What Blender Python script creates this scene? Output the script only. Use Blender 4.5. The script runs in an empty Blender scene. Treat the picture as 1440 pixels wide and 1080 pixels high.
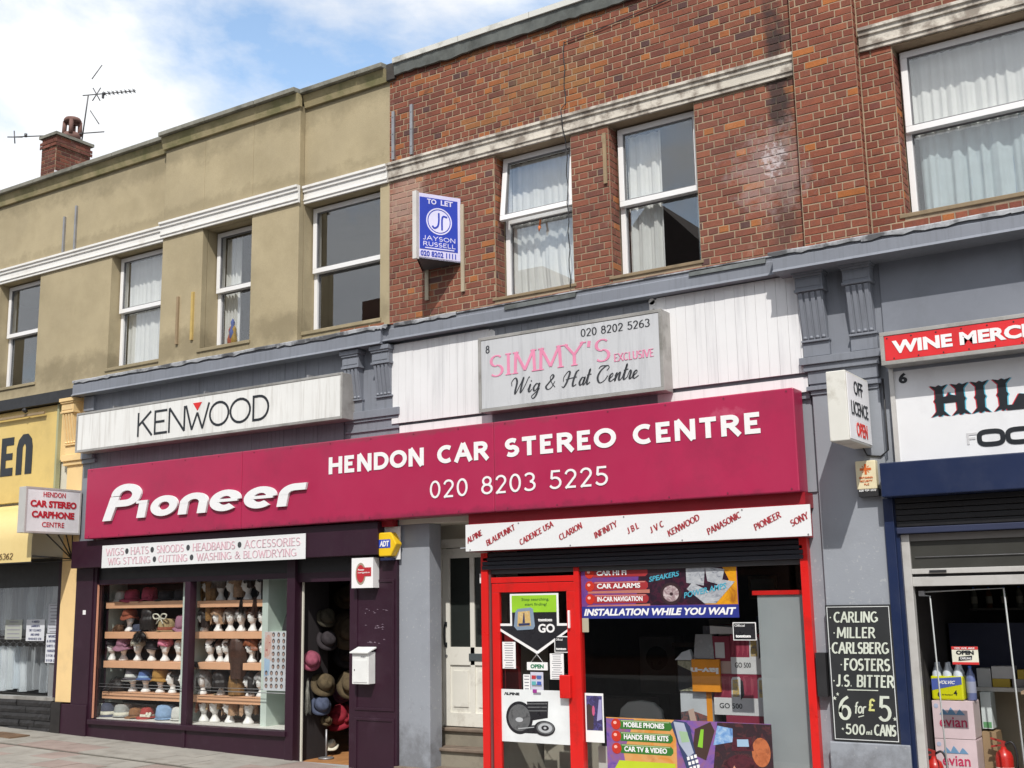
import bpy, math, random
from mathutils import Vector, Matrix, Euler
R = math.radians
sc = bpy.context.scene
COL = sc.collection

# ------------------------------------------------------------------ camera, sky, sun, exposure
cam_d = bpy.data.cameras.new('camera'); cam = bpy.data.objects.new('camera', cam_d); COL.objects.link(cam)
cam_d.sensor_width = 36; cam_d.lens = 40.79; cam_d.clip_start = .1; cam_d.clip_end = 3000
CAM = Vector((0, -10.5, 1.8))
yaw, pitch, roll = R(-32.77), R(10.52), R(-1.04)
fwd = Vector((math.sin(yaw)*math.cos(pitch), math.cos(yaw)*math.cos(pitch), math.sin(pitch)))
rt0 = Vector((math.cos(yaw), -math.sin(yaw), 0)); up0 = rt0.cross(fwd)
rt = rt0*math.cos(roll)+up0*math.sin(roll); up = up0*math.cos(roll)-rt0*math.sin(roll)
M3 = Matrix((rt, up, -fwd)).transposed()
cam.matrix_world = Matrix.Translation(CAM) @ M3.to_4x4()
sc.camera = cam

SUN = Vector((0.50, -1.0, 1.25)).normalized()       # towards the sun
elev = math.asin(SUN.z); azim = math.atan2(SUN.x, SUN.y)
w = bpy.data.worlds.new('World'); sc.world = w; w.use_nodes = True
nt = w.node_tree; nt.nodes.clear()
def N(t, typ, **kw):
    n = t.nodes.new(typ)
    for k, v in kw.items():
        if hasattr(n, k): setattr(n, k, v)
    return n
out = N(nt, 'ShaderNodeOutputWorld'); bg = N(nt, 'ShaderNodeBackground'); bg.inputs[1].default_value = 0.10
sky = N(nt, 'ShaderNodeTexSky', sky_type='NISHITA', sun_disc=False, sun_elevation=elev, sun_rotation=azim, air_density=1.0, dust_density=.6, ozone_density=1.3)
tc = N(nt, 'ShaderNodeTexCoord'); mp = N(nt, 'ShaderNodeMapping'); mp.inputs['Location'].default_value = (2.9, 7.7, .08); mp.inputs['Rotation'].default_value = (0, 0, R(-9)); mp.inputs['Scale'].default_value = (1, 1, 1.7)
cn = N(nt, 'ShaderNodeTexNoise'); cn.inputs['Scale'].default_value = 1.9; cn.inputs['Detail'].default_value = 9; cn.inputs['Roughness'].default_value = .58; cn.inputs['Distortion'].default_value = .25
cr = N(nt, 'ShaderNodeValToRGB'); cr.color_ramp.elements[0].position = .375; cr.color_ramp.elements[1].position = .475
cn2 = N(nt, 'ShaderNodeTexNoise'); cn2.inputs['Scale'].default_value = 3.1; cn2.inputs['Detail'].default_value = 6
cr2 = N(nt, 'ShaderNodeValToRGB'); cr2.color_ramp.elements[0].position = .35; cr2.color_ramp.elements[0].color = (8.8, 9.3, 10.2, 1); cr2.color_ramp.elements[1].position = .6; cr2.color_ramp.elements[1].color = (11.6, 11.8, 12.0, 1)
mx = N(nt, 'ShaderNodeMix', data_type='RGBA'); sg = N(nt, 'ShaderNodeMix', data_type='RGBA', blend_type='MULTIPLY'); sg.inputs[0].default_value = 1
sg.inputs[7].default_value = (3.25, 3.1, 2.8, 1)
L = nt.links.new
L(tc.outputs['Generated'], mp.inputs[0]); L(mp.outputs[0], cn.inputs[0]); L(mp.outputs[0], cn2.inputs[0]); 
sxyz = N(nt, 'ShaderNodeSeparateXYZ'); L(tc.outputs['Generated'], sxyz.inputs[0]); zr = N(nt, 'ShaderNodeMapRange'); zr.inputs[1].default_value = .05; zr.inputs[2].default_value = .40; zr.inputs[3].default_value = .05; zr.inputs[4].default_value = 0
L(sxyz.outputs[2], zr.inputs[0]); cadd = N(nt, 'ShaderNodeMath', operation='ADD'); L(cn.outputs[0], cadd.inputs[0]); L(zr.outputs[0], cadd.inputs[1]); L(cadd.outputs[0], cr.inputs[0]); L(cn2.outputs[0], cr2.inputs[0])
L(sky.outputs[0], sg.inputs[6]); L(sg.outputs[2], mx.inputs[6]); L(cr2.outputs[0], mx.inputs[7]); L(cr.outputs[0], mx.inputs[0]); L(mx.outputs[2], bg.inputs[0]); L(bg.outputs[0], out.inputs[0])

sd = bpy.data.lights.new('sun', 'SUN'); sd.energy = 4.3; sd.angle = R(.5); sd.color = (1, .955, .89)
so = bpy.data.objects.new('sun', sd); COL.objects.link(so); so.rotation_euler = SUN.to_track_quat('Z', 'Y').to_euler(); so.location = (8, -18, 20)
sc.view_settings.view_transform = 'Standard'; sc.view_settings.look = 'None'; sc.view_settings.gamma = 1; sc.view_settings.exposure = -0.1
sc.view_settings.use_curve_mapping = False
sc.render.engine = 'CYCLES'
try: sc.cycles.transparent_max_bounces = 16
except Exception: pass

# ------------------------------------------------------------------ materials
def mat(name, col, rough=.6, var=.12, scale=2.5, bump=.0, bscale=60, metal=0, dirt=None, dirt_amt=.5, streak=False, dscale=1.5, spec=.5, src='const', fine=0, dlo=.5, dhi=.68, fibre=0, stains=()):
    m = bpy.data.materials.new(name); m.use_nodes = True; t = m.node_tree; n = t.nodes; l = t.links.new
    b = n['Principled BSDF']; b.inputs['Roughness'].default_value = rough; b.inputs['Metallic'].default_value = metal
    b.inputs['Specular IOR Level'].default_value = spec
    g = N(t, 'ShaderNodeNewGeometry')
    if src == 'obj': s = N(t, 'ShaderNodeObjectInfo').outputs['Color']
    elif src == 'attr':
        a = N(t, 'ShaderNodeAttribute'); a.attribute_name = 'tint'; s = a.outputs['Color']
    else:
        c = N(t, 'ShaderNodeRGB'); c.outputs[0].default_value = (*col, 1); s = c.outputs[0]
    def mul(s, fac):
        x = N(t, 'ShaderNodeMix', data_type='RGBA', blend_type='MULTIPLY'); x.inputs[0].default_value = 1
        l(s, x.inputs[6]); l(fac, x.inputs[7]); return x.outputs[2]
    def noise(sc_, detail=5, vec=None, rough_=.6):
        q = N(t, 'ShaderNodeTexNoise'); q.inputs['Scale'].default_value = sc_; q.inputs['Detail'].default_value = detail; q.inputs['Roughness'].default_value = rough_
        l(vec or g.outputs['Position'], q.inputs['Vector']); return q.outputs[0]
    def rng(v, a, b_, c=0., d=1.):
        q = N(t, 'ShaderNodeMapRange'); q.inputs[1].default_value = a; q.inputs[2].default_value = b_; q.inputs[3].default_value = c; q.inputs[4].default_value = d
        l(v, q.inputs[0]); return q.outputs[0]
    if var: s = mul(s, rng(noise(scale), .3, .7, 1-var, 1+var))
    if fine: s = mul(s, rng(noise(bscale*.7, 3), .3, .7, 1-fine, 1+fine))
    if dirt is not None:
        v = None
        if streak:
            mm = N(t, 'ShaderNodeMapping'); mm.inputs['Scale'].default_value = (9, 9, .55); l(g.outputs['Position'], mm.inputs[0]); v = mm.outputs[0]
        f = rng(noise(dscale, 7, v, .65), dlo, dhi, 0, dirt_amt)
        x = N(t, 'ShaderNodeMix', data_type='RGBA'); x.inputs[7].default_value = (*dirt, 1); l(f, x.inputs[0]); l(s, x.inputs[6]); s = x.outputs[2]
    for (cx, cz, rx, rz, sc_, sdet, scol, samt, lo, hi) in stains:
        mm = N(t, 'ShaderNodeMapping', vector_type='TEXTURE'); mm.inputs['Location'].default_value = (cx, 0, cz); mm.inputs['Scale'].default_value = (rx, 1e4, rz); l(g.outputs['Position'], mm.inputs[0])
        ln = N(t, 'ShaderNodeVectorMath', operation='LENGTH'); l(mm.outputs[0], ln.inputs[0])
        fo = rng(ln.outputs['Value'], .25, 1.0, .42, 0); no = noise(sc_, sdet, None, .7)
        ad = N(t, 'ShaderNodeMath', operation='ADD'); l(fo, ad.inputs[0]); l(no, ad.inputs[1]); f = rng(ad.outputs[0], lo, hi, 0, samt)
        x = N(t, 'ShaderNodeMix', data_type='RGBA'); x.inputs[7].default_value = (*scol, 1); l(f, x.inputs[0]); l(s, x.inputs[6]); s = x.outputs[2]
    l(s, b.inputs['Base Color'])
    rr = rng(noise(scale*3), .3, .7, max(0, rough-.07), min(1, rough+.07)); l(rr, b.inputs['Roughness'])
    if bump:
        v = None
        if fibre:
            mm = N(t, 'ShaderNodeMapping'); mm.inputs['Scale'].default_value = (1, 1, fibre); l(g.outputs['Position'], mm.inputs[0]); v = mm.outputs[0]
        bp = N(t, 'ShaderNodeBump'); bp.inputs['Strength'].default_value = min(1, bump); bp.inputs['Distance'].default_value = .006
        l(noise(bscale, 4, v), bp.inputs['Height']); l(bp.outputs[0], b.inputs['Normal'])
    return m
def glassmat(name, tint=(1, 1, 1), f0=.06, top=.9, rough=.0):
    """thin clear pane: Schlick reflection over transparency, the same from both sides"""
    m = bpy.data.materials.new(name); m.use_nodes = True; t = m.node_tree; t.nodes.clear(); l = t.links.new
    o = N(t, 'ShaderNodeOutputMaterial'); tr = N(t, 'ShaderNodeBsdfTransparent'); tr.inputs[0].default_value = (*tint, 1)
    gl = N(t, 'ShaderNodeBsdfGlossy'); gl.inputs['Roughness'].default_value = rough
    lw = N(t, 'ShaderNodeLayerWeight'); lw.inputs[0].default_value = .5
    pw = N(t, 'ShaderNodeMath', operation='POWER'); l(lw.outputs['Facing'], pw.inputs[0]); pw.inputs[1].default_value = 4
    mr = N(t, 'ShaderNodeMapRange'); mr.inputs[3].default_value = f0; mr.inputs[4].default_value = top; l(pw.outputs[0], mr.inputs[0])
    g = N(t, 'ShaderNodeNewGeometry'); q = N(t, 'ShaderNodeTexNoise'); q.inputs['Scale'].default_value = 1.3; q.inputs['Detail'].default_value = 1; l(g.outputs['Position'], q.inputs['Vector'])
    bp = N(t, 'ShaderNodeBump'); bp.inputs['Strength'].default_value = .03; bp.inputs['Distance'].default_value = .01; l(q.outputs[0], bp.inputs['Height']); l(bp.outputs[0], gl.inputs['Normal'])
    x = N(t, 'ShaderNodeMixShader'); l(mr.outputs[0], x.inputs[0]); l(tr.outputs[0], x.inputs[1]); l(gl.outputs[0], x.inputs[2]); l(x.outputs[0], o.inputs[0])
    return m
MT = {}
def PH(name, cols, scale=9, stretch=(1, 1, 1)):      # mottled printed picture of several inks
    if name in MT: return MT[name]
    m = mat(name, cols[0], .35, 0); t = m.node_tree; l = t.links.new; b = t.nodes['Principled BSDF']; g = N(t, 'ShaderNodeNewGeometry')
    mm = N(t, 'ShaderNodeMapping'); mm.inputs['Scale'].default_value = stretch; l(g.outputs['Position'], mm.inputs[0])
    q = N(t, 'ShaderNodeTexNoise'); q.inputs['Scale'].default_value = scale; q.inputs['Detail'].default_value = 6; q.inputs['Roughness'].default_value = .62; q.inputs['Distortion'].default_value = 1.2; l(mm.outputs[0], q.inputs['Vector'])
    r_ = N(t, 'ShaderNodeValToRGB'); e = r_.color_ramp.elements; k = len(cols)
    for i, c_ in enumerate(cols):
        el = e[i] if i < 2 else e.new(.5)
        el.position = .30+.40*i/(k-1)
    for i, el in enumerate(sorted(e, key=lambda z: z.position)): el.color = (*cols[i], 1)
    l(q.outputs[0], r_.inputs[0]); l(r_.outputs[0], b.inputs['Base Color']); MT[name] = m; return m
def P(name, col, **k):                       # plain coloured material, cached
    if name not in MT: MT[name] = mat(name, col, **k)
    return MT[name]
stucco = mat('stucco', (.395, .33, .208), .92, .13, .9, .5, 90, dirt=(.22, .18, .10), dirt_amt=.4, dscale=1.3, dlo=.46, dhi=.74, fine=.05, stains=[(-12, 8.1, 9, .45, 3.5, 7, (.14, .12, .07), .42, .62, .9), (-12, 7.1, 9, .25, 5, 7, (.17, .14, .08), .35, .68, .9), (-13, 5.2, 9, .4, 3, 7, (.16, .13, .075), .5, .64, .9)])
stucco_green = mat('stucco_algae', (.34, .285, .16), .92, .15, 1.5, .5, 90, dirt=(.13, .135, .05), dirt_amt=.7, dscale=2.2, dlo=.42, dhi=.6)
coping_m = mat('coping_stone', (.22, .215, .18), .9, .2, 4, .5, 70, dirt=(.06, .06, .045), dirt_amt=.7, dscale=3)
STAINS = [(-3.58, 6.9, .22, 1.6, 3.6, 6, (.03, .022, .022), .85, .66, .90), (-3.58, 5.4, .22, .9, 4, 6, (.06, .035, .03), .5, .66, .92), (-3.7, 8.2, .34, .35, 2.5, 5, (.03, .024, .022), .7, .62, .85), (-3.66, 6.0, .30, .42, 17, 7, (.60, .54, .55), .8, .84, .95), (-3.7, 5.9, .7, .8, 7, 6, (.42, .34, .33), .35, .70, .90),
          (-8.2, 6.5, .55, .6, 3, 5, (.50, .36, .29), .45, .62, .86), (-6.0, 8.26, 3.2, .20, 2.5, 6, (.035, .03, .028), .75, .62, .85), (-6.3, 7.5, 1.3, .6, 3.5, 6, (.36, .22, .08), .18, .70, .92)]
mortar = mat('mortar', (.34, .26, .175), .95, .22, 1.4, .6, 150, stains=STAINS, dirt=(.10, .075, .06), dirt_amt=.75, dscale=.8, dlo=.5, dhi=.7)
brick_o = mat('brick_single', (1, 1, 1), .88, .10, 9, .6, 160, src='obj', fine=.16, stains=STAINS, dirt=(.07, .05, .045), dirt_amt=.25, dscale=7, dlo=.5)
brick_a = mat('brick_mass', (1, 1, 1), .88, .10, 9, .6, 160, src='attr', fine=.16, stains=STAINS, dirt=(.07, .05, .045), dirt_amt=.25, dscale=7, dlo=.5)
stone_dirty = mat('stone_band_dirty', (.58, .54, .47), .85, .16, 2, .5, 60, dirt=(.20, .165, .135), dirt_amt=.85, dscale=5, dlo=.46, dhi=.60)
stone_clean = mat('stone_band_painted', (.76, .75, .72), .7, .04, 2, .1, 60, dirt=(.38, .34, .28), dirt_amt=.4, dscale=4, dlo=.52, dhi=.72)
upvc = mat('white_upvc', (.80, .80, .80), .35, .02, 2)
upvc_d = mat('grey_seal', (.16, .16, .17), .6, .1, 5)
glass_up = glassmat('window_glass', (.94, .95, .95), .13)
glass_shop = glassmat('shop_glass', (.97, .98, .98), .035)
grey = mat('grey_paint', (.20, .215, .25), .55, .09, 1.4, .1, 40, dirt=(.085, .09, .10), dirt_amt=.4, dscale=2.5, streak=True, dlo=.5, dhi=.75)
grey_pil = mat('grey_masonry_paint', (.27, .29, .325), .6, .06, 1.1, .2, 60, dirt=(.15, .16, .18), dirt_amt=.35, dscale=1.6, dlo=.52, dhi=.75, stains=[(-6, -.1, 30, 1.0, 5, 7, (.09, .09, .095), .55, .70, .95), (-6, 1.4, 30, 3, 26, 4, (.42, .43, .44), .6, 1.02, 1.08)])
lead = mat('lead_flashing', (.40, .41, .43), .5, .25, 5, .3, 30, metal=.2, dirt=(.07, .07, .075), dirt_amt=.9, dscale=3.2, dlo=.45, dhi=.58)
lead_d = mat('lead_dark', (.12, .13, .13), .6, .3, 4, .3, 30, metal=.1, dirt=(.05, .055, .05), dirt_amt=.7, dscale=3)
white_board = mat('white_board_paint', (.74, .74, .75), .5, .04, 1.4, .1, 40, dirt=(.40, .40, .42), dirt_amt=.4, dscale=1.3, streak=True, dlo=.50, dhi=.72)
pink = mat('crimson_panel', (.385, .020, .075), .36, .07, .8, .4, 2.2, dirt=(.26, .02, .06), dirt_amt=.55, dscale=1.6, stains=[(-8.5, 2.70, 7, .14, 5, 7, (.14, .02, .045), .55, .68, .95), (-8.5, 3.68, 6, .10, 6, 7, (.20, .05, .07), .5, .70, .95), (-4.2, 3.5, .5, .14, 9, 6, (.55, .12, .20), .4, .8, .95)])
white = mat('white_letter', (.80, .80, .80), .4, .02, 2)
letter_w = mat('raised_letter', (.78, .79, .80), .3, .02, 2)
box_w = mat('lightbox_face', (.74, .74, .72), .4, .04, 2, dirt=(.36, .33, .29), dirt_amt=.55, streak=True, dscale=1.6, dlo=.50, dhi=.74)
box_g = mat('lightbox_face_grey', (.54, .55, .57), .4, .05, 2, dirt=(.30, .31, .33), dirt_amt=.6, streak=True, dscale=1.6, dlo=.48, dhi=.74)
alu = mat('aluminium', (.40, .39, .37), .42, .12, 4, .05, 80, metal=.35, dirt=(.14, .13, .11), dirt_amt=.6, dscale=3)
alu_l = mat('aluminium_light', (.55, .54, .52), .4, .08, 3, metal=.2, dirt=(.2, .18, .15), dirt_amt=.4, dscale=3)
black = mat('black', (.012, .012, .014), .45, .1, 3)
ink = mat('black_letter', (.014, .017, .022), .4, .0, 3)
grey_sheet = mat('grey_sheet', (.185, .20, .235), .45, .10, 1.2, 1.0, 1.7, dirt=(.13, .14, .16), dirt_amt=.5, dscale=1.5)
purple = mat('aubergine_paint', (.024, .0045, .015), .5, .12, 1.6, .05, 30, dirt=(.06, .03, .05), dirt_amt=.35, dscale=5, dlo=.58, dhi=.75)
red = mat('red_paint', (.62, .014, .012), .32, .06, 1.5, dirt=(.25, .02, .015), dirt_amt=.35, dscale=4, dlo=.55)
red_d = mat('dark_red_paint', (.30, .01, .02), .4, .1, 2)
navy = mat('navy_metal', (.009, .019, .062), .38, .1, 1.2, .03, 20, dirt=(.03, .04, .08), dirt_amt=.4, dscale=3)
yellow = mat('yellow_panel', (.66, .49, .17), .5, .06, 1.2, .05, 30, dirt=(.45, .33, .12), dirt_amt=.5, dscale=1.5)
cream_pil = mat('cream_masonry_paint', (.78, .56, .27), .65, .06, 1.5, .2, 50, dirt=(.5, .36, .2), dirt_amt=.5, dscale=2)
mint = mat('mint_panel', (.56, .64, .58), .5, .04, 2)
peach = mat('peach_shelf', (.78, .43, .25), .5, .05, 3)
white_door = mat('cream_door_paint', (.70, .69, .63), .5, .05, 2, .1, 40, dirt=(.35, .32, .27), dirt_amt=.5, dscale=3.5, dlo=.55)
cream_wall = mat('cream_plaster', (.62, .60, .52), .8, .08, 1.5, .1, 50)
concrete = mat('step_concrete', (.26, .235, .185), .9, .2, 3, .4, 90, dirt=(.09, .08, .065), dirt_amt=.7, dscale=3)
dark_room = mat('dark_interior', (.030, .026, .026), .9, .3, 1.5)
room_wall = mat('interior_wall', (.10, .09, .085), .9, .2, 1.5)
floor_wood = mat('orange_wood_floor', (.42, .20, .075), .5, .2, 6, .1, 40)
curtain_m = mat('net_curtain', (.82, .82, .80), .85, .05, 6)
curtain_b = mat('blue_grey_curtain', (.50, .58, .60), .85, .08, 6, dirt=(.12, .22, .42), dirt_amt=.8, dscale=2.2, streak=True, dlo=.62, dhi=.7)
head_w = mat('mannequin_white', (.80, .79, .77), .45, .02, 4)
asphalt = mat('asphalt', (.05, .05, .052), .9, .2, 2, .5, 200)
steel = mat('galvanised_steel', (.33, .33, .34), .45, .15, 8, metal=.6)
timber = mat('weathered_timber', (.30, .22, .13), .85, .2, 8, .4, 60, dirt=(.12, .09, .06), dirt_amt=.6, dscale=4)
timber_y = mat('ochre_timber', (.50, .36, .12), .85, .2, 8, .4, 60, dirt=(.3, .18, .08), dirt_amt=.6, dscale=4)
roof_tile = mat('roof_tile', (.055, .04, .035), .9, .3, 5, .5, 60)
darkstone = mat('black_stone_cladding', (.022, .021, .022), .7, .3, 9, .8, 45)
rubber = mat('dark_plastic', (.02, .02, .022), .5, .1, 4)

# ------------------------------------------------------------------ mesh helpers
class F:
    def __init__(s, o, u, v, n): s.o = Vector(o); s.u = Vector(u).normalized(); s.v = Vector(v).normalized(); s.n = Vector(n).normalized()
    def __call__(s, x, y, d=0): return s.o+s.u*x+s.v*y+s.n*d
def FY(y): return F((0, y, 0), (1, 0, 0), (0, 0, 1), (0, -1, 0))
def FX(x, y=0, z=0): return F((x, y, z), (0, 1, 0), (0, 0, 1), (1, 0, 0))
LOC = {}
class MB:
    def __init__(s): s.v = []; s.f = []; s.mi = []; s.sm = []; s.col = []
    def add(s, vs, fs, m=0, smooth=False, col=None):
        b = len(s.v); s.v += [Vector(q) for q in vs]
        for f in fs:
            s.f.append([b+i for i in f]); s.mi.append(m); s.sm.append(smooth); s.col.append(col)
        return s
    def hexa(s, p, m=0, col=None):       # 8 corners: 0-3 front loop, 4-7 back loop
        return s.add(p, [(0, 1, 2, 3), (7, 6, 5, 4), (0, 4, 5, 1), (1, 5, 6, 2), (2, 6, 7, 3), (3, 7, 4, 0)], m, col=col)
    def box(s, x0, x1, y0, y1, z0, z1, m=0, col=None):
        x0, x1 = sorted((x0, x1)); y0, y1 = sorted((y0, y1)); z0, z1 = sorted((z0, z1))
        return s.hexa([(x0, y0, z0), (x1, y0, z0), (x1, y0, z1), (x0, y0, z1), (x0, y1, z0), (x1, y1, z0), (x1, y1, z1), (x0, y1, z1)], m, col)
    def fbox(s, fr, x0, x1, y0, y1, d0, d1, m=0):   # d1 = front distance along the normal, d0 = back
        return s.hexa([fr(x0, y0, d1), fr(x1, y0, d1), fr(x1, y1, d1), fr(x0, y1, d1), fr(x0, y0, d0), fr(x1, y0, d0), fr(x1, y1, d0), fr(x0, y1, d0)], m)
    def poly(s, fr, pts, d0=0, d1=.002, m=0):        # slab with outline pts (any winding), front at d1
        ar = sum(pts[i-1][0]*pts[i][1]-pts[i][0]*pts[i-1][1] for i in range(len(pts)))
        if ar < 0: pts = pts[::-1]
        k = len(pts); vs = [fr(x, y, d1) for x, y in pts]+[fr(x, y, d0) for x, y in pts]
        fs = [tuple(range(k))]+[(i, i+k, (i+1) % k+k, (i+1) % k) for i in range(k)]
        return s.add(vs, fs, m)
    def ell(s, fr, cx, cy, rx, ry, d0=0, d1=.002, m=0, n=24, rot=0):
        c, q = math.cos(rot), math.sin(rot)
        return s.poly(fr, [(cx+rx*math.cos(a)*c-ry*math.sin(a)*q, cy+rx*math.cos(a)*q+ry*math.sin(a)*c) for a in [2*math.pi*i/n for i in range(n)]], d0, d1, m)
    def tube(s, pts, r, n=8, m=0, r2=None):
        pts = [Vector(p) for p in pts]; rings = []; vs = []
        for i, p in enumerate(pts):
            d = (pts[min(i+1, len(pts)-1)]-pts[max(i-1, 0)]).normalized()
            a = d.orthogonal().normalized() if i == 0 else (a-d*a.dot(d)).normalized()
            b = d.cross(a); rr = r if r2 is None else r+(r2-r)*i/(len(pts)-1)
            vs += [p+a*rr*math.cos(2*math.pi*j/n)+b*rr*math.sin(2*math.pi*j/n) for j in range(n)]
        fs = [(i*n+j, i*n+(j+1) % n, (i+1)*n+(j+1) % n, (i+1)*n+j) for i in range(len(pts)-1) for j in range(n)]
        fs += [tuple(range(n))[::-1], tuple((len(pts)-1)*n+j for j in range(n))]
        return s.add(vs, fs, m, True)
    def lathe(s, c, prof, n=20, m=0, sx=1, sy=1, warp=None, smooth=True, cap=True):
        c = Vector(c); vs = []
        for i, (r, z) in enumerate(prof):
            for j in range(n):
                a = 2*math.pi*j/n; p = Vector((r*sx*math.cos(a), r*sy*math.sin(a), z))
                if warp: p = warp(p, a, i)
                vs.append(c+p)
        fs = [(i*n+j, i*n+(j+1) % n, (i+1)*n+(j+1) % n, (i+1)*n+j) for i in range(len(prof)-1) for j in range(n)]
        if cap: fs += [tuple(range(n))[::-1], tuple((len(prof)-1)*n+j for j in range(n))]
        return s.add(vs, fs, m, smooth)
    def build(s, name, mats, parent=None, label=None, cat=None, group=None, kind=None, bevel=0, loc=None, local=False):
        if not isinstance(mats, (list, tuple)): mats = [mats]
        me = bpy.data.meshes.new(name)
        if local: L0 = Vector((0, 0, 0))
        elif parent is not None: L0 = LOC.get(parent.name, Vector((0, 0, 0)))
        else:
            xs = [q.x for q in s.v]; ys = [q.y for q in s.v]; zs = [q.z for q in s.v]
            L0 = Vector(((min(xs)+max(xs))/2, (min(ys)+max(ys))/2, min(zs)))
        me.from_pydata([tuple(q-L0) for q in s.v], [], s.f)
        for m in mats: me.materials.append(m)
        me.polygons.foreach_set('material_index', s.mi); me.polygons.foreach_set('use_smooth', s.sm)
        if any(c is not None for c in s.col):
            at = me.color_attributes.new('tint', 'FLOAT_COLOR', 'CORNER'); buf = []
            for p, c in zip(me.polygons, s.col):
                buf += list((*(c or (.2, .07, .05)), 1))*p.loop_total
            at.data.foreach_set('color', buf)
        me.update()
        o = bpy.data.objects.new(name, me); COL.objects.link(o)
        if parent is not None: o.parent = parent
        else: o.location = L0 if loc is None else loc
        LOC[o.name] = L0 if not local else Vector((0, 0, 0))
        if bevel:
            b = o.modifiers.new('bevel', 'BEVEL'); b.width = bevel; b.segments = 2; b.limit_method = 'ANGLE'; b.angle_limit = R(40)
        tag(o, label, cat, group, kind); return o
def build_words(mb, name, m, parent, gap=.03):
    """one object for each cluster of touching or close pieces (a word, a letter)"""
    isl, n = [], 0; par = {}
    def find(i):
        while par.setdefault(i, i) != i: i = par[i]
        return i
    for f in mb.f:
        for q in f[1:]: par[find(q)] = find(f[0])
    gr = {}
    for k, f in enumerate(mb.f): gr.setdefault(find(f[0]), []).append(k)
    bs = []
    for ks in gr.values():
        vs = [mb.v[i] for k in ks for i in mb.f[k]]
        bs.append([ks, [min(v[i] for v in vs) for i in range(3)], [max(v[i] for v in vs) for i in range(3)]])
    ch_ = True
    while ch_:
        ch_ = False; out_ = []
        for b_ in bs:
            for o in out_:
                if all(b_[1][i] < o[2][i]+(gap if i < 2 else .004) and o[1][i] < b_[2][i]+(gap if i < 2 else .004) for i in range(3)):
                    o[0] += b_[0]; o[1] = [min(p, q) for p, q in zip(o[1], b_[1])]; o[2] = [max(p, q) for p, q in zip(o[2], b_[2])]; ch_ = True; break
            else: out_.append(b_)
        bs = out_
    for ks, _, _ in sorted(bs, key=lambda b_: b_[1][0]):
        s = MB()
        for k in ks: s.add([mb.v[i] for i in mb.f[k]], [tuple(range(len(mb.f[k])))], mb.mi[k])
        s.build(name, m, parent)
def tag(o, label=None, cat=None, group=None, kind=None):
    for k, v in (('label', label), ('category', cat), ('group', group), ('kind', kind)):
        if v: o[k] = v
    return o
def thing(name, loc, label, cat, group=None, kind=None):
    o = bpy.data.objects.new(name, None); COL.objects.link(o); o.location = loc; o.empty_display_size = .1
    LOC[o.name] = Vector(loc); return tag(o, label, cat, group, kind)
def bx(name, m, parent, x0, x1, y0, y1, z0, z1, bevel=0, **k):
    return MB().box(x0, x1, y0, y1, z0, z1).build(name, m, parent, bevel=bevel, **k)

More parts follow.
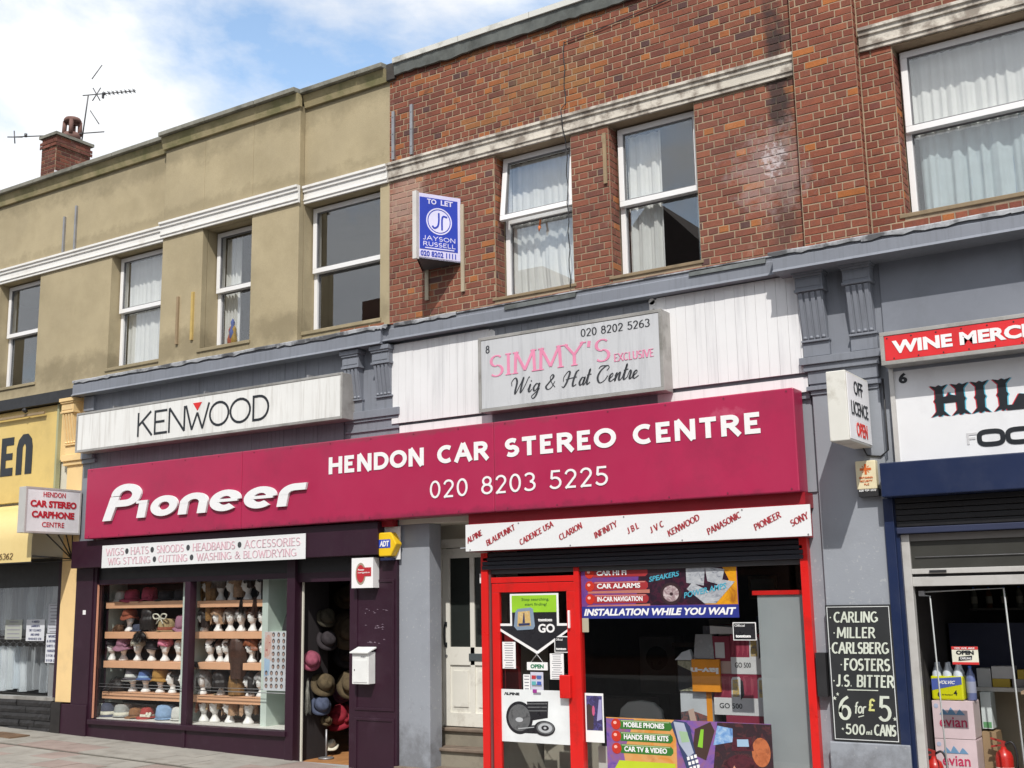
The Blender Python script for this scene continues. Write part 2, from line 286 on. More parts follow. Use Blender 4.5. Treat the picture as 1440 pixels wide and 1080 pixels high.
# ------------------------------------------------------------------ lettering
def arc(cx, cy, rx, ry, a0, a1, n=10): return [(cx+rx*math.cos(R(a0+(a1-a0)*i/n)), cy+ry*math.sin(R(a0+(a1-a0)*i/n))) for i in range(n+1)]
G = {
 'A': (.84, [[(0, 0), (.42, 1)], [(.42, 1), (.84, 0)], [(.15, .34), (.69, .34)]]),
 'B': (.66, [[(.08, 0), (.08, 1)], [(.08, 1)]+arc(.38, .76, .22, .24, 90, -90)+[(.08, .52)], [(.08, .52)]+arc(.38, .26, .26, .26, 90, -90)+[(.08, 0)]]),
 'C': (.78, [arc(.45, .5, .40, .5, 52, 308, 16)]),
 'D': (.80, [[(.08, 0), (.08, 1)], [(.08, 1)]+arc(.34, .5, .42, .5, 90, -90, 12)+[(.08, 0)]]),
 'E': (.60, [[(.08, 0), (.08, 1)], [(.08, 1), (.58, 1)], [(.08, .52), (.48, .52)], [(.08, 0), (.60, 0)]]),
 'F': (.56, [[(.08, 0), (.08, 1)], [(.08, 1), (.56, 1)], [(.08, .52), (.46, .52)]]),
 'G': (.84, [arc(.45, .5, .40, .5, 52, 330, 16)+[(.80, .42)], [(.80, .42), (.52, .42)], [(.80, .42), (.80, .08)]]),
 'H': (.80, [[(.08, 0), (.08, 1)], [(.72, 0), (.72, 1)], [(.08, .52), (.72, .52)]]),
 'I': (.20, [[(.10, 0), (.10, 1)]]),
 'J': (.44, [[(.34, 1), (.34, .2)]+arc(.17, .2, .17, .2, 0, -150, 6)]),
 'K': (.74, [[(.08, 0), (.08, 1)], [(.66, 1), (.10, .46)], [(.26, .62), (.72, 0)]]),
 'L': (.58, [[(.08, 0), (.08, 1)], [(.08, 0), (.58, 0)]]),
 'M': (.98, [[(.06, 0), (.10, 1)], [(.10, 1), (.49, .1)], [(.49, .1), (.88, 1)], [(.88, 1), (.92, 0)]]),
 'N': (.82, [[(.08, 0), (.08, 1)], [(.08, 1), (.74, 0)], [(.74, 0), (.74, 1)]]),
 'O': (.88, [arc(.44, .5, .40, .5, 90, 450, 22)]),
 'P': (.62, [[(.08, 0), (.08, 1)], [(.08, 1)]+arc(.36, .74, .24, .26, 90, -90)+[(.08, .48)]]),
 'R': (.74, [[(.08, 0), (.08, 1)], [(.08, 1)]+arc(.36, .75, .24, .25, 90, -90)+[(.08, .5)], [(.34, .5), (.72, 0)]]),
 'S': (.60, [arc(.31, .74, .25, .26, 40, 260, 10)+arc(.29, .26, .27, .27, 80, -140, 10)]),
 'T': (.70, [[(.35, 0), (.35, 1)], [(0, 1), (.70, 1)]]),
 'U': (.80, [[(.08, 1), (.08, .32)]+arc(.40, .32, .32, .32, 180, 360)+[(.72, 1)]]),
 'V': (.80, [[(0, 1), (.40, 0)], [(.40, 0), (.80, 1)]]),
 'W': (1.14, [[(0, 1), (.30, 0)], [(.30, 0), (.57, .92)], [(.57, .92), (.84, 0)], [(.84, 0), (1.14, 1)]]),
 'X': (.78, [[(0, 1), (.78, 0)], [(.76, 1), (.02, 0)]]),
 'Y': (.76, [[(0, 1), (.38, .48)], [(.76, 1), (.38, .48)], [(.38, .48), (.38, 0)]]),
 'Z': (.66, [[(.04, 1), (.64, 1)], [(.64, 1), (.02, 0)], [(.02, 0), (.66, 0)]]),
 '&': (.86, [[(.84, .0), (.24, .72)]+arc(.38, .82, .17, .18, 200, -20, 8)+[(.2, .42)]+arc(.28, .24, .24, .24, 130, 330, 8)+[(.80, .5)]]),
 '0': (.62, [arc(.31, .5, .25, .5, 90, 450, 18)]),
 '1': (.36, [[(.04, .8), (.2, 1)], [(.2, 1), (.2, 0)]]),
 '2': (.60, [arc(.30, .72, .24, .28, 170, -30, 10)+[(.05, 0)], [(.05, 0), (.56, 0)]]),
 '3': (.60, [arc(.27, .75, .24, .25, 150, -80, 10), arc(.27, .26, .28, .26, 80, -150, 10)]),
 '4': (.62, [[(.44, 0), (.44, 1)], [(.44, 1), (.02, .3)], [(.02, .3), (.62, .3)]]),
 '5': (.60, [[(.54, 1), (.14, 1)], [(.14, 1), (.10, .56)], [(.10, .56)]+arc(.27, .31, .28, .31, 115, -150, 12)]),
 '6': (.60, [[(.48, .98)]+arc(.46, .42, .40, .5, 115, 170, 6)+arc(.31, .28, .25, .28, 180, 540, 14)]),
 '7': (.58, [[(.03, 1), (.56, 1)], [(.56, 1), (.18, 0)]]),
 '8': (.60, [arc(.30, .76, .21, .24, 90, 450, 14), arc(.30, .27, .26, .27, 90, 450, 14)]),
 '9': (.60, [arc(.29, .70, .25, .30, 0, 360, 14)+arc(.10, .6, .44, .58, 0, -60, 6)]),
 '.': (.2, [[(.06, .03), (.14, .03)]]), '-': (.4, [[(.05, .45), (.35, .45)]]), "'": (.2, [[(.12, 1), (.08, .74)]]),
 '£': (.62, [arc(.36, .74, .2, .26, 20, 180, 8)+[(.16, .3), (.06, 0)], [(.06, 0), (.58, 0)], [(.04, .48), (.44, .48)]]),
 ' ': (.34, []),
 'f': (.42, [arc(.34, .84, .14, .16, 60, 180, 5)+[(.2, 0)], [(.04, .62), (.38, .62)]]),
 'o': (.52, [arc(.26, .3, .22, .3, 90, 450, 14)]),
 'r': (.40, [[(.08, 0), (.08, .6)], [(.08, .4)]+arc(.26, .42, .16, .18, 150, 40, 5)]),
 'm': (.8, [[(.08, 0), (.08, .6)], arc(.24, .44, .16, .16, 180, 0, 5)+[(.4, 0)], arc(.56, .44, .16, .16, 180, 0, 5)+[(.72, 0)]]),
 'l': (.2, [[(.1, 0), (.1, 1)]]),
}
def ribbon(mb, fr, pts, wf, d0, d1, m=0, ends=True):
    V2 = [Vector(p) for p in pts]
    V2 = [p for i, p in enumerate(V2) if i == 0 or (p-V2[i-1]).length > 1e-6]
    if len(V2) < 2: return
    closed = (V2[0]-V2[-1]).length < 1e-6; n = len(V2); Lp, Rp = [], []
    for i, p in enumerate(V2):
        a = V2[i]-V2[i-1] if i else (V2[-1]-V2[-2] if closed else V2[1]-V2[0])
        b = V2[i+1]-V2[i] if i < n-1 else (V2[1]-V2[0] if closed else V2[-1]-V2[-2])
        d = (a.normalized()+b.normalized()); d = d.normalized() if d.length > 1e-6 else b.normalized()
        nn = Vector((-d.y, d.x)); h = wf(d)/2/max(.5, abs(nn.dot(Vector((-b.normalized().y, b.normalized().x)))))
        Lp.append(p+nn*h); Rp.append(p-nn*h)
    vs = [fr(q.x, q.y, d1) for q in Lp]+[fr(q.x, q.y, d1) for q in Rp]+[fr(q.x, q.y, d0) for q in Lp]+[fr(q.x, q.y, d0) for q in Rp]
    fs = []
    for i in range(n-1):
        fs += [(n+i, n+i+1, i+1, i), (2*n+i, i, i+1, 2*n+i+1), (n+i, 3*n+i, 3*n+i+1, n+i+1)]
    mb.add(vs, fs, m)
def stroke_text(mb, fr, body, x0, y0, width, h, thick, thin=None, serif=0, slant=0, d=.003, m=0, gap=.14, t=.0015):
    thin = thick if thin is None else thin
    tot = sum(G[c][0]+gap for c in body)-gap; k = width/(tot*h); x = 0; j = 0
    for c in body:
        wd, st = G[c]
        for s in st:
            pts = []; hv = thin/2
            for i_, (px, py) in enumerate(s):
                q_ = s[1] if i_ == 0 else (s[-2] if i_ == len(s)-1 else None)
                if not (q_ is not None and py in (0, 1) and abs(q_[1]-py) > .5*abs(q_[0]-px)): py = hv+py*(1-2*hv)
                pts.append((x0+((x+px)*k+slant*py)*h, y0+py*h))
            ribbon(mb, fr, pts, lambda q: h*(thin+(thick-thin)*abs(q.y)**1.5), 0, d+t+.0003*(j % 5), m); j += 1
            if serif:
                for e, e2 in ((s[0], s[1]), (s[-1], s[-2])):
                    if e[1] in (0, 1) and abs(e[1]-e2[1]) > .3 and (c not in 'MNOVWA' or True):
                        cx = x0+((x+e[0])*k+slant*e[1])*h; cy = y0+e[1]*h+(thin*.5*h if e[1] == 0 else -thin*.5*h)
                        ribbon(mb, fr, [(cx-serif*h*k, cy), (cx+serif*h*k, cy)], lambda q: thin*h, 0, d+t+.0003*(j % 5)+.0001, m); j += 1
        x += wd+gap
    return mb
def txt(mb, fr, body, x0, y0, width, h, d=.003, bold=0, shear=0, m=0, t=.0015, space=1):
    """outlined letters from the built-in face, fitted to a box"""
    cu = bpy.data.curves.new('t', 'FONT'); cu.body = body; cu.offset = bold; cu.shear = shear; cu.extrude = .02; cu.resolution_u = 3; cu.space_character = space
    o = bpy.data.objects.new('t', cu); COL.objects.link(o); dg = bpy.context.evaluated_depsgraph_get(); dg.update()
    me = bpy.data.meshes.new_from_object(o.evaluated_get(dg)); bpy.data.objects.remove(o); bpy.data.curves.remove(cu)
    xs = [v.co.x for v in me.vertices]; ys = [v.co.y for v in me.vertices]
    if not xs: return mb
    ax, bx_, ay, by = min(xs), max(xs), min(ys), max(ys); kx = width/(bx_-ax); ky = h/(by-ay)
    mb.add([fr(x0+(v.co.x-ax)*kx, y0+(v.co.y-ay)*ky, d+t if v.co.z > 0 else d-.002) for v in me.vertices], [tuple(p.vertices) for p in me.polygons if not (abs(p.normal.z) > .9 and p.center.z < 0)], m)
    bpy.data.meshes.remove(me); return mb
def lettering(parent, m, calls, name='lettering', label=None):
    mb = MB()
    for c in calls: c(mb)
    return mb.build(name, m, parent, label=label)

# ================================================================== THE SETTING
random.seed(7)
def gz(x): return -.03-.027*(x+10)               # the street falls gently to the right
def slope_sheet(mb, x0, x1, y0, y1, dz, th=.02, m=0, nx=1):
    for i in range(nx):
        a = x0+(x1-x0)*i/nx; b = x0+(x1-x0)*(i+1)/nx
        mb.hexa([(a, y0, gz(a)+dz-th), (b, y0, gz(b)+dz-th), (b, y0, gz(b)+dz), (a, y0, gz(a)+dz), (a, y1, gz(a)+dz-th), (b, y1, gz(b)+dz-th), (b, y1, gz(b)+dz), (a, y1, gz(a)+dz)], m)
    return mb
earth = mat('earth', (.12, .11, .10), .95, .2, .05)
MB().add([(-400, -300, -6), (400, -300, -6), (400, 500, -6), (-400, 500, -6)], [(0, 1, 2, 3)]).build('ground', earth, kind='structure')
slope_sheet(MB(), -30, 8, -14.5, -3.3, -.14, .3).build('road', asphalt, kind='structure')
kerb_m = mat('kerb_granite', (.27, .26, .25), .85, .2, 5, .3, 60)
kb = MB()
for i in range(40): slope_sheet(kb, -29.9+i*.93, -29.9+i*.93+.92, -3.3, -3.15, 0, .3)
kb.build('kerb', kerb_m, kind='structure')
pave_m = mat('pavement_joint', (.12, .11, .095), .95, .2, 3, .3, 60)
pav = slope_sheet(MB(), -30, 8, -3.15, -1.0, -.012, .3).build('pavement', pave_m, kind='structure')
slab_ms = [mat('slab_grey', (.29, .275, .245), .9, .12, 2.5, .4, 80, dirt=(.16, .145, .12), dirt_amt=.6, dscale=3),
           mat('slab_pink', (.285, .225, .20), .9, .14, 2.5, .4, 80, dirt=(.18, .14, .12), dirt_amt=.6, dscale=3)]
slab_me = {}
def slab(x0, y0, w_, d_, m, parent, dz):
    key = (w_, d_, m, random.randrange(3))
    if key not in slab_me:
        j = [random.uniform(-.0015, .0015) for _ in range(4)]
        s = MB().hexa([(0, 0, -.012), (w_, 0, -.012), (w_, 0, j[0]), (0, 0, j[1]), (0, d_, -.012), (w_, d_, -.012), (w_, d_, j[2]), (0, d_, j[3])])
        o = s.build('paving_slab', slab_ms[m], parent, local=True); slab_me[key] = o.data
    else:
        o = bpy.data.objects.new('paving_slab', slab_me[key]); COL.objects.link(o); o.parent = parent
    L0 = LOC.get(parent.name, Vector((0, 0, 0)))
    o.location = Vector((x0, y0, gz(x0)+dz+random.uniform(-.0015, .0015)))-L0; o.rotation_euler = (0, math.atan(.027), 0)
    return o
for r_ in range(5):
    y = -1.43-r_*.43
    for i in range(41):
        x = -16.6+i*.44+(0 if r_ % 2 else .22)-r_*.1
        slab(x, y, .432, .422, 1 if (i+r_*2) % 4 in (0, 1) and random.random() < .7 else 0, pav, .002)
fore = slope_sheet(MB(), -30, 8, -1.0, .02, .008, .3).build('forecourt', mat('forecourt_joint', (.13, .12, .10), .95, .2, 3, .3, 60), kind='structure')
for r_ in range(2):
    for i in range(29):
        slab(-16.8+i*.61+.3*r_, -.995+r_*.5, .602, .492, 1 if random.random() < .25 else 0, fore, .022)
# manhole cover in the forecourt by the dry cleaner
mc = MB().fbox(F((-14.9, -.75, gz(-14.9)+.038), (1, 0, -.027), (0, 1, 0), (0, 0, 1)), 0, .62, 0, .30, -.02, .002)
for i in range(7): mc.fbox(F((-14.9, -.75, gz(-14.9)+.038), (1, 0, -.027), (0, 1, 0), (0, 0, 1)), .03+i*.085, .08+i*.085, .03, .27, 0, .006)
mc.build('manhole_cover', mat('rusty_iron', (.16, .10, .06), .8, .3, 9, .3, 60), label='rusty iron inspection cover set in the paving in front of the dry cleaner', cat='manhole cover')

# ------------------------------------------------------------------ helper: wall with openings
def wall(mb, x0, x1, z0, z1, y0, y1, holes, m=0):
    xs = sorted({x0, x1, *[h[0] for h in holes if x0 < h[0] < x1], *[h[1] for h in holes if x0 < h[1] < x1]})
    for a, b in zip(xs, xs[1:]):
        hs = sorted((h[2], h[3]) for h in holes if h[0] <= a+1e-6 and h[1] >= b-1e-6); z = z0
        for h0, h1 in hs:
            if h0 > z: mb.box(a, b, y0, y1, z, h0, m)
            z = max(z, h1)
        if z < z1: mb.box(a, b, y0, y1, z, z1, m)
    return mb
def curtain(parent, x0, x1, z0, z1, y, m, folds=7, amp=.035, seed=0, name='curtain', gather=0, hem=0):
    rnd = random.Random(seed); mb = MB(); nx = folds*10; nz = 7; vs = []
    ph = [rnd.uniform(.8, 1.25) for _ in range(folds+2)]
    for k in range(nz+1):
        t = k/nz
        for i in range(nx+1):
            u = i/nx; q = u*folds; a = ph[int(q)]
            g = 1-gather*math.sin(t*math.pi)*.5
            vs.append((x0+(x1-x0)*(u*g), y+amp*a*(math.sin(2*math.pi*q+2.3*math.sin(q*1.31+seed)+.25*math.sin(3*t+q))+.35*math.sin(4.6*math.pi*q+seed))*(.6+.4*(1-t)), z0+(z1-z0)*t+(hem*math.sin(q*3.1) if k == 0 else 0)))
    mb.add(vs, [(k*(nx+1)+i, k*(nx+1)+i+1, (k+1)*(nx+1)+i+1, (k+1)*(nx+1)+i) for k in range(nz) for i in range(nx)], smooth=True)
    return mb.build(name, m, parent)
def sash_frame(mb, x0, x1, z0, z1, y0, y1, t):
    mb.box(x0, x1, y0, y1, z0, z0+t); mb.box(x0, x1, y0, y1, z1-t, z1); mb.box(x0, x0+t, y0, y1, z0+t, z1-t); mb.box(x1-t, x1, y0, y1, z0+t, z1-t)
    return mb
def upper_window(b, x0, x1, z0, z1, zb, y=.2, tilt=0, label=None):
    """outer frame with a fixed lower light and a top-hung upper sash"""
    w_ = sash_frame(MB(), x0, x1, z0, z1, y, y+.07, .055).box(x0+.055, x1-.055, y, y+.07, zb-.03, zb+.03).build('window', upvc, b, label=label, bevel=.004)
    bead = sash_frame(MB(), x0+.055, x1-.055, z0+.055, zb-.03, y+.03, y+.05, .012).build('glazing_bead', upvc_d, w_)
    bx('pane', glass_up, w_, x0+.067, x1-.067, y+.036, y+.040, z0+.067, zb-.042)
    s = MB(); sash_frame(s, x0+.02, x1-.02, zb-.035, z1-.02, -.055, -.002, .06)
    p = MB().box(x0+.092, x1-.092, -.03, -.026, zb+.037, z1-.092)
    gb = sash_frame(MB(), x0+.08, x1-.08, zb+.025, z1-.08, -.045, -.022, .012)
    piv = Vector((0, y, z1-.02)); q = Matrix.Rotation(tilt, 3, 'X')
    for mm in (s, p, gb): mm.v = [q @ (Vector((v.x, v.y, v.z-piv.z)))+piv for v in mm.v]
    so_ = s.build('sash', upvc, w_, bevel=.004); gb.build('glazing_bead', upvc_d, w_); p.build('pane', glass_up, w_)
    return w_
def room(parent, x0, x1, y0, y1, z0, z1, m=None):
    mb = MB()
    mb.box(x0, x1, y1, y1+.1, z0, z1).box(x0-.1, x0, y0, y1+.1, z0, z1).box(x1, x1+.1, y0, y1+.1, z0, z1).box(x0-.1, x1+.1, y0, y1+.1, z0-.1, z0).box(x0-.1, x1+.1, y0, y1+.1, z1, z1+.1)
    return mb.build('interior', m or room_wall, parent)

# ================================================================== RENDERED BUILDING (left)
rb = thing('rendered_building', (-13, 0, 5), 'olive-brown rendered two-storey terrace building with white band and four white windows', 'building')
W1 = (-16.30, -15.28, 5.14, 6.81); W2 = (-13.62, -12.50, 5.14, 6.81); W3 = (-11.62, -10.70, 5.14, 6.81); W4 = (-9.87, -8.62, 5.14, 6.81); W0 = (-18.9, -17.6, 5.14, 6.81)
mb = MB(); wall(mb, -21, -12.42, 4.805, 8.28, 0, .30, [W0, W1, W2]); wall(mb, -12.42, -9.87, 4.805, 8.28, 0, .30, [W3, (-12.5, -12.42, 5.14, 6.81)]); wall(mb, -9.87, -8.48, 4.805, 8.28, 0, .30, [W4])
mb.box(-21, -8.48, .3, 6, 8.0, 8.1)
mb.build('wall', stucco, rb)
mb = MB(); wall(mb, -12.42, -9.87, 4.805, 8.14, -.10, -.002, [W3]); mb.build('projecting_bay', stucco, rb, bevel=.01)
bx('lower_wall', cream_wall, rb, -14.36, -8.48, .03, .3, 2.64, 4.803); bx('lower_wall', cream_wall, rb, -21, -14.361, .03, .3, 2.47, 4.803)
room(rb, -20.9, -8.6, .32, 5.5, 5.0, 7.9)
# string band, three mouldings
def band(x0, x1, y, zb, m, b, name='string_band'):
    mb = MB(); prof = [(0, 0), (.03, 0), (.03, .035), (.045, .04), (.045, .055), (.03, .06), (.03, .145), (.05, .15), (.05, .185), (.07, .195), (.07, .225), (0, .23)]
    for (d, z), (d2, z2) in zip(prof, prof[1:]):
        mb.add([(x0, y-d, zb+z), (x1, y-d, zb+z), (x1, y-d2, zb+z2), (x0, y-d2, zb+z2)], [(0, 1, 2, 3)])
    for x in (x0, x1): mb.add([(x, y-d, zb+z) for d, z in prof], [tuple(range(len(prof)))])
    return mb.build(name, m, b)
band(-21, -12.44, -.002, 6.81, stone_clean, rb); band(-12.44, -9.85, -.102, 6.81, stone_clean, rb); band(-9.85, -8.49, -.002, 6.81, stone_clean, rb)
# moulding under the coping + coping stones
for x0, x1, y in ((-21, -12.44, 0), (-12.44, -9.85, -.1), (-9.85, -8.49, 0)):
    MB().hexa([(x0, y-.04, 8.11), (x1, y-.04, 8.11), (x1, y-.085, 8.27), (x0, y-.085, 8.27), (x0, y+.01, 8.11), (x1, y+.01, 8.11), (x1, y+.01, 8.27), (x0, y+.01, 8.27)]).build('parapet_moulding', stucco_green, rb)
xc = -21.0
while xc < -8.6:
    y = -.1 if -12.5 < xc < -9.9 else 0
    nxt = xc+.93
    if xc < -12.44 < nxt+.3: nxt = -12.44
    if xc < -9.85 < nxt+.3: nxt = -9.85
    if nxt > -8.9: nxt = -8.49
    dz = random.uniform(-.004, .004)
    MB().hexa([(xc, y-.14, 8.275+dz), (nxt-.012, y-.14, 8.275+dz), (nxt-.012, y-.14, 8.335+dz), (xc, y-.14, 8.335+dz), (xc, .34, 8.275), (nxt-.012, .34, 8.275), (nxt-.012, .34, 8.39), (xc, .34, 8.39)]).build('coping_stone', coping_m, rb, bevel=.006)
    xc = nxt
for (a, b_, c, d), zb, y in ((W0, 6.0, .2), (W1, 6.0, .2), (W2, 6.0, .2), (W3, 5.98, .2), (W4, 5.96, .2)):
    x1 = b_+.08 if b_ != -8.62 else b_
    ww = upper_window(rb, a+.002, b_-.002, c+.002, d-.002, zb, y)
    bx('window_sill', stucco, rb, a-.04, b_+.02, -.02 if a != W3[0] else -.12, .2, c-.045, c, bevel=.006)
    if a == W2[0]: curtain(ww, a+.05, b_-.05, c+.06, d-.06, .30, curtain_m, 9, .015, 3)
    if a == W3[0]:
        curtain(ww, a+.04, a+.32, c+.06, d-.06, .34, curtain_m, 4, .03, 5)
        for k, cc in enumerate(((.5, .08, .04), (.08, .15, .5), (.5, .3, .05))):
            MB().lathe((a+.17+.035*k, .29, c+.06+.1*(k % 2)), [(.01, 0), (.04, .03), (.045, .12), (.02, .2), (.03, .25), (.005, .3)], 10).build('ornament', P('orn%d' % k, cc), ww)
    if a == W4[0]: curtain(ww, b_-.2, b_-.05, c+.06, d-.06, .33, curtain_m, 2, .02, 6)
    if a == W0[0]: curtain(ww, a+.05, b_-.05, c+.06, d-.06, .33, curtain_m, 9, .03, 8)
# metal straps and timber battens fixed on the render
for x, z0, z1 in ((-14.75, 7.06, 7.62), (-14.48, 7.06, 7.74)): bx('metal_strap', steel, rb, x-.018, x+.018, -.03, 0, z0, z1)
for x, z0, z1, m in ((-12.05, 5.26, 5.92, timber), (-11.76, 5.28, 5.94, timber_y)): bx('timber_batten', m, rb, x-.018, x+.02, -.13, -.1, z0, z1)
# damp patch of exposed brick under the last window
for i in range(3): bx('exposed_brick', P('exposed_brick', (.25, .10, .05), rough=.9, bump=.4), rb, -9.0+.235*i-.24, -9.0+.235*i-.03, -.006, .01, 5.035, 5.075)

# ================================================================== BRICK BUILDINGS
PAL = [(.205, .062, .036), (.185, .056, .034), (.225, .069, .039), (.165, .050, .031), (.240, .078, .042), (.150, .048, .033), (.195, .064, .040), (.215, .067, .038)]
def brick_col(x, z, rnd, region):
    c = Vector(rnd.choice(PAL)); r_ = rnd.random()
    if r_ < .035: c = Vector((.34, .115, .032))
    elif r_ < .075: c = Vector((.095, .042, .038))
    if region == 'upper':                                           # orange, sandier bricks above the band
        if rnd.random() < .13: c = Vector((.31, .10, .032))
        if abs(x+6.4) < .9 and rnd.random() < .2: c = Vector((.29, .115, .04))
    if region == 'lower': c = c*1.04+Vector((.012, .010, .008))
    if region == 'pier': c = Vector((max(c.x, .17)*1.12, max(c.y, .05)*1.08, c.z))
    s = rnd.uniform(.84, 1.02)
    return tuple(c*s)
def stain(x, z, c, rnd):
    return tuple(c)
brick_mesh = {}
def brick_geo(w_, h_, v, dep=.0055):
    r2 = random.Random(v*7+int(w_*1000)); j = lambda a=.0016: r2.uniform(-a, a); c = .004
    p = [(-w_/2+c+j(), -dep+j(), -h_/2+c+j()), (w_/2-c+j(), -dep+j(), -h_/2+c+j()), (w_/2-c+j(), -dep+j(), h_/2-c+j()), (-w_/2+c+j(), -dep+j(), h_/2-c+j()),
         (-w_/2+j(), -dep+.003, -h_/2+j()), (w_/2+j(), -dep+.003, -h_/2+j()), (w_/2+j(), -dep+.003, h_/2+j()), (-w_/2+j(), -dep+.003, h_/2+j()),
         (-w_/2, .004, -h_/2), (w_/2, .004, -h_/2), (w_/2, .004, h_/2), (-w_/2, .004, h_/2)]
    f = [(0, 1, 2, 3)]
    for i in range(4):
        k = (i+1) % 4; f += [(i, i+4, k+4, k), (i+4, i+8, k+8, k+4)]
    return p, f
def in_view(p):
    d = M3.transposed() @ (Vector(p)-CAM)
    if d.z >= -.1: return False
    return abs(d.x/-d.z*1.1329) < .5 and abs(d.y/-d.z*1.1329) < .375
def lay_bricks(b, regions, limit=300, seed=1):
    """regions: (x0, x1, z0, z1, y, holes, zone). English bond, some closers and odd bricks."""
    rnd = random.Random(seed); items = []
    for (x0, x1, z0, z1, y, holes, zone, axis) in regions:
        n = int((z1-z0)/.0755)
        for r_ in range(n+1):
            z = z0+.0375+r_*.0755
            if z+.03 > z1+.012: break
            row = round(z/.0755); strt = row % 2 == 0; x = x0-((.0 if row % 4 == 0 else .1125) if strt else .056)-rnd.choice((0, 0, .006, .012))
            soldier = zone == 'upper' and r_ == 0
            while x < x1:
                if soldier: w_ = .0755
                elif strt: w_ = .225 if rnd.random() > .10 else .1125
                else: w_ = .1125 if rnd.random() > .08 else .225
                if x1-(x+w_) < .05: w_ = x1-x
                a, c = max(x, x0), min(x+w_, x1); x += w_
                segs = [(a, c)]
                for h in holes:
                    if h[2] < z+.02 and h[3] > z-.02:
                        ns = []
                        for s0, s1 in segs:
                            if s1 <= h[0] or s0 >= h[1]: ns.append((s0, s1))
                            else:
                                if s0 < h[0]: ns.append((s0, h[0]))
                                if s1 > h[1]: ns.append((h[1], s1))
                        segs = ns
                for s0, s1 in segs:
                    if s1-s0 < .022: continue
                    cx = (s0+s1)/2; col = stain(cx, z, brick_col(cx, z, rnd, zone), rnd) if axis == 'x' else brick_col(y, z, rnd, zone)
                    items.append((cx, z, round(s1-s0-.0115, 3), y, col, axis))
    def pos(it): return Vector((it[0], it[3], it[1])) if it[5] == 'x' else Vector((it[3], it[0], it[1]))
    def big(it):
        p = pos(it); d = (p-CAM)
        return (it[2]*.065/d.length_squared*abs(d.normalized().y)) if in_view(p) and it[5] == 'x' else 0
    items.sort(key=big, reverse=True); L0 = LOC[b.name]; mass = MB()
    for k, it in enumerate(items):
        v = rnd.randrange(4); tw = R(rnd.uniform(-.35, .35)); dy = rnd.uniform(-.001, .001)
        if k < limit:
            key = (it[2], v)
            if key not in brick_mesh:
                p, f = brick_geo(it[2], .0645, v); me = bpy.data.meshes.new('brick'); me.from_pydata(p, [], f); me.materials.append(brick_o); brick_mesh[key] = me
            o = bpy.data.objects.new('brick', brick_mesh[key]); COL.objects.link(o); o.parent = b
            o.location = pos(it)+Vector((0, dy, rnd.uniform(-.002, .002)))-L0; o.rotation_euler = (0, tw, 0); o.color = (*it[4], 1)
        else:
            p, f = brick_geo(it[2], .0645, v); q = Matrix.Rotation(tw, 3, 'Y')
            if it[5] == 'x': p = [q @ Vector(a)+pos(it)+Vector((0, dy, 0)) for a in p]
            else: p = [Matrix.Rotation(R(90), 3, 'Z') @ Vector(a)+pos(it) for a in p]
            mass.add(p, f, col=it[4])
    if mass.v: mass.build('brickwork', brick_a, b, kind='stuff', label='smaller and farther bricks of the same wall')

sill_m = mat('sill_tiles', (.24, .18, .11), .9, .2, 5, .4, 60, dirt=(.10, .08, .05), dirt_amt=.6, dscale=5)
bb = thing('brick_building', (-6, 0, 5), 'red brick building between the rendered building and the brick pier, two white windows, one open', 'building')
B1 = (-6.95, -5.94, 5.12, 6.81); B2 = (-5.47, -4.47, 5.12, 6.81)
mb = MB(); wall(mb, -8.48, -3.37, 4.805, 8.30, 0, .3, [B1, B2]); mb.box(-8.48, -3.37, .3, 6, 8.0, 8.1); mb.build('wall', mortar, bb)
lay_bricks(bb, [(-8.475, -3.375, 4.98, 6.80, 0, [(B1[0], B1[1], 5.07, 6.9), (B2[0], B2[1], 5.07, 6.9)], 'lower', 'x'), (-8.475, -3.375, 7.045, 8.29, 0, [], 'upper', 'x'),
                (.004, .19, 5.13, 6.80, B1[0], [], 'lower', 'y'), (.004, .19, 5.13, 6.80, B2[0], [], 'lower', 'y')], 300, 3)
bx('lower_wall', grey_pil, bb, -8.48, -3.45, .03, .3, 2.73, 4.803)
room(bb, -8.4, -3.5, .32, 5.5, 5.0, 7.9)
band(-8.47, -3.38, -.002, 6.81, stone_dirty, bb)
w1 = upper_window(bb, B1[0]+.014, B1[1]-.002, B1[2]+.002, B1[3]-.002, 6.05, .2, tilt=R(-7.5), label='window with its upper sash pushed open')
w2 = upper_window(bb, B2[0]+.014, B2[1]-.002, B2[2]+.002, B2[3]-.002, 5.95, .2)
curtain(w1, B1[0]+.06, B1[1]-.06, 5.18, 6.02, .32, curtain_m, 7, .022, 11, gather=.12); curtain(w1, B1[0]+.06, B1[1]-.05, 6.0, 6.76, .30, curtain_m, 8, .012, 12)
curtain(w2, B2[0]+.06, B2[0]+.47, 5.18, 6.74, .31, curtain_m, 4, .024, 13); curtain(w2, B2[1]-.2, B2[1]-.04, 5.18, 6.74, .42, curtain_b, 2, .02, 14)
for (a, b_, c, d) in (B1, B2): bx('window_sill', sill_m, bb, a-.04, b_+.03, -.018, .2, c-.035, c, bevel=.006)
MB().tube([(-6.45, .17, 5.98), (-6.45, .15, 5.90)], .012, 6).tube([(-6.45, .15, 5.9), (-6.46, .15, 5.84)], .02, 6, r2=.004).build('hanging_tag', P('orange_tag', (.55, .16, .05)), bb)
for x, z0, z1 in ((-8.40, 7.08, 7.70), (-8.12, 7.08, 7.72)):
    mb = MB().box(x-.02, x+.02, -.035, -.008, z0, z1)
    for q in range(3): mb.box(x-.008, x+.008, -.042, -.035, z0+.1+q*.22, z0+.115+q*.22)
    mb.build('metal_strap', steel, bb)
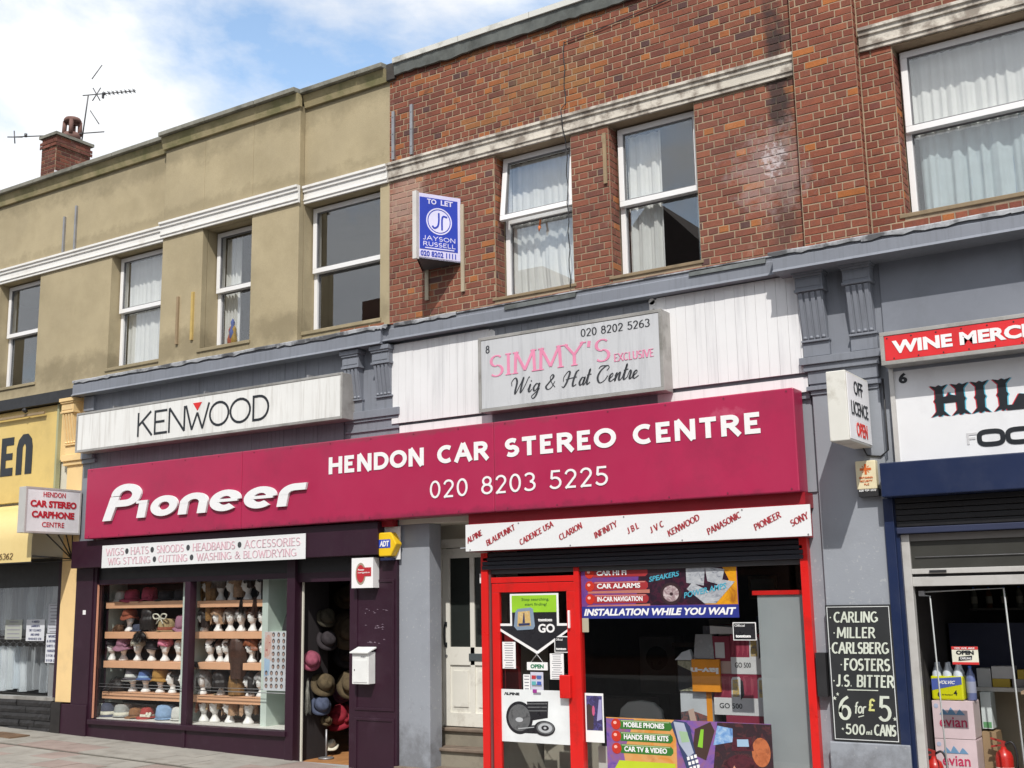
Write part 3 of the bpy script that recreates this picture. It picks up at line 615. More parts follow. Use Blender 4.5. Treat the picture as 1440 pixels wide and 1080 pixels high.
# cable down the wall
mb = MB(); mb.tube([(-5.98+.01*math.sin(i*1.9), -.022-(.085 if 6.78 < 5.08+i*.105 < 7.08 else 0), 5.08+i*.105) for i in range(28)], .006, 5)
mb.tube([(-5.97, -.022, 7.9), (-5.5, -.022, 7.93), (-4.7, -.022, 8.02), (-4.2, -.022, 8.16)], .005, 5); mb.build('cable', rubber, bb)
# timber strip at the jamb
bx('timber_strip', timber, bb, -5.53, -5.49, -.03, -.012, 6.15, 6.72)
# lead apron (wavy) and pale metal edge trim, roof tiles behind
mb = MB(); n = 64; vs = []
rr = random.Random(5); zz = [8.145+.014*math.sin(i*.45)*rr.random()+.012*rr.random() for i in range(n+1)]
for i in range(n+1):
    x = -8.36+(8.36-3.4)*i/n
    vs += [(x, -.045-.02*rr.random(), zz[i]), (x, -.075-.006*rr.random(), 8.29), (x, -.01, 8.29), (x, -.02, zz[i])]
mb.add(vs, [(i*4+a, i*4+4+a, i*4+4+(a+1) % 4, i*4+(a+1) % 4) for i in range(n) for a in range(4)]); mb.build('lead_apron', mat('verdigris_lead', (.13, .14, .13), .6, .25, 4, .3, 25, dirt=(.05, .055, .05), dirt_amt=.7, dscale=3), bb)
for k in range(5): bx('edge_trim', mat('pale_trim', (.62, .62, .58), .5, .06, 2, dirt=(.2, .2, .17), dirt_amt=.7, dscale=4) if k == 0 else bpy.data.materials['pale_trim'], bb, -8.36+k*.992, -8.36+(k+1)*.992-.006, -.10, -.02, 8.293, 8.362)
bx('parapet_end_cap', mat('sooty_block', (.05, .045, .04), .9, .3, 6, .5, 60), bb, -8.49, -8.365, -.05, .3, 8.12, 8.33)
for i in range(18):
    for j in range(2):
        x = -8.34+i*.275+(.13 if j else 0)
        if x > -3.7: continue
        MB().hexa([(x, -.06+j*.25, 8.365+j*.06), (x+.268, -.06+j*.25, 8.365+j*.06), (x+.268, -.06+j*.25, 8.385+j*.06), (x, -.06+j*.25, 8.388+j*.06), (x, .26+j*.25, 8.425+j*.06), (x+.268, .26+j*.25, 8.425+j*.06), (x+.268, .26+j*.25, 8.45+j*.06), (x, .26+j*.25, 8.45+j*.06)]).build('roof_tile', roof_tile, bb)

br = thing('brick_building', (-1, 0, 5), 'red brick building at the right edge with a tall pier and large curtained window', 'building')
B3 = (-2.45, -.55, 5.20, 6.85)
mb = MB(); wall(mb, -2.765, 2.5, 4.805, 9.6, 0, .3, [B3]); mb.box(-3.37, -2.765, -.10, .3, 4.805, 9.6); mb.build('wall', mortar, br)
lay_bricks(br, [(-3.368, -2.762, 4.98, 8.6, -.10, [], 'pier', 'x'), (-2.755, 2.4, 4.98, 6.85, 0, [(B3[0], B3[1], 5.15, 6.9)], 'pier', 'x'), (-2.755, 2.4, 7.09, 8.6, 0, [], 'upper2', 'x'),
                (-.098, -.005, 4.98, 8.3, -2.765, [], 'pier', 'y'), (.004, .19, 5.2, 6.84, B3[0], [], 'pier', 'y')], 300, 9)
bx('lower_wall', grey_pil, br, -3.44, 2.5, .03, .29, 2.71, 4.803)
room(br, -2.7, 2.4, .32, 5.5, 5.0, 7.9)
band(-2.74, 2.5, -.002, 6.86, stone_dirty, br)
w3 = upper_window(br, B3[0]+.014, B3[1]-.002, B3[2]+.002, B3[3]-.002, 6.06, .2)
curtain(w3, B3[0]+.1, B3[1]-.1, 5.27, 6.04, .33, curtain_b, 11, .03, 21); curtain(w3, B3[0]+.08, B3[1]-.1, 6.0, 6.80, .30, curtain_m, 17, .014, 22)
bx('window_sill', sill_m, br, B3[0]-.05, B3[1]+.04, -.018, .2, B3[2]-.04, B3[2], bevel=.006)

# ------------------------------------------------------------------ chimney on the left roof
ch = thing('chimney_stack', (-19.7, 3.4, 8.0), 'small brick chimney stack with one clay pot on the roof at the left', 'chimney')
MB().box(-19.88, -19.42, 3.02, 3.82, 7.9, 11.10).build('wall', mortar, ch)
mass = MB(); rnd = random.Random(4); L0 = LOC[ch.name]; cnt = []
for r_ in range(44):
    z = 8.0+.0375+r_*.0755; o_ = .03 if 10.87 < z < 11.02 else 0
    if z > 11.09: break
    for (axis, a0, a1, fixed) in (('x', -19.88-o_, -19.42+o_, 3.02-o_), ('y', 3.02-o_, 3.82+o_, -19.42+o_)):
        x = a0-(0 if r_ % 2 else .112)
        while x < a1-.03:
            a, c = max(a0, x), min(a1, x+.225); x += .225
            if c-a < .04: continue
            col = tuple(Vector(rnd.choice(PAL))*rnd.uniform(.5, .95)); p, f = brick_geo(c-a-.012, .063, rnd.randrange(4), .008)
            cx = (a+c)/2
            if axis == 'x': p = [Vector(q)+Vector((cx, fixed, z)) for q in p]
            else: p = [Matrix.Rotation(R(90), 3, 'Z') @ Vector(q)+Vector((fixed, cx, z)) for q in p]
            if z > 9.5 and len(cnt) < 110:
                bo = MB().add(p, f, col=col).build('brick', brick_a, ch); cnt.append(bo)
            else: mass.add(p, f, col=col)
mass.build('brickwork', brick_a, ch, kind='stuff')
MB().box(-19.93, -19.37, 2.97, 3.87, 11.10, 11.16).hexa([(-19.9, 3.0, 11.16), (-19.4, 3.0, 11.16), (-19.5, 3.2, 11.22), (-19.8, 3.2, 11.22), (-19.9, 3.84, 11.16), (-19.4, 3.84, 11.16), (-19.5, 3.64, 11.22), (-19.8, 3.64, 11.22)]).build('chimney_cap', coping_m, ch)
pot_m = mat('clay_pot', (.16, .085, .07), .85, .25, 6, .3, 50)
pt = MB(); c = Vector((-19.64, 3.52, 11.20))
pt.lathe(c, [(.185, 0), (.175, .08), (.165, .14)], 16, cap=True)
for k in range(4):
    a = R(45+90*k); pt.tube([c+Vector((.155*math.cos(a), .155*math.sin(a), .1)), c+Vector((.145*math.cos(a), .145*math.sin(a), .40))], .045, 8)
pt.lathe(c, [(.175, .38), (.175, .43), (.15, .47), (.05, .49)], 16); pt.build('chimney_pot', pot_m, ch)
bx('lead_flashing', white_board, ch, -19.41, -19.395, 3.0, 3.84, 9.6, 10.35)
# aerials
ae = thing('tv_aerial', (-19.6, 3.7, 11.0), 'thin many-armed television aerial on a mast above the chimney', 'aerial')
al = mat('aerial_metal', (.10, .10, .105), .5, .1, 5, metal=.5)
m0 = Vector((-19.45, 3.62, 11.15)); m1 = Vector((-19.08, 3.45, 12.02))
MB().tube([m0, m1], .014, 6).build('mast', al, ae)
ax = Vector((.90, .40, .0)).normalized(); MB().tube([m1-ax*.12, m1+ax*1.02], .011, 6).build('boom', al, ae)
for k in range(8):
    p = m1+ax*(.36+k*.09); MB().tube([p-Vector((0, 0, .035)), p+Vector((0, 0, .035))], .010, 5).tube([p-Vector((-.05, .08, 0)), p+Vector((-.05, .08, 0))], .007, 5).build('element', al, ae)
for s, q in ((1, .46), (-1, .46)):
    p = m1+ax*.18; d = Vector((.30, .18, .62*s)).normalized()
    MB().tube([p-d*.16, p+d*.16], .011, 5).build('reflector', al, ae); p2 = m1+ax*.06+Vector((0, 0, .34*s)); MB().tube([p2, p2+d*.0+Vector((.17, .1, .30*s))], .010, 5).build('reflector', al, ae)
MB().box(m1.x+.28, m1.x+.31, m1.y+.11, m1.y+.15, m1.z-.1, m1.z+.02).build('junction_box', al, ae)
ae2 = thing('tv_aerial', (-19.9, 3.4, 10.9), 'low horizontal aerial boom reaching out beyond both sides of the chimney top', 'aerial')
MB().tube([(-20.55, 2.85, 11.27), (-19.9, 3.3, 11.30), (-19.05, 3.85, 11.36)], .012, 6).build('boom', al, ae2)
MB().tube([(-20.55, 2.85, 11.13), (-20.57, 2.83, 11.4)], .012, 6).tube([(-20.68, 2.76, 11.27), (-20.44, 2.94, 11.27)], .012, 6).build('element', al, ae2)
MB().tube([(-20.38, 2.97, 11.27), (-20.38, 2.97, 11.34)], .03, 6).build('junction_box', al, ae2)
# pitched roof of the rendered building, behind its parapet
MB().hexa([(-21, .4, 8.05), (-8.6, .4, 8.05), (-8.6, .4, 8.15), (-21, .4, 8.15), (-21, 6.2, 8.7), (-8.6, 6.2, 8.7), (-8.6, 6.2, 8.8), (-21, 6.2, 8.8)]).build('roof', roof_tile, rb)

# ------------------------------------------------------------------ houses across the street, behind the camera (they show in the panes)
ob_m = mat('opposite_brick', (.16, .085, .06), .9, .2, 1)
for k, (x0, x1, h) in enumerate(((-46, -37, 9.5), (-36.8, -29, 8.8), (-28.8, -20.5, 13.4), (-20.3, -12, 11.6), (-11.8, -3.5, 9.2), (-3.3, 6, 8.8))):
    hb = thing('terraced_house', ((x0+x1)/2, -24, -.6), 'brown brick terraced house across the street, number %s from the left' % ('first second third fourth fifth sixth'.split()[k]), 'house', 'houses across the street behind the viewer')
    bx('wall', ob_m, hb, x0, x1, -31, -23, -.6, h)
    if k in (1, 2, 3): MB().add([(x0+1, -23, h), (x1-1, -23, h), ((x0+x1)/2, -23, h+(3.4 if k != 2 else 1.6)), (x0+1, -31, h), (x1-1, -31, h), ((x0+x1)/2, -31, h+(3.4 if k != 2 else 1.6))], [(0, 1, 2), (5, 4, 3), (0, 3, 4, 1), (1, 4, 5, 2), (2, 5, 3, 0)]).build('roof', roof_tile, hb)
    for q in range(4):
        xx = x0+1+q*(x1-x0-2)/3.6
        bx('window', upvc, hb, xx, xx+1, -22.98, -22.9, 4.6, 6.2)
    bx('shop_window', rubber, hb, x0+.6, x1-.6, -22.98, -22.9, 0, 2.4); bx('shop_sign', P('sign%d' % k, random.choice([(.3, .3, .32), (.08, .12, .3), (.4, .1, .08)])), hb, x0+.4, x1-.4, -22.98, -22.8, 2.7, 3.4)

# ================================================================== FASCIAS, CORNICES, CONSOLES
def boards(name, th, x0, x1, z0, z1, y, w_, m, lean=.0, jit=.002, rnd=random.Random(2), edge=0):
    x = x0
    while x < x1-.01:
        b = min(x+w_, x1); d = rnd.uniform(-jit, jit)
        e = edge*rnd.uniform(0, 1)
        MB().hexa([(x, y-.014+d, z0+e*.3), (b-.0025, y-.014+d, z0+e*.3), (b-.0025, y-.014+d-lean, z1-e), (x, y-.014+d-lean, z1-e), (x, y+.004, z0), (b-.0025, y+.004, z0), (b-.0025, y+.004-lean, z1-e), (x, y+.004-lean, z1-e)]).build(name, m, th, bevel=0)
        x = b
def cornice(th, x0, x1, zt, zb, y, m):
    mb = MB(); prof = [(0, zt), (-y, zt), (-y, zt-.035), (-y+.012, zt-.05), (-y+.012, zb+.03), (-y+.04, zb), (0, zb)]
    pr = [(p[0], p[1]) for p in prof]
    vs = [(x0, -a, z) for a, z in pr]+[(x1, -a, z) for a, z in pr]; k = len(pr)
    mb.add(vs, [tuple(range(k))[::-1], tuple(range(k, 2*k))]+[(i, (i+1) % k, k+(i+1) % k, k+i) for i in range(k)])
    return mb.build('cornice', m, th)
def flashing(th, x0, x1, z, y, seed):
    """dressed lead along the cornice top, cut in sheets with lifted wavy edges"""
    rnd = random.Random(seed); x = x0
    while x < x1-.05:
        b = min(x+rnd.uniform(.9, 1.6), x1); n = 14; vs = []; lift = rnd.choice((0, .01, .02))
        for i in range(n+1):
            t = i/n; xx = x+(b-x)*t; q = .003*math.sin(t*9+rnd.random())+lift*.35*t; dr = .018+.014*rnd.random()*(1 if rnd.random() < .5 else 2)
            vs += [(xx, .0, z+.045), (xx, y-.02, z+.014+q), (xx, y-.026, z+.004+q), (xx, y-.024, z-dr+q)]
        MB().add(vs, [(i*4+a, i*4+4+a, i*4+5+a, i*4+1+a) for i in range(n) for a in range(3)]).build('lead_flashing', lead, th)
        x = b-.03
def console(th, x0, x1, zt, zb, dt, db, m):
    """scrolled bracket: capped block on a fluted tapering body, bead roll and base block"""
    c = MB(); xm, xw = (x0+x1)/2, (x1-x0)
    c.box(x0-.015, x1+.015, -dt-.035, 0, zt-.05, zt); c.box(x0, x1, -dt-.02, 0, zt-.075, zt-.05); c.box(x0+.004, x1-.004, -dt, 0, zt-.19, zt-.075)
    c.box(x0-.006, x1+.006, -dt-.012, 0, zt-.215, zt-.19)
    for i in (.02,): c.box(x0+i, x1-i, -dt-.006, -dt, zt-.17, zt-.095)
    a, b = x0+.018, x1-.018; za, zb2 = zt-.215, zb+.16
    c.hexa([(a, -db-.012, zb2), (b, -db-.012, zb2), (b, -dt+.015, za), (a, -dt+.015, za), (a, 0, zb2), (b, 0, zb2), (b, 0, za), (a, 0, za)])
    bl = c.build('console_bracket', m, th, bevel=.004)
    f = MB(); n = 4; wd = (b-a)/n
    for k in range(n):
        u0, u1 = a+k*wd+wd*.18, a+(k+1)*wd-wd*.18
        f.hexa([(u0, -db-.024, zb2+.02), (u1, -db-.024, zb2+.02), (u1, -dt+.001, za-.01), (u0, -dt+.001, za-.01), (u0, -db, zb2+.02), (u1, -db, zb2+.02), (u1, -dt+.03, za-.01), (u0, -dt+.03, za-.01)])
        f.lathe(((u0+u1)/2, -db-.02, zb2+.015), [(.004, -.018), (.02, -.01), (.022, 0), (.016, .014), (.003, .02)], 8)
    f.build('fluting', m, bl)
    MB().box(x0+.008, x1+.004, -db-.035, 0, zb+.135, zb+.155).box(x0+.014, x1-.004, -db-.01, 0, zb, zb+.135).build('base_block', m, bl, bevel=.003)

# --- wig shop fascia
wf = thing('shop_fascia', (-11.5, 0, 3.7), 'grey fascia of narrow vertical boards around the KENWOOD lightbox', 'fascia')
bx('backing', grey, wf, -14.0, -9.12, -.004, .02, 3.60, 4.80)
boards('board', wf, -13.98, -9.14, 3.66, 4.77, -.01, .070, grey)
cornice(wf, -14.12, -8.46, 4.97, 4.77, -.17, grey); flashing(wf, -14.12, -8.35, 4.975, -.17, 4)
bx('corner_moulding', grey, wf, -14.02, -13.80, -.06, 0, 4.55, 4.76, bevel=.005)
# --- console pilaster between wig shop and doorway
mp_ = thing('console_pilaster', (-8.7, 0, 3.6), 'grey pair of fluted brackets between the grey boards and the white boards', 'pilaster')
bx('back_panel', grey, mp_, -9.12, -8.30, -.012, .01, 3.60, 4.77)
console(mp_, -9.10, -8.84, 4.76, 4.02, .13, .045, grey); console(mp_, -8.64, -8.38, 4.76, 4.02, .13, .045, grey)
m = MB().box(-9.13, -8.28, -.075, 0, 3.93, 4.02).box(-9.11, -8.30, -.055, 0, 3.895, 3.93).box(-9.09, -8.31, -.035, 0, 3.80, 3.895).box(-9.11, -8.30, -.045, 0, 3.775, 3.80).box(-9.08, -8.32, -.025, 0, 3.5, 3.775)
m.build('capital', grey, mp_, bevel=.004)
# --- central fascia with white boards
cf = thing('shop_fascia', (-6, 0, 3.7), 'white painted board fascia around the grey wig and hat lightbox, patchy grey behind it', 'fascia')
bx('backing', grey, cf, -8.30, -3.45, -.004, .02, 3.60, 4.82)
rw = random.Random(8)
boards('white_board', cf, -8.40, -7.02, 3.83, 4.765, -.035, .105, white_board, rnd=rw)
boards('grey_board', cf, -7.02, -4.96, 3.80, 4.765, -.02, .105, grey, rnd=rw)
boards('white_board', cf, -4.96, -3.47, 3.84, 4.79, -.035, .105, white_board, rnd=rw)
bx('lower_rail', white_board, cf, -8.30, -3.45, -.03, 0, 3.66, 3.80)
bx('grey_trim', grey, cf, -7.0, -5.0, -.036, -.03, 3.70, 3.815)
# splashes of white paint over the grey boards at the joint
sp = MB(); rw = random.Random(1)
for (x, z, r_) in ((-7.0, 4.70, .05), (-6.98, 4.62, .035), (-4.99, 4.72, .055), (-5.0, 4.64, .04), (-5.02, 4.77, .03)):
    sp.poly(FY(-.036), [(x+r_*(1+.3*rw.random())*math.cos(a*.52), z+r_*(1+.3*rw.random())*math.sin(a*.52)) for a in range(12)], 0, .002)
sp.build('paint_patch', white_board, cf)
cornice(cf, -8.46, -3.62, 4.985, 4.80, -.12, grey); flashing(cf, -8.3, -7.4, 4.985, -.12, 14)
MB().hexa([(-6.75, -.15, 4.92), (-5.85, -.15, 4.93), (-5.85, -.14, 4.975), (-6.75, -.14, 4.97), (-6.75, -.11, 4.94), (-5.85, -.11, 4.95), (-5.85, -.08, 5.01), (-6.75, -.08, 5.0)]).build('lifted_lead', lead_d, cf)
MB().hexa([(-4.55, -.15, 4.93), (-3.75, -.15, 4.93), (-3.75, -.14, 4.975), (-4.55, -.14, 4.97), (-4.55, -.11, 4.94), (-3.75, -.11, 4.95), (-3.75, -.08, 5.01), (-4.55, -.08, 5.0)]).build('lifted_lead', lead_d, cf)
bx('thin_flashing', lead, cf, -7.4, -3.62, -.135, 0, 4.986, 5.0)
# --- right: big pilaster with two brackets
rp = thing('console_pilaster', (-3.1, 0, -.2), 'tall grey pilaster with two fluted brackets beside the wine shop, chalkboard on its shaft', 'pilaster')
bx('shaft', grey_pil, rp, -3.42, -2.80, -.02, .3, .52, 3.62, bevel=.006); bx('recessed_shaft', grey_pil, rp, -3.56, -3.42, .05, .3, -.4, 3.9)
bx('plinth', grey_pil, rp, -3.46, -2.76, -.06, .3, -.5, .52, bevel=.01)
MB().box(-3.50, -2.74, -.10, 0, 3.90, 3.97).box(-3.47, -2.77, -.075, 0, 3.84, 3.90).box(-3.44, -2.79, -.05, 0, 3.72, 3.84).box(-3.46, -2.77, -.06, 0, 3.66, 3.70).box(-3.43, -2.8, -.035, 0, 3.62, 3.66).box(-3.43, -2.8, -.035, 0, 3.70, 3.72).build('capital', grey, rp, bevel=.004)
bx('back_panel', grey, rp, -3.52, -2.72, -.012, .02, 3.97, 4.80)
console(rp, -3.48, -3.21, 4.80, 3.98, .15, .05, grey); console(rp, -3.03, -2.77, 4.80, 3.98, .15, .05, grey)
# --- right fascia
rf = thing('shop_fascia', (-1, 0, 3.7), 'smooth grey sheet fascia with a deep projecting cornice above the red wine sign', 'fascia')
bx('sheet_panel', grey_sheet, rf, -2.72, 2.5, -.04, .02, 3.75, 4.80, bevel=.006)
bx('panel_seam', grey, rf, -1.49, -1.455, -.055, -.04, 4.1, 4.78)
cornice(rf, -3.62, 2.5, 4.95, 4.77, -.30, grey); flashing(rf, -3.66, 2.5, 4.955, -.30, 31)
# --- left: cream pilaster + yellow shop top
lp = thing('console_pilaster', (-14.2, 0, 0), 'cream painted narrow pilaster with one bracket between the yellow shop and the wig shop', 'pilaster')
bx('shaft', cream_pil, lp, -14.36, -14.02, -.03, .2, .52, 3.95, bevel=.006); bx('grey_side', grey, lp, -14.02, -13.72, -.02, .2, 2.6, 3.95)
bx('base', mat('black_gloss_base', (.02, .018, .018), .4, .3, 6, dirt=(.5, .5, .5), dirt_amt=.8, dscale=5, dlo=.66, dhi=.72), lp, -14.40, -14.2, -.06, .2, -.2, .52); bx('base_block', purple, lp, -14.2, -13.66, -.05, .2, -.2, .50, bevel=.005)
console(lp, -14.40, -14.12, 4.76, 3.95, .15, .05, cream_pil); bx('back_panel', cream_pil, lp, -14.60, -14.02, -.012, .02, 3.9, 4.80)
MB().box(-14.44, -14.0, -.085, 0, 3.86, 3.95).box(-14.42, -14.01, -.06, 0, 3.80, 3.86).box(-14.39, -14.02, -.045, 0, 3.4, 3.43).build('capital', cream_pil, lp, bevel=.004)
MB().box(-14.0, -13.74, -.085, 0, 3.86, 3.95).box(-14.0, -13.72, -.06, 0, 3.80, 3.86).build('grey_capital', grey, lp, bevel=.004)

# ================================================================== SIGNS
def lightbox(name, label, cat, x0, x1, z0, z1, y0, y1, face, fr_m=alu, rim=.03, group=None):
    t = thing(name, ((x0+x1)/2, y1, z0), label, cat, group)
    bx('case', fr_m, t, x0, x1, y0, y1, z0, z1, bevel=.006)
    MB().box(x0+rim, x1-rim, y0-.006, y0-.0005, z0+rim, z1-rim).build('face_panel', face, t)
    sash_frame(MB(), x0-.004, x1+.004, z0-.004, z1+.004, y0-.012, y0-.0002, rim).build('rim', fr_m, t, bevel=.003)
    return t
ks = lightbox('lightbox_sign', 'long white lightbox sign reading KENWOOD, water stained, above the crimson sign', 'sign', -13.86, -8.96, 3.925, 4.475, -.27, -.03, box_w)
fr = FY(-.276)
mb = MB(); gl = [('K', -12.59, .32), ('E', -12.26, .28), ('N', -11.98, .36), ('O', -11.20, .37), ('O', -10.83, .38), ('D', -10.44, .30)]
for c, x, w_ in gl: stroke_text(mb, fr, c, x, 4.03, w_, .325, .092, gap=0)
for s in ([(0, 1), (.27, 0)], [(.27, 0), (.5, .66)], [(.5, .66), (.73, 0)], [(.73, 0), (1, 1)]): ribbon(mb, fr, [(-11.63+px*.43, 4.03+py*.325) for px, py in s], lambda q: .029, 0, .005+.0003*random.random())
build_words(mb, 'letter', ink, ks, -.02); MB().poly(fr, [(-11.50, 4.375), (-11.335, 4.375), (-11.415, 4.27)], 0, .005).build('red_triangle', P('triangle_red', (.62, .02, .02)), ks)
cl = MB()
for x in (-13.2, -11.4, -9.6): cl.box(x, x+.03, -.2, -.02, 4.475, 4.53)
cl.build('fixing_clip', steel, ks)

ss = lightbox('lightbox_sign', 'grey wig and hat centre lightbox with pink and black lettering, on the white boards', 'sign', -7.03, -4.82, 3.80, 4.62, -.24, -.04, box_g, rim=.035)
fr = FY(-.246)
mb = MB(); stroke_text(mb, fr, "SIMMY'S", -6.88, 4.17, 1.47, .235, .15, .05, serif=.13); stroke_text(mb, fr, 'EXCLUSIVE', -5.36, 4.15, .44, .08, .16, .07, serif=.12); build_words(mb, 'pink_lettering', P('pink_print', (.70, .24, .38)), ss, .06)
mb = MB(); stroke_text(mb, fr, '020 8202 5263', -5.74, 4.46, .79, .082, .15, .06, serif=0); stroke_text(mb, fr, '8', -6.93, 4.44, .045, .085, .15, .08)
def smooth(pts, n=6):
    out_ = []; q = [Vector(p) for p in pts]; q = [q[0]*2-q[1]]+q+[q[-1]*2-q[-2]]
    for i in range(1, len(q)-2):
        for k in range(n):
            t = k/n; out_.append(tuple(.5*((2*q[i])+(q[i+1]-q[i-1])*t+(2*q[i-1]-5*q[i]+4*q[i+1]-q[i+2])*t*t+(3*q[i]-q[i-1]-3*q[i+1]+q[i+2])*t**3)))
    return out_+[tuple(q[-2])]
SCR = {'W': (1.5, [[(.0, .55), (-.06, .85), (.2, 1.1), (.42, .8), (.38, .2), (.45, .0), (.75, .6), (.95, 1.05), (.88, .5), (.9, .02), (1.2, .5), (1.4, 1.0), (1.5, 1.02)]]),
       'i': (.42, [[(0, .15), (.16, .5), (.1, .1), (.2, .0), (.36, .16)]]), 'g': (.62, [[(.5, .42), (.3, .52), (.08, .25), (.2, .02), (.42, .2), (.54, .5), (.44, -.2), (.2, -.48), (.02, -.32), (.3, -.1), (.62, .16)]]),
       '&': (1.1, [[(.9, .1), (.62, .35), (.35, .75), (.5, .98), (.62, .8), (.3, .45), (.1, .2), (.3, .0), (.6, .12), (.8, .5)]]),
       'H': (1.35, [[(.0, .4), (.0, .7), (.3, 1.05), (.45, .9), (.3, .3), (.1, .0), (-.06, .08)], [(1.2, 1.05), (1.0, .9), (.85, .3), (.9, .0), (1.15, .1)], [(.2, .5), (.6, .56), (1.1, .6)]]),
       'a': (.56, [[(.44, .42), (.25, .52), (.06, .22), (.16, .0), (.34, .16), (.46, .5), (.38, .1), (.46, .0), (.56, .14)]]), 't': (.4, [[(0, .14), (.24, 1.0), (.12, .2), (.2, .0), (.38, .14)], [(.04, .62), (.4, .66)]]),
       'C': (1.05, [[(.8, .75), (.95, .95), (.75, 1.08), (.3, .8), (.12, .35), (.35, .0), (.7, .1), (.95, .4)], [(.1, .95), (.3, 1.1), (.75, 1.08)]]), 'e': (.48, [[(.02, .14), (.3, .36), (.26, .52), (.1, .4), (.06, .12), (.2, .0), (.48, .16)]]),
       'n': (.62, [[(0, .3), (.12, .5), (.06, .0), (.26, .44), (.38, .5), (.36, .1), (.46, .0), (.6, .14)]]), 'r': (.42, [[(0, .14), (.14, .56), (.24, .44), (.2, .08), (.28, .0), (.42, .14)]]), ' ': (.45, [])}
def script(mb, fr, body, x0, y0, width, h):
    tot = sum(SCR[c][0] for c in body); k = width/(tot*h); x = 0
    for c in body:
        for j, s in enumerate(SCR[c][1]):
            ribbon(mb, fr, smooth([(x0+((x+a)*k+.22*b)*h, y0+b*h) for a, b in s]), lambda q: h*(.045+.10*max(0, -q.y)**2 if True else 0), 0, .0045+.0003*(j+len(mb.v) % 3))
        if c == 'i': mb.ell(fr, x0+((x+.2)*k+.16)*h, y0+.74*h, .05*h, .05*h, 0, .0045, n=8)
        x += SCR[c][0]
script(mb, fr, 'Wig & Hat Centre', -6.62, 3.955, 1.52, .155); build_words(mb, 'black_lettering', P('charcoal_print', (.035, .038, .045)), ss, .05)

pk = thing('fascia_sign', (-8.5, 0, 2.72), 'very long crimson fascia sign with white car stereo lettering running across both shopfronts', 'sign')
for a, b in ((-13.60, -10.6), (-10.597, -6.84), (-6.837, -3.515)): bx('sign_panel', pink, pk, a, b, -.26, -.02, 2.715, 3.675, bevel=.012)
fr = FY(-.262); mb = MB()
for w_, a, b in (('HENDON', -9.17, -7.77), ('CAR', -7.58, -6.90), ('STEREO', -6.69, -5.37), ('CENTRE', -5.17, -3.84)): stroke_text(mb, fr, w_, a+.01, 3.28, b-a-.02, .20, .27, .225, gap=.22)
build_words(mb, 'shop_name', white, pk, .10)
mb = MB()
for w_, a, b in (('020', -7.70, -7.17), ('8203', -7.01, -6.31), ('5225', -6.16, -5.46)): stroke_text(mb, fr, w_, a+.01, 2.905, b-a-.02, .195, .125, .115, gap=.16)
build_words(mb, 'phone_number', white, pk, .10)
sc_ = MB(); rj = random.Random(12)
for x in [-13.5+.62*i for i in range(17)]:
    for z in (2.745, 3.645): sc_.ell(fr, x+rj.uniform(-.01, .01), z, .009, .009, 0, .003, n=8)
sc_.build('screw_heads', P('screw_crimson', (.18, .02, .05)), pk, kind='stuff')
# raised rounded italic letters
def fat(parts, sl=.25):
    """one raised letter; each piece is a pair of outlines (outer, inner) with as many points each"""
    m_ = MB()
    for q_, (o_, i_) in enumerate(parts):
        f2 = FY(-.30); d0, d1 = -.036, -.008+.0015*q_; k = len(o_); sh = lambda p: (p[0]+sl*(p[1]-3.08), p[1])
        O1 = [f2(*sh(p), d1) for p in o_]; I1 = [f2(*sh(p), d1) for p in i_]; O0 = [f2(*sh(p), d0) for p in o_]; I0 = [f2(*sh(p), d0) for p in i_]
        fs = []
        for n_ in range(k-1): fs += [(n_, n_+1, k+n_+1, k+n_), (n_, 2*k+n_, 2*k+n_+1, n_+1), (k+n_, k+n_+1, 3*k+n_+1, 3*k+n_)]
        fs += [(0, k, 3*k, 2*k), (k-1, 3*k-1, 4*k-1, 2*k-1)]
        m_.add(O1+I1+O0+I0, fs)
    return m_.build('letter', letter_w, pk)
def ring(cx, cz, ox, oz, ix, iz, a0, a1, n=30): return (arc(cx, cz, ox, oz, a0, a1, n), arc(cx, cz, ix, iz, a0, a1, n))
def bar(x0, x1, z0, z1): return ([(x0, z1), (x1, z1)], [(x0, z0), (x1, z0)])
fat([ring(-12.75, 3.262, .30, .150, .125, .062, 182, -92), bar(-12.98, -12.74, 3.112, 3.20), ([(-13.17, 2.935), (-13.055, 3.25)], [(-13.0, 2.935), (-12.875, 3.25)])], .12)
fat([bar(-12.47, -12.31, 2.945, 3.17), bar(-12.53, -12.31, 3.135, 3.172)])
fat([ring(-11.975, 3.078, .255, .132, .105, .052, 90, 450)])
fat([bar(-11.675, -11.52, 2.945, 3.12), ring(-11.42, 3.085, .255, .124, .10, .045, 180, 0), bar(-11.32, -11.165, 2.945, 3.087)])
for xe in (-10.855, -10.255): fat([ring(xe, 3.078, .27, .132, .11, .055, 4, 312), bar(xe-.14, xe+.22, 3.062, 3.098)])
fat([bar(-9.94, -9.785, 2.945, 3.087), ring(-9.69, 3.085, .25, .124, .095, .042, 180, 88), bar(-9.70, -9.52, 3.127, 3.208)])

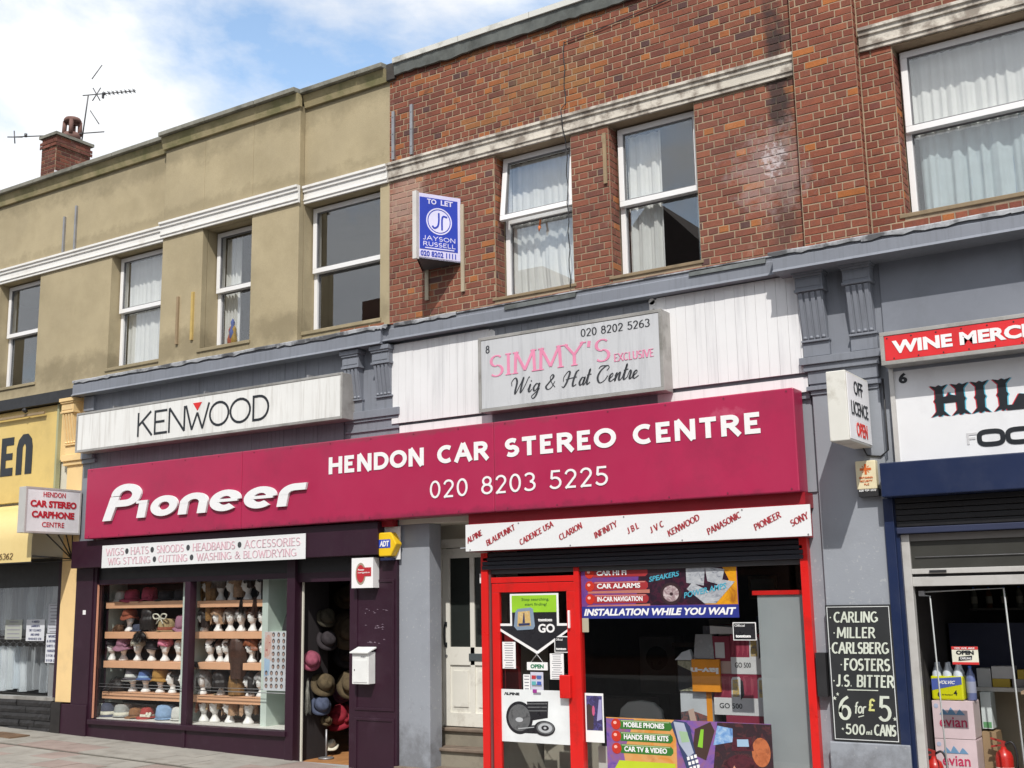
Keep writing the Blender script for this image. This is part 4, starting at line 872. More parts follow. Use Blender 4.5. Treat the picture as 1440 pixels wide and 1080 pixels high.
def strip(label, x0, x1, z0, z1, y, cat='sign'):
    t = thing('strip_sign', ((x0+x1)/2, y, z0), label, cat); bx('panel', mat('strip_white', (.74, .75, .76), .35, .03, 2) if 'strip_white' not in bpy.data.materials else bpy.data.materials['strip_white'], t, x0, x1, y-.012, y, z0, z1, bevel=.002); return t
ws = strip('white strip sign listing wigs, hats, snoods and headbands in pale pink letters', -13.28, -9.58, 2.315, 2.615, -.19)
fr = FY(-.202); mb = MB(); xx = -13.19
for w_, a, b in (('WIGS', -13.19, -12.83), ('HATS', -12.69, -12.34), ('SNOODS', -12.18, -11.67), ('HEADBANDS', -11.50, -10.75), ('ACCESSORIES', -10.58, -9.66)):
    stroke_text(mb, fr, w_, a, 2.478, b-a, .095, .17, .06, serif=.11)
for w_, a, b in (('WIG STYLING', -13.14, -12.30), ('CUTTING', -12.14, -11.60), ('WASHING & BLOWDRYING', -11.42, -9.72)):
    stroke_text(mb, fr, w_, a, 2.355, b-a, .09, .17, .06, serif=.11)
build_words(mb, 'lettering', P('faded_pink', (.62, .42, .47)), ws, .04)
mb = MB()
for x, z in ((-12.77, 2.525), (-12.27, 2.525), (-11.59, 2.525), (-10.67, 2.525), (-12.22, 2.40), (-11.52, 2.40)): mb.ell(fr, x, z, .032, .036, 0, .004)
mb.build('bullet_dots', P('slate_dot', (.05, .055, .06)), ws)
bs = strip('white strip sign of slanted red brand names over the red shopfront', -7.26, -3.45, 2.315, 2.60, -.19)
mb = MB(); ang = R(24)
for w_, a, wd in (('ALPINE', -7.25, 0.20), ('BLAUPUNKT', -7.00, 0.38), ('CADENCE USA', -6.58, 0.43), ('CLARION', -6.10, 0.28), ('INFINITY', -5.69, 0.27), ('J B L', -5.32, 0.13), ('J V C', -5.07, 0.15), ('KENWOOD', -4.88, 0.35), ('PANASONIC', -4.47, 0.36), ('PIONEER', -4.00, 0.27), ('SONY', -3.65, 0.17)):
    f2 = F((a+.025, -.202, 2.44-.20*wd), (math.cos(ang), 0, math.sin(ang)), (-math.sin(ang), 0, math.cos(ang)), (0, -1, 0))
    stroke_text(mb, f2, w_, 0, 0, wd*1.02, .06, .19, .09, serif=0, slant=.12)
build_words(mb, 'brand_name', P('maroon_print', (.34, .02, .03)), bs, .012)
mb = MB()
for i in range(7): mb.ell(fr, -7.2+i*.62, 2.585 if i % 2 else 2.33, .008, .008, 0, .004, n=8)
mb.build('screw_heads', steel, bs, kind='stuff')

# V-shaped letting board
tl = thing('letting_board', (-7.7, -.2, 5.2), 'blue and white V-shaped estate agent board reading TO LET on the brick wall', 'sign')
apex = Vector((-7.69, -.50, 5.60)); wr = Vector((-7.41, -.02, 5.60)); wl = Vector((-7.97, -.02, 5.60))
tlm = P('lilac_white', (.62, .60, .82)); u = (wr-apex); f1 = F(apex, u, (0, 0, 1), (-u.y*-1, 0, 0)) if False else F(apex, u, (0, 0, 1), Vector((u.y, -u.x, 0)))
W_ = u.length; u2 = (apex-wl); f2 = F(wl, u2, (0, 0, 1), Vector((u2.y, -u2.x, 0)))
Hh = .775
MB().fbox(f1, 0, W_, 0, Hh, -.02, 0).build('panel', tlm, tl, bevel=.003); MB().fbox(f2, 0, W_, 0, Hh, -.02, 0).build('panel', tlm, tl, bevel=.003)
MB().box(apex.x-.035, apex.x+.02, apex.y-.02, apex.y+.03, 5.59, 5.60+Hh+.012).build('corner_post', P('pale_post', (.62, .60, .58)), tl)
blu = P('royal_blue', (.015, .045, .42))
for f_ in (f1, f2):
    MB().poly(f_, [(.045, .115), (W_-.04, .115), (W_-.04, Hh-.045), (.045, Hh-.045)], 0, .003).build('blue_field', blu, tl)
    mb = MB(); cx = W_/2+.005; cz = .46
    txt(mb, f_, 'TO', .135, .655, .115, .062, d=.004, bold=.03); txt(mb, f_, 'LET', .305, .655, .15, .062, d=.004, bold=.03)
    for (ra, rb_) in ((.158, .143),): ribbon(mb, f_, arc(cx, cz, .152, .152, 90, 450, 30), lambda q: .015, 0, .006)
    mb.ell(f_, cx, cz, .132, .132, 0, .006, n=30)
    stroke_text(mb, f_, 'JAYSON', .085, .225, .40, .052, .15); stroke_text(mb, f_, 'RUSSELL', .085, .155, .40, .052, .15)
    mb.box(0, 0, 0, 0, 0, 0) if False else None
    mb.poly(f_, [(.11, .128), (.47, .128), (.47, .140), (.11, .140)], 0, .005)
    mb.build('white_print', P('lilac_white_print', (.68, .67, .88)), tl)
    mb = MB(); txt(mb, f_, '020 8202 1111', .055, .035, W_-.12, .062, d=.003, bold=.02)
    ribbon(mb, f_, smooth([(cx-.085, cz-.06), (cx-.06, cz-.085), (cx-.02, cz-.06), (cx-.005, cz+.0), (cx-.005, cz+.10)]), lambda q: .020, .006, .009)
    ribbon(mb, f_, smooth([(cx+.035, cz-.10), (cx+.035, cz+.02), (cx+.05, cz+.065), (cx+.10, cz+.06)]), lambda q: .020, .006, .009)
    mb.build('blue_print', blu, tl)
MB().add([apex, wr, wl, apex+Vector((0, 0, .02)), wr+Vector((0, 0, .02)), wl+Vector((0, 0, .02))], [(2, 1, 0), (3, 4, 5), (0, 1, 4, 3), (1, 2, 5, 4), (2, 0, 3, 5)]).build('bottom_board', P('bracket_dark', (.05, .05, .055)), tl)
for x, z0, z1 in ((-7.90, 5.24, 5.80), (-7.385, 5.26, 6.30)): bx('timber_post', P('pale_timber', (.42, .36, .26), bump=.3), tl, x-.022, x+.022, -.035, -.0145, z0, z1)

# projecting signs
hs = thing('projecting_sign', (-14.05, -.5, 2.8), 'white hanging lightbox reading HENDON CAR STEREO CARPHONE CENTRE at the left pilaster', 'sign')
bx('case', alu_l, hs, -14.13, -13.985, -.93, -.05, 2.80, 3.42, bevel=.006)
MB().box(-13.984, -13.978, -.905, -.075, 2.825, 3.395).build('face_panel', P('lightbox_pale', (.80, .80, .82)), hs)
sash = MB(); f_ = FX(-13.985, -.93, 2.80)
for a, b, c, d in ((0, .88, 0, .025), (0, .88, .595, .62), (0, .025, .025, .595), (.855, .88, .025, .595)): sash.fbox(f_, a, b, c, d, 0, .012)
sash.build('rim', alu_l, hs)
mb = MB(); f_ = FX(-13.978, -.93, 2.80)
txt(mb, f_, 'HENDON', .27, .495, .35, .068, bold=.008); txt(mb, f_, 'CAR STEREO', .075, .35, .73, .095, bold=.05); txt(mb, f_, 'CARPHONE', .105, .205, .67, .095, bold=.05); txt(mb, f_, 'CENTRE', .27, .085, .35, .068, bold=.008)
build_words(mb, 'lettering', P('sign_red', (.50, .015, .03)), hs, .08)
MB().tube([(-14.05, -.06, 3.3), (-14.05, .0, 3.3)], .02).tube([(-14.05, -.06, 2.9), (-14.05, .0, 2.9)], .02).build('wall_bracket', steel, hs)
ofs = thing('projecting_sign', (-2.97, -.4, 3.08), 'white hanging lightbox reading OFF LICENCE OPEN on the grey pilaster', 'sign')
case_m = mat('stained_white_case', (.66, .65, .60), .5, .05, 3, dirt=(.25, .22, .16), dirt_amt=.6, dscale=3, dlo=.52)
bx('case', case_m, ofs, -3.06, -2.89, -.73, -.06, 3.08, 3.69, bevel=.008); MB().box(-2.889, -2.884, -.71, -.08, 3.10, 3.67).build('face_panel', P('lightbox_pale', (.80, .80, .82)), ofs)
f_ = FX(-2.884, -.73, 3.08); mb = MB(); txt(mb, f_, 'OFF', .20, .42, .26, .125, bold=.01); txt(mb, f_, 'LICENCE', .09, .235, .49, .125, bold=.01); build_words(mb, 'lettering', ink, ofs, .05)
mb = MB(); txt(mb, f_, 'OPEN', .20, .055, .32, .125, bold=.02); mb.build('red_lettering', P('open_red', (.62, .03, .02)), ofs)
MB().tube([(-2.97, -.1, 3.1), (-2.95, -.03, 3.02), (-2.83, -.03, 3.0), (-2.76, -.03, 3.05), (-2.76, -.03, 3.7)], .008, 6).build('cable', rubber, ofs)

# wine sign, shop name board
wn = lightbox('lightbox_sign', 'red sign reading WINE MERCHANTS in white at the right edge', 'sign', -2.70, .6, 3.78, 4.07, -.24, -.02, P('sign_scarlet', (.62, .025, .03), rough=.35), alu, rim=.035)
mb = MB(); fr = FY(-.246)
txt(mb, fr, 'WINE', -2.60, 3.87, .51, .115, bold=.045); txt(mb, fr, 'MERCHANTS', -2.03, 3.87, 1.12, .115, bold=.045); build_words(mb, 'lettering', white, wn, .05)
mb = MB()
for i in range(30): mb.ell(fr, -2.64+(i//2)*.21+(.0 if i % 2 else .05), 4.015 if i % 2 else 3.83, .007, .007, 0, .004, n=6)
mb.build('rivets', rubber, wn, kind='stuff')
hb_ = thing('shop_name_board', (-1, 0, 2.9), 'white shop name board numbered 6 with big black ornate letters, at the right edge', 'sign')
bx('panel', mat('name_board_white', (.74, .75, .77), .4, .04, 2, dirt=(.5, .5, .52), dirt_amt=.4, dscale=2), hb_, -2.66, .6, -.03, 0, 2.92, 3.775)
bx('edge_trim', alu_l, hb_, -2.70, -2.66, -.05, 0, 2.92, 3.775)
mb = MB(); fr = FY(-.03); txt(mb, fr, '6', -2.62, 3.635, .075, .095, bold=.045)
def spur(x, w_, z0, z1, wd):     # stem with flared concave ends
    h = z1-z0
    return [(x-wd, z0), (x-wd*.42, z0+h*.17), (x-wd*.45, z0+h*.42), (x-wd*.62, z0+h*.5), (x-wd*.45, z0+h*.58), (x-wd*.42, z0+h*.83), (x-wd, z1), (x-wd*.3, z1-h*.05), (x, z1), (x+wd*.3, z1-h*.05), (x+wd, z1), (x+wd*.42, z1-h*.17), (x+wd*.45, z1-h*.42), (x+wd*.62, z0+h*.5), (x+wd*.45, z0+h*.42), (x+wd*.42, z0+h*.17), (x+wd, z0), (x+wd*.3, z0+h*.05), (x, z0), (x-wd*.3, z0+h*.05)]
def letters(mb_, fr_, off, d1):
    for x in (-2.285, -2.11, -1.945, -1.765): mb_.poly(fr_, [(a+off, b-abs(off)*.3) for a, b in spur(x, 0, 3.305, 3.585, .075)], 0, d1+.0002*x)
    mb_.poly(fr_, [(-2.26+off, 3.42), (-2.13+off, 3.42), (-2.13+off, 3.475), (-2.19+off, 3.49), (-2.20+off, 3.515), (-2.22+off, 3.48), (-2.26+off, 3.475)], 0, d1+.0004)
    mb_.poly(fr_, [(-1.74+off, 3.305), (-1.60+off, 3.305), (-1.585+off, 3.43), (-1.635+off, 3.44), (-1.66+off, 3.40), (-1.69+off, 3.35), (-1.74+off, 3.35)], 0, d1+.0004)
    for x in (-1.50, -1.33, -1.1): mb_.poly(fr_, [(a+off, b) for a, b in spur(x, 0, 3.305, 3.585, .075)], 0, d1)
letters(mb, fr, 0, .005)
for x in (-1.89, -1.66, -1.43): ribbon(mb, fr, [(x+.095*math.copysign(abs(math.cos(R(a)))**.6, math.cos(R(a))), 3.085+.055*math.copysign(abs(math.sin(R(a)))**.6, math.sin(R(a)))) for a in range(0, 361, 15)], lambda q: .040, 0, .005)
build_words(mb, 'letter', ink, hb_, -.001)
mb = MB(); letters(mb, fr, -.010, .002); mb.build('red_outline', P('outline_red', (.55, .03, .05)), hb_); mb = MB(); letters(mb, fr, .010, .0025); mb.build('blue_outline', P('outline_cyan', (.10, .45, .60)), hb_)
mb = MB(); stroke_text(mb, fr, 'F', -2.09, 3.04, .09, .10, .2); mb.build('faded_letter', P('ghost_grey', (.52, .52, .53)), hb_)

# yellow shop sign + awning
ys = thing('shop_name_board', (-16, 0, 3.3), 'yellow shop name board with big black stylised letters at the left edge', 'sign')
bx('panel', yellow, ys, -19.5, -14.60, -.05, 0, 3.34, 4.72, bevel=.006); bx('edge_trim', P('trim_greenish', (.35, .36, .22)), ys, -14.60, -14.56, -.07, 0, 3.34, 4.72)
mb = MB(); fr = FY(-.05); zb, hh = 3.75, .58
mb.poly(fr, [(-15.92, zb), (-15.62, zb), (-15.62, zb+.12), (-15.80, zb+.12), (-15.80, zb+.24), (-15.64, zb+.24), (-15.64, zb+.34), (-15.80, zb+.34), (-15.80, zb+.46), (-15.62, zb+.46), (-15.62, zb+hh), (-15.92, zb+hh)], 0, .006)
mb.poly(fr, [(-15.54, zb), (-15.40, zb), (-15.40, zb+.40), (-15.37, zb+.45), (-15.34, zb+.45), (-15.32, zb+.40), (-15.32, zb), (-15.16, zb), (-15.16, zb+.40), (-15.19, zb+.52), (-15.28, zb+hh+.02), (-15.40, zb+hh+.02), (-15.50, zb+.52), (-15.54, zb+.40)], 0, .006)
mb.poly(fr, [(-16.6, zb), (-16.0, zb), (-16.0, zb+.12), (-16.4, zb+.12), (-16.4, zb+hh), (-16.6, zb+hh)], 0, .006)
build_words(mb, 'letter', ink, ys)
bx('lamp_rail', timber, ys, -16.6, -14.85, -.12, -.09, 4.60, 4.635)
bx('upper_moulding', rubber, ys, -19.5, -14.15, -.14, 0, 4.735, 4.90); MB().tube([(-15.25, -.13, 4.66), (-15.25, -.18, 4.70)], .03, 8).build('lamp', rubber, ys)
aw = thing('awning', (-16, -.4, 2.4), 'yellow quarter-round canopy of the dry cleaner below its yellow sign, ribs showing', 'awning')
can = mat('awning_vinyl', (.72, .56, .24), .45, .06, 2, dirt=(.55, .4, .15), dirt_amt=.4, dscale=2)
prof = [(-.02, 3.30)]+[(-.05-.62*math.sin(R(a)), 2.72+.52*math.cos(R(a))) for a in range(0, 91, 10)]+[(-.67, 2.42)]
mb = MB(); vs = []; x0, x1 = -19.4, -14.16
for x in (x0, x1): vs += [(x, y, z) for y, z in prof]
k = len(prof); mb.add(vs, [(i, i+1, k+i+1, k+i) for i in range(k-1)], smooth=True); mb.build('canopy', can, aw)
def rib(x): return [(x, y+.01, z-.01) for y, z in prof]
for a in (0, 22, 45, 67, 90): MB().tube([(x1+.0, -.02, 2.47), (x1+.01, -.05-.6*math.sin(R(a)), 2.72+.5*math.cos(R(a))) if a < 90 else (x1+.01, -.66, 2.5)], .010, 5).build('rib', rubber, aw)
MB().tube([(x0, -.66, 2.42), (x1, -.66, 2.42)], .012, 6).tube([(x, -.02, 2.45) for x in (x0, x1)], .012, 6).build('front_bar', rubber, aw)
mb = MB(); stroke_text(mb, F((0, -.675, 0), (1, 0, 0), (0, 0, 1), (0, -1, 0)), '020 8203 6362', -15.55, 2.47, .98, .085, .12, .06, slant=.15); mb.build('phone_lettering', P('brown_print', (.16, .09, .04)), aw)

# wall fittings
al_ = thing('alarm_box', (-8.4, -.1, 2.28), 'yellow hexagonal burglar alarm box reading ADT at the top of the aubergine panel', 'alarm')
hexp = [(-8.415+.165*math.cos(R(a)), 2.44+.155*math.sin(R(a))) for a in (0, 60, 120, 180, 240, 300)]
bx('white_backing', white_board, al_, -8.50, -8.27, -.052, -.046, 2.27, 2.64)
am = P('alarm_yellow', (.78, .50, .015), rough=.35); MB().poly(FY(-.05), hexp, 0, .10).build('cover', am, al_, bevel=.012)
MB().poly(FY(-.15), [(-8.50, 2.40), (-8.335, 2.40), (-8.335, 2.495), (-8.50, 2.495)], 0, .003).build('blue_badge', P('badge_blue', (.02, .06, .42)), al_)
mb = MB(); txt(mb, FY(-.153), 'ADT', -8.485, 2.415, .135, .065, bold=.04, shear=.1); mb.build('lettering', white, al_); bx('lamp_base', P('deep_blue_plastic', (.01, .015, .06)), al_, -8.49, -8.34, -.14, -.05, 2.262, 2.29)
nv = thing('projecting_sign', (-8.7, -.2, 1.95), 'small square white sign with a red car navigation emblem beside the shop door', 'sign')
bx('panel', white, nv, -8.90, -8.59, -.155, -.148, 1.96, 2.30); bx('mounting_plate', white, nv, -8.59, -8.583, -.155, -.046, 1.96, 2.30)
mb = MB(); fr = FY(-.155); mb.ell(fr, -8.765, 2.12, .075, .125, 0, .002); mb.build('tan_disc', P('taupe', (.33, .27, .20)), nv)
mb = MB(); mb.ell(fr, -8.765, 2.12, .058, .10, 0, .004).poly(fr, [(-8.77, 2.09), (-8.61, 2.09), (-8.61, 2.19), (-8.77, 2.19)], 0, .0035); mb.build('red_emblem', P('emblem_red', (.45, .02, .03)), nv)
mb = MB(); txt(mb, fr, 'Pioneer', -8.80, 2.155, .09, .02, d=.005, bold=.02); txt(mb, fr, 'navigation', -8.80, 2.12, .17, .022, d=.005); mb.build('lettering', white, nv)
pb = thing('postbox', (-8.7, -.1, .88), 'small white metal letter box with a sloping lid on the aubergine panel', 'letter box')
pw = P('postbox_white', (.72, .73, .72), rough=.35)
bx('body', pw, pb, -8.87, -8.63, -.17, -.05, .895, 1.245, bevel=.004)
MB().hexa([(-8.885, -.20, 1.235), (-8.615, -.20, 1.235), (-8.615, -.20, 1.247), (-8.885, -.20, 1.247), (-8.885, -.05, 1.285), (-8.615, -.05, 1.285), (-8.615, -.05, 1.30), (-8.885, -.05, 1.30)]).build('lid', pw, pb)
bx('door', pw, pb, -8.85, -8.65, -.176, -.17, .915, 1.16, bevel=.002); MB().ell(FY(-.176), -8.83, 1.05, .006, .010, 0, .004, n=8).build('keyhole', ink, pb)
mb = MB(); txt(mb, FY(-.17), 'POST', -8.74, 1.185, .07, .018, d=.002); mb.build('lettering', P('grey_print', (.2, .2, .22)), pb)
sb = thing('alarm_box', (-2.95, -.1, 2.65), 'cream security alarm box with an orange cross emblem below the hanging lightbox', 'alarm')
bx('cover', P('alarm_cream', (.74, .66, .44)), sb, -3.045, -2.865, -.10, -.021, 2.71, 2.965, bevel=.008); bx('base', rubber, sb, -3.035, -2.855, -.095, -.021, 2.645, 2.71)
mb = MB(); fr = FY(-.10); og = P('emblem_orange', (.62, .13, .02)); mb.poly(fr, [(-2.965, 2.84), (-2.945, 2.84), (-2.945, 2.935), (-2.965, 2.935)], 0, .002).poly(fr, [(-3.005, 2.877), (-2.905, 2.877), (-2.905, 2.899), (-3.005, 2.899)], 0, .0025)
for a in (45, 135, 225, 315): mb.ell(fr, -2.955+.033*math.cos(R(a)), 2.888+.033*math.sin(R(a)), .011, .004, 0, .002, n=8, rot=R(a))
stroke_text(mb, fr, 'BRITANNIA', -3.015, 2.805, .12, .016, .16); stroke_text(mb, fr, 'SECURITY', -3.01, 2.775, .11, .016, .16); stroke_text(mb, fr, 'PLC', -2.975, 2.745, .045, .016, .16)
mb.build('orange_print', og, sb); mb = MB(); stroke_text(mb, FY(-.095), '020 959 6122', -3.025, 2.69, .15, .018, .2); mb.build('white_print', white, sb)
ub = bx('entry_box', rubber, None, -3.54, -3.45, -.05, .05, .90, 1.28, label='black meter box on the recess left of the chalkboard', cat='box')

# chalkboard
cb = thing('chalkboard', (-3.13, -.03, .5), 'black chalkboard of hand-lettered beer names, 6 for £5, on the grey pilaster', 'chalkboard')
bx('board', P('board_black', (.022, .024, .026), rough=.5), cb, -3.425, -2.84, -.045, -.0205, .525, 1.70, bevel=.003)
sash_frame(MB(), -3.41, -2.855, .54, 1.685, -.049, -.0455, .006).build('white_line', P('board_line', (.62, .64, .64)), cb)
fr = FY(-.045); mb = MB(); ck = P('chalk_cream', (.56, .60, .52))
for w_, a, z, wd, h in (('CARLING', -3.35, 1.545, .385, .095), ('MILLER', -3.33, 1.41, .335, .095), ('CARLSBERG', -3.385, 1.275, .495, .10), ('FOSTERS', -3.285, 1.13, .395, .105), ('J.S. BITTER', -3.365, .99, .50, .105), ('500', -3.31, .585, .165, .09), ('CANS', -3.06, .585, .18, .095)):
    stroke_text(mb, fr, w_, a, z, wd, h, .16, .13, slant=.08)
stroke_text(mb, fr, '6', -3.36, .705, .10, .215, .13, .10, slant=.05); stroke_text(mb, fr, 'for', -3.225, .765, .10, .10, .12, slant=.15, gap=.05); stroke_text(mb, fr, '5', -3.01, .705, .10, .215, .13, .10, slant=.05); stroke_text(mb, fr, 'ml', -3.13, .59, .05, .04, .2)
ribbon(mb, fr, [(-3.27, .965), (-3.0, .965)], lambda q: .008, 0, .004); ribbon(mb, fr, [(-3.19, .735), (-3.14, .75)], lambda q: .008, 0, .004)
def star(mb_, f_, x, z, r_): mb_.poly(f_, [(x+(r_ if i % 2 == 0 else r_*.4)*math.sin(i*math.pi/5), z+(r_ if i % 2 == 0 else r_*.4)*math.cos(i*math.pi/5)) for i in range(10)], 0, .004)
for x, z, r_ in ((-3.39, .89, .020), (-3.36, .925, .016), (-2.875, .73, .020), (-3.335, .63, .013)): star(mb, fr, x, z, r_)
for x, z in ((-3.38, 1.59), (-3.355, 1.455), (-3.402, 1.32), (-3.31, 1.18), (-3.385, 1.04)): mb.ell(fr, x, z, .006, .006, 0, .004, n=8)
build_words(mb, 'chalk_lettering', ck, cb, .03); mb = MB(); stroke_text(mb, fr, '£', -3.095, .79, .055, .105, .16, slant=.05); mb.build('yellow_chalk', P('chalk_yellow', (.60, .60, .22)), cb)

# ================================================================== WIG SHOPFRONT
sf = thing('shopfront', (-11.8, 0, 0), 'aubergine painted wig shop front with two display windows and an open doorway', 'shopfront')
bx('header_box', purple, sf, -13.96, -8.50, -.178, .10, 2.33, 2.70, bevel=.006)
bx('side_pier', purple, sf, -14.02, -13.66, -.035, .25, .50, 2.33, bevel=.004)
bx('roller_shutter', black, sf, -13.64, -8.98, .015, .10, 2.16, 2.33)
bx('window_head', purple, sf, -13.64, -9.92, .0, .09, 2.10, 2.165)
bx('frame_post', purple, sf, -13.66, -13.60, -.02, .08, -.05, 2.33, bevel=.004); bx('frame_post', purple, sf, -11.82, -11.72, -.03, .08, .30, 2.10, bevel=.004)
bx('frame_post', purple, sf, -10.03, -9.90, -.03, .12, -.1, 2.33, bevel=.005); bx('inner_trim', cream_wall, sf, -9.90, -9.878, .10, .12, -.06, 2.12)
bx('side_trim', P('salmon_trim', (.60, .28, .18)), sf, -13.60, -13.585, .0, .022, .33, 2.10)
bx('sill', purple, sf, -13.62, -10.0, -.06, .10, .255, .315, bevel=.006)
for x0, x1 in ((-13.62, -11.80), (-11.74, -10.02)): bx('stallriser', purple, sf, x0, x1, -.015, .1, -.08, .255)
bx('stallriser_bead', purple, sf, -11.80, -11.74, -.03, .1, -.08, .255, bevel=.004)
for x0, x1 in ((-13.585, -11.82), (-11.72, -10.03)): bx('pane', glass_shop, sf, x0, x1, .03, .034, .315, 2.10)
# right hand panel with mouldings
bx('panel', purple, sf, -9.02, -8.33, -.045, .12, -.2, 2.33, bevel=.004)
for z0, z1 in ((-.1, .52), (.60, 2.05)): sash_frame(MB(), -8.93, -8.36, z0, z1, -.056, -.045, .03).build('panel_moulding', purple, sf, bevel=.003)
sc_m = MB(); rw = random.Random(6)
for i in range(26):
    x, z = rw.uniform(-8.80, -8.42), rw.choice((1.70, 1.52, 1.36))+rw.uniform(-.03, .03); sc_m.poly(FY(-.045), [(x, z), (x+rw.uniform(.005, .05), z+.001), (x+.01, z+rw.uniform(.004, .012))], 0, .001)
sc_m.build('scuff_marks', P('scuff', (.20, .15, .19)), sf, kind='stuff')
bx('door_head', purple, sf, -9.90, -9.02, .02, .12, 2.05, 2.16); bx('door_fanlight', P('fanlight_wood', (.28, .13, .07)), sf, -9.88, -9.03, .125, .15, 2.10, 2.20)
bx('header_return', red_d, sf, -8.96, -8.35, -.10, 0, 2.64, 2.715)
bx('door_step', P('worn_step', (.36, .37, .38), rough=.7), sf, -9.92, -9.02, -.06, .12, -.12, -.035, bevel=.006)
bx('wall_sticker', white, sf, -13.84, -13.78, -.04, -.036, 1.70, 1.76)
# interior of the wig shop
bx('floor', floor_wood, sf, -13.6, -8.4, .12, 3.0, -.08, -.04)
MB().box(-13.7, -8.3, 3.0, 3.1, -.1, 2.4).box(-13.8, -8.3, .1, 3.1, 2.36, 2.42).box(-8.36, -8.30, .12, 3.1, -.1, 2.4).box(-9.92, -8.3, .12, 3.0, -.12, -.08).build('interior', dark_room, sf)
bx('display_back', P('display_back', (.028, .022, .024), rough=.9), sf, -13.75, -10.02, .60, .64, .2, 2.36)
bx('display_side', mint, sf, -13.78, -13.72, .06, .60, .3, 2.3); bx('display_side', mint, sf, -10.02, -9.98, .13, .64, .2, 2.3)
bx('display_front_post', mint, sf, -13.72, -13.66, .16, .22, .33, 2.15)
bx('display_divider', mint, sf, -12.02, -11.97, .12, .60, .3, 2.3)
bx('display_divider', mint, sf, -10.66, -10.56, .20, .60, .3, 2.3)
bx('display_right_back', mint, sf, -10.56, -10.02, .56, .60, .3, 2.3)
bx('display_floor', P('display_floor', (.70, .68, .63)), sf, -13.75, -10.02, .08, .60, .26, .325)
bx('display_top', peach, sf, -13.70, -12.02, .2, .6, 2.12, 2.2)
for z in (1.865, 1.46, 1.07, .66): bx('shelf', peach, sf, -13.66, -12.03, .20, .58, z-.09, z, bevel=.003)
for x0, x1, z in ((-11.84, -10.66, 1.855), (-11.97, -10.66, 1.46), (-11.86, -11.14, 1.075), (-11.0+.02, -10.66, 1.075), (-11.97, -10.66, .66)): bx('shelf', peach, sf, x0, x1, .20, .58, z-.085, z, bevel=.003)
MB().tube([(-13.6, .10, .735), (-11.82, .10, .735)], .006, 6).tube([(-11.72, .10, .735), (-10.03, .10, .735)], .006, 6).tube([(-13.6, .10, .775), (-11.82, .10, .775)], .004, 6).tube([(-11.72, .10, .775), (-10.03, .10, .775)], .004, 6).build('glass_rail', steel, sf)
bx('partition_back', P('partition_shade', (.022, .018, .02), rough=.9), sf, -9.978, -9.955, .13, .64, -.05, 2.3)  # near-black board added over the mint side, doorway shade put into its colour
bx('door_jamb_strip', cream_wall, sf, -9.955, -9.935, .13, .17, -.04, 2.1)
# mannequin heads, wigs, hats -------------------------------------------------
def head_mesh():
    n, vs = 36, []
    prof = [(0, .070, .064, 0), (.012, .073, .067, 0), (.028, .068, .062, 0), (.048, .052, .050, 0), (.075, .037, .038, -.002), (.105, .034, .037, -.004), (.122, .040, .050, .004), (.138, .047, .063, .013), (.158, .052, .070, .014), (.178, .058, .076, .012), (.20, .065, .083, .008), (.225, .070, .089, .004), (.25, .071, .091, .0), (.275, .066, .086, -.002), (.295, .054, .070, -.003), (.308, .034, .044, -.003), (.314, .008, .010, -.003)]
    rows = []
    for (a, b_) in zip(prof, prof[1:]):
        k = 3 if .12 < a[0] < .25 else 1
        for q in range(k): rows.append(tuple(a[i]+(b_[i]-a[i])*q/k for i in range(4)))
    rows.append(prof[-1]); gs = lambda v, c_, w_: math.exp(-((v-c_)/w_)**2)
    for z, rx, ry, off in rows:
        for j in range(n):
            a = 2*math.pi*j/n; a = a-2*math.pi if a > math.pi else a; x = rx*math.sin(a); y = -ry*math.cos(a)-off
            if z > .125 and abs(a) < 1.2:
                y -= .020*gs(a, 0, .15)*gs(z, .190, .011)+.011*gs(a, 0, .12)*gs(z, .208, .012)          # nose and its bridge
                y += .011*(gs(a, .36, .17)+gs(a, -.36, .17))*gs(z, .213, .010)                          # eye hollows
                y -= .005*gs(abs(a), .36, .2)*gs(z, .232, .008)                                         # brow
                y -= .007*gs(a, 0, .26)*gs(z, .164, .007); y += .005*gs(a, 0, .2)*gs(z, .1535, .004)    # lips
                y -= .006*gs(a, 0, .3)*gs(z, .140, .008)                                                # chin
            if .18 < z < .225 and abs(abs(a)-1.62) < .16: x *= 1.10                                     # ears
            vs.append((x, y, z))
    m = len(rows); fs = [(i*n+j, i*n+(j+1) % n, (i+1)*n+(j+1) % n, (i+1)*n+j) for i in range(m-1) for j in range(n)]+[tuple(range(n))[::-1], tuple((m-1)*n+j for j in range(n))]
    me = bpy.data.meshes.new('mannequin_head'); me.from_pydata(vs, [], fs); me.materials.append(head_w)
    me.polygons.foreach_set('use_smooth', [True]*len(me.polygons)); return me
HM = head_mesh()
def head(x, y, z, turn, label, s=.95):
    o = bpy.data.objects.new('mannequin_head', HM); COL.objects.link(o); o.location = (x, y, z+.001); o.rotation_euler = (0, 0, R(turn+50)); o.scale = (s*.94,)*3
    return tag(o, label, 'mannequin head', 'white mannequin heads in the wig shop window')
def hair_mat(name, c):
    if name in MT: return MT[name]
    m = mat(name, c, .42, .25, 14, 1.0, 70, fibre=.06, fine=.35); MT[name] = m; return m
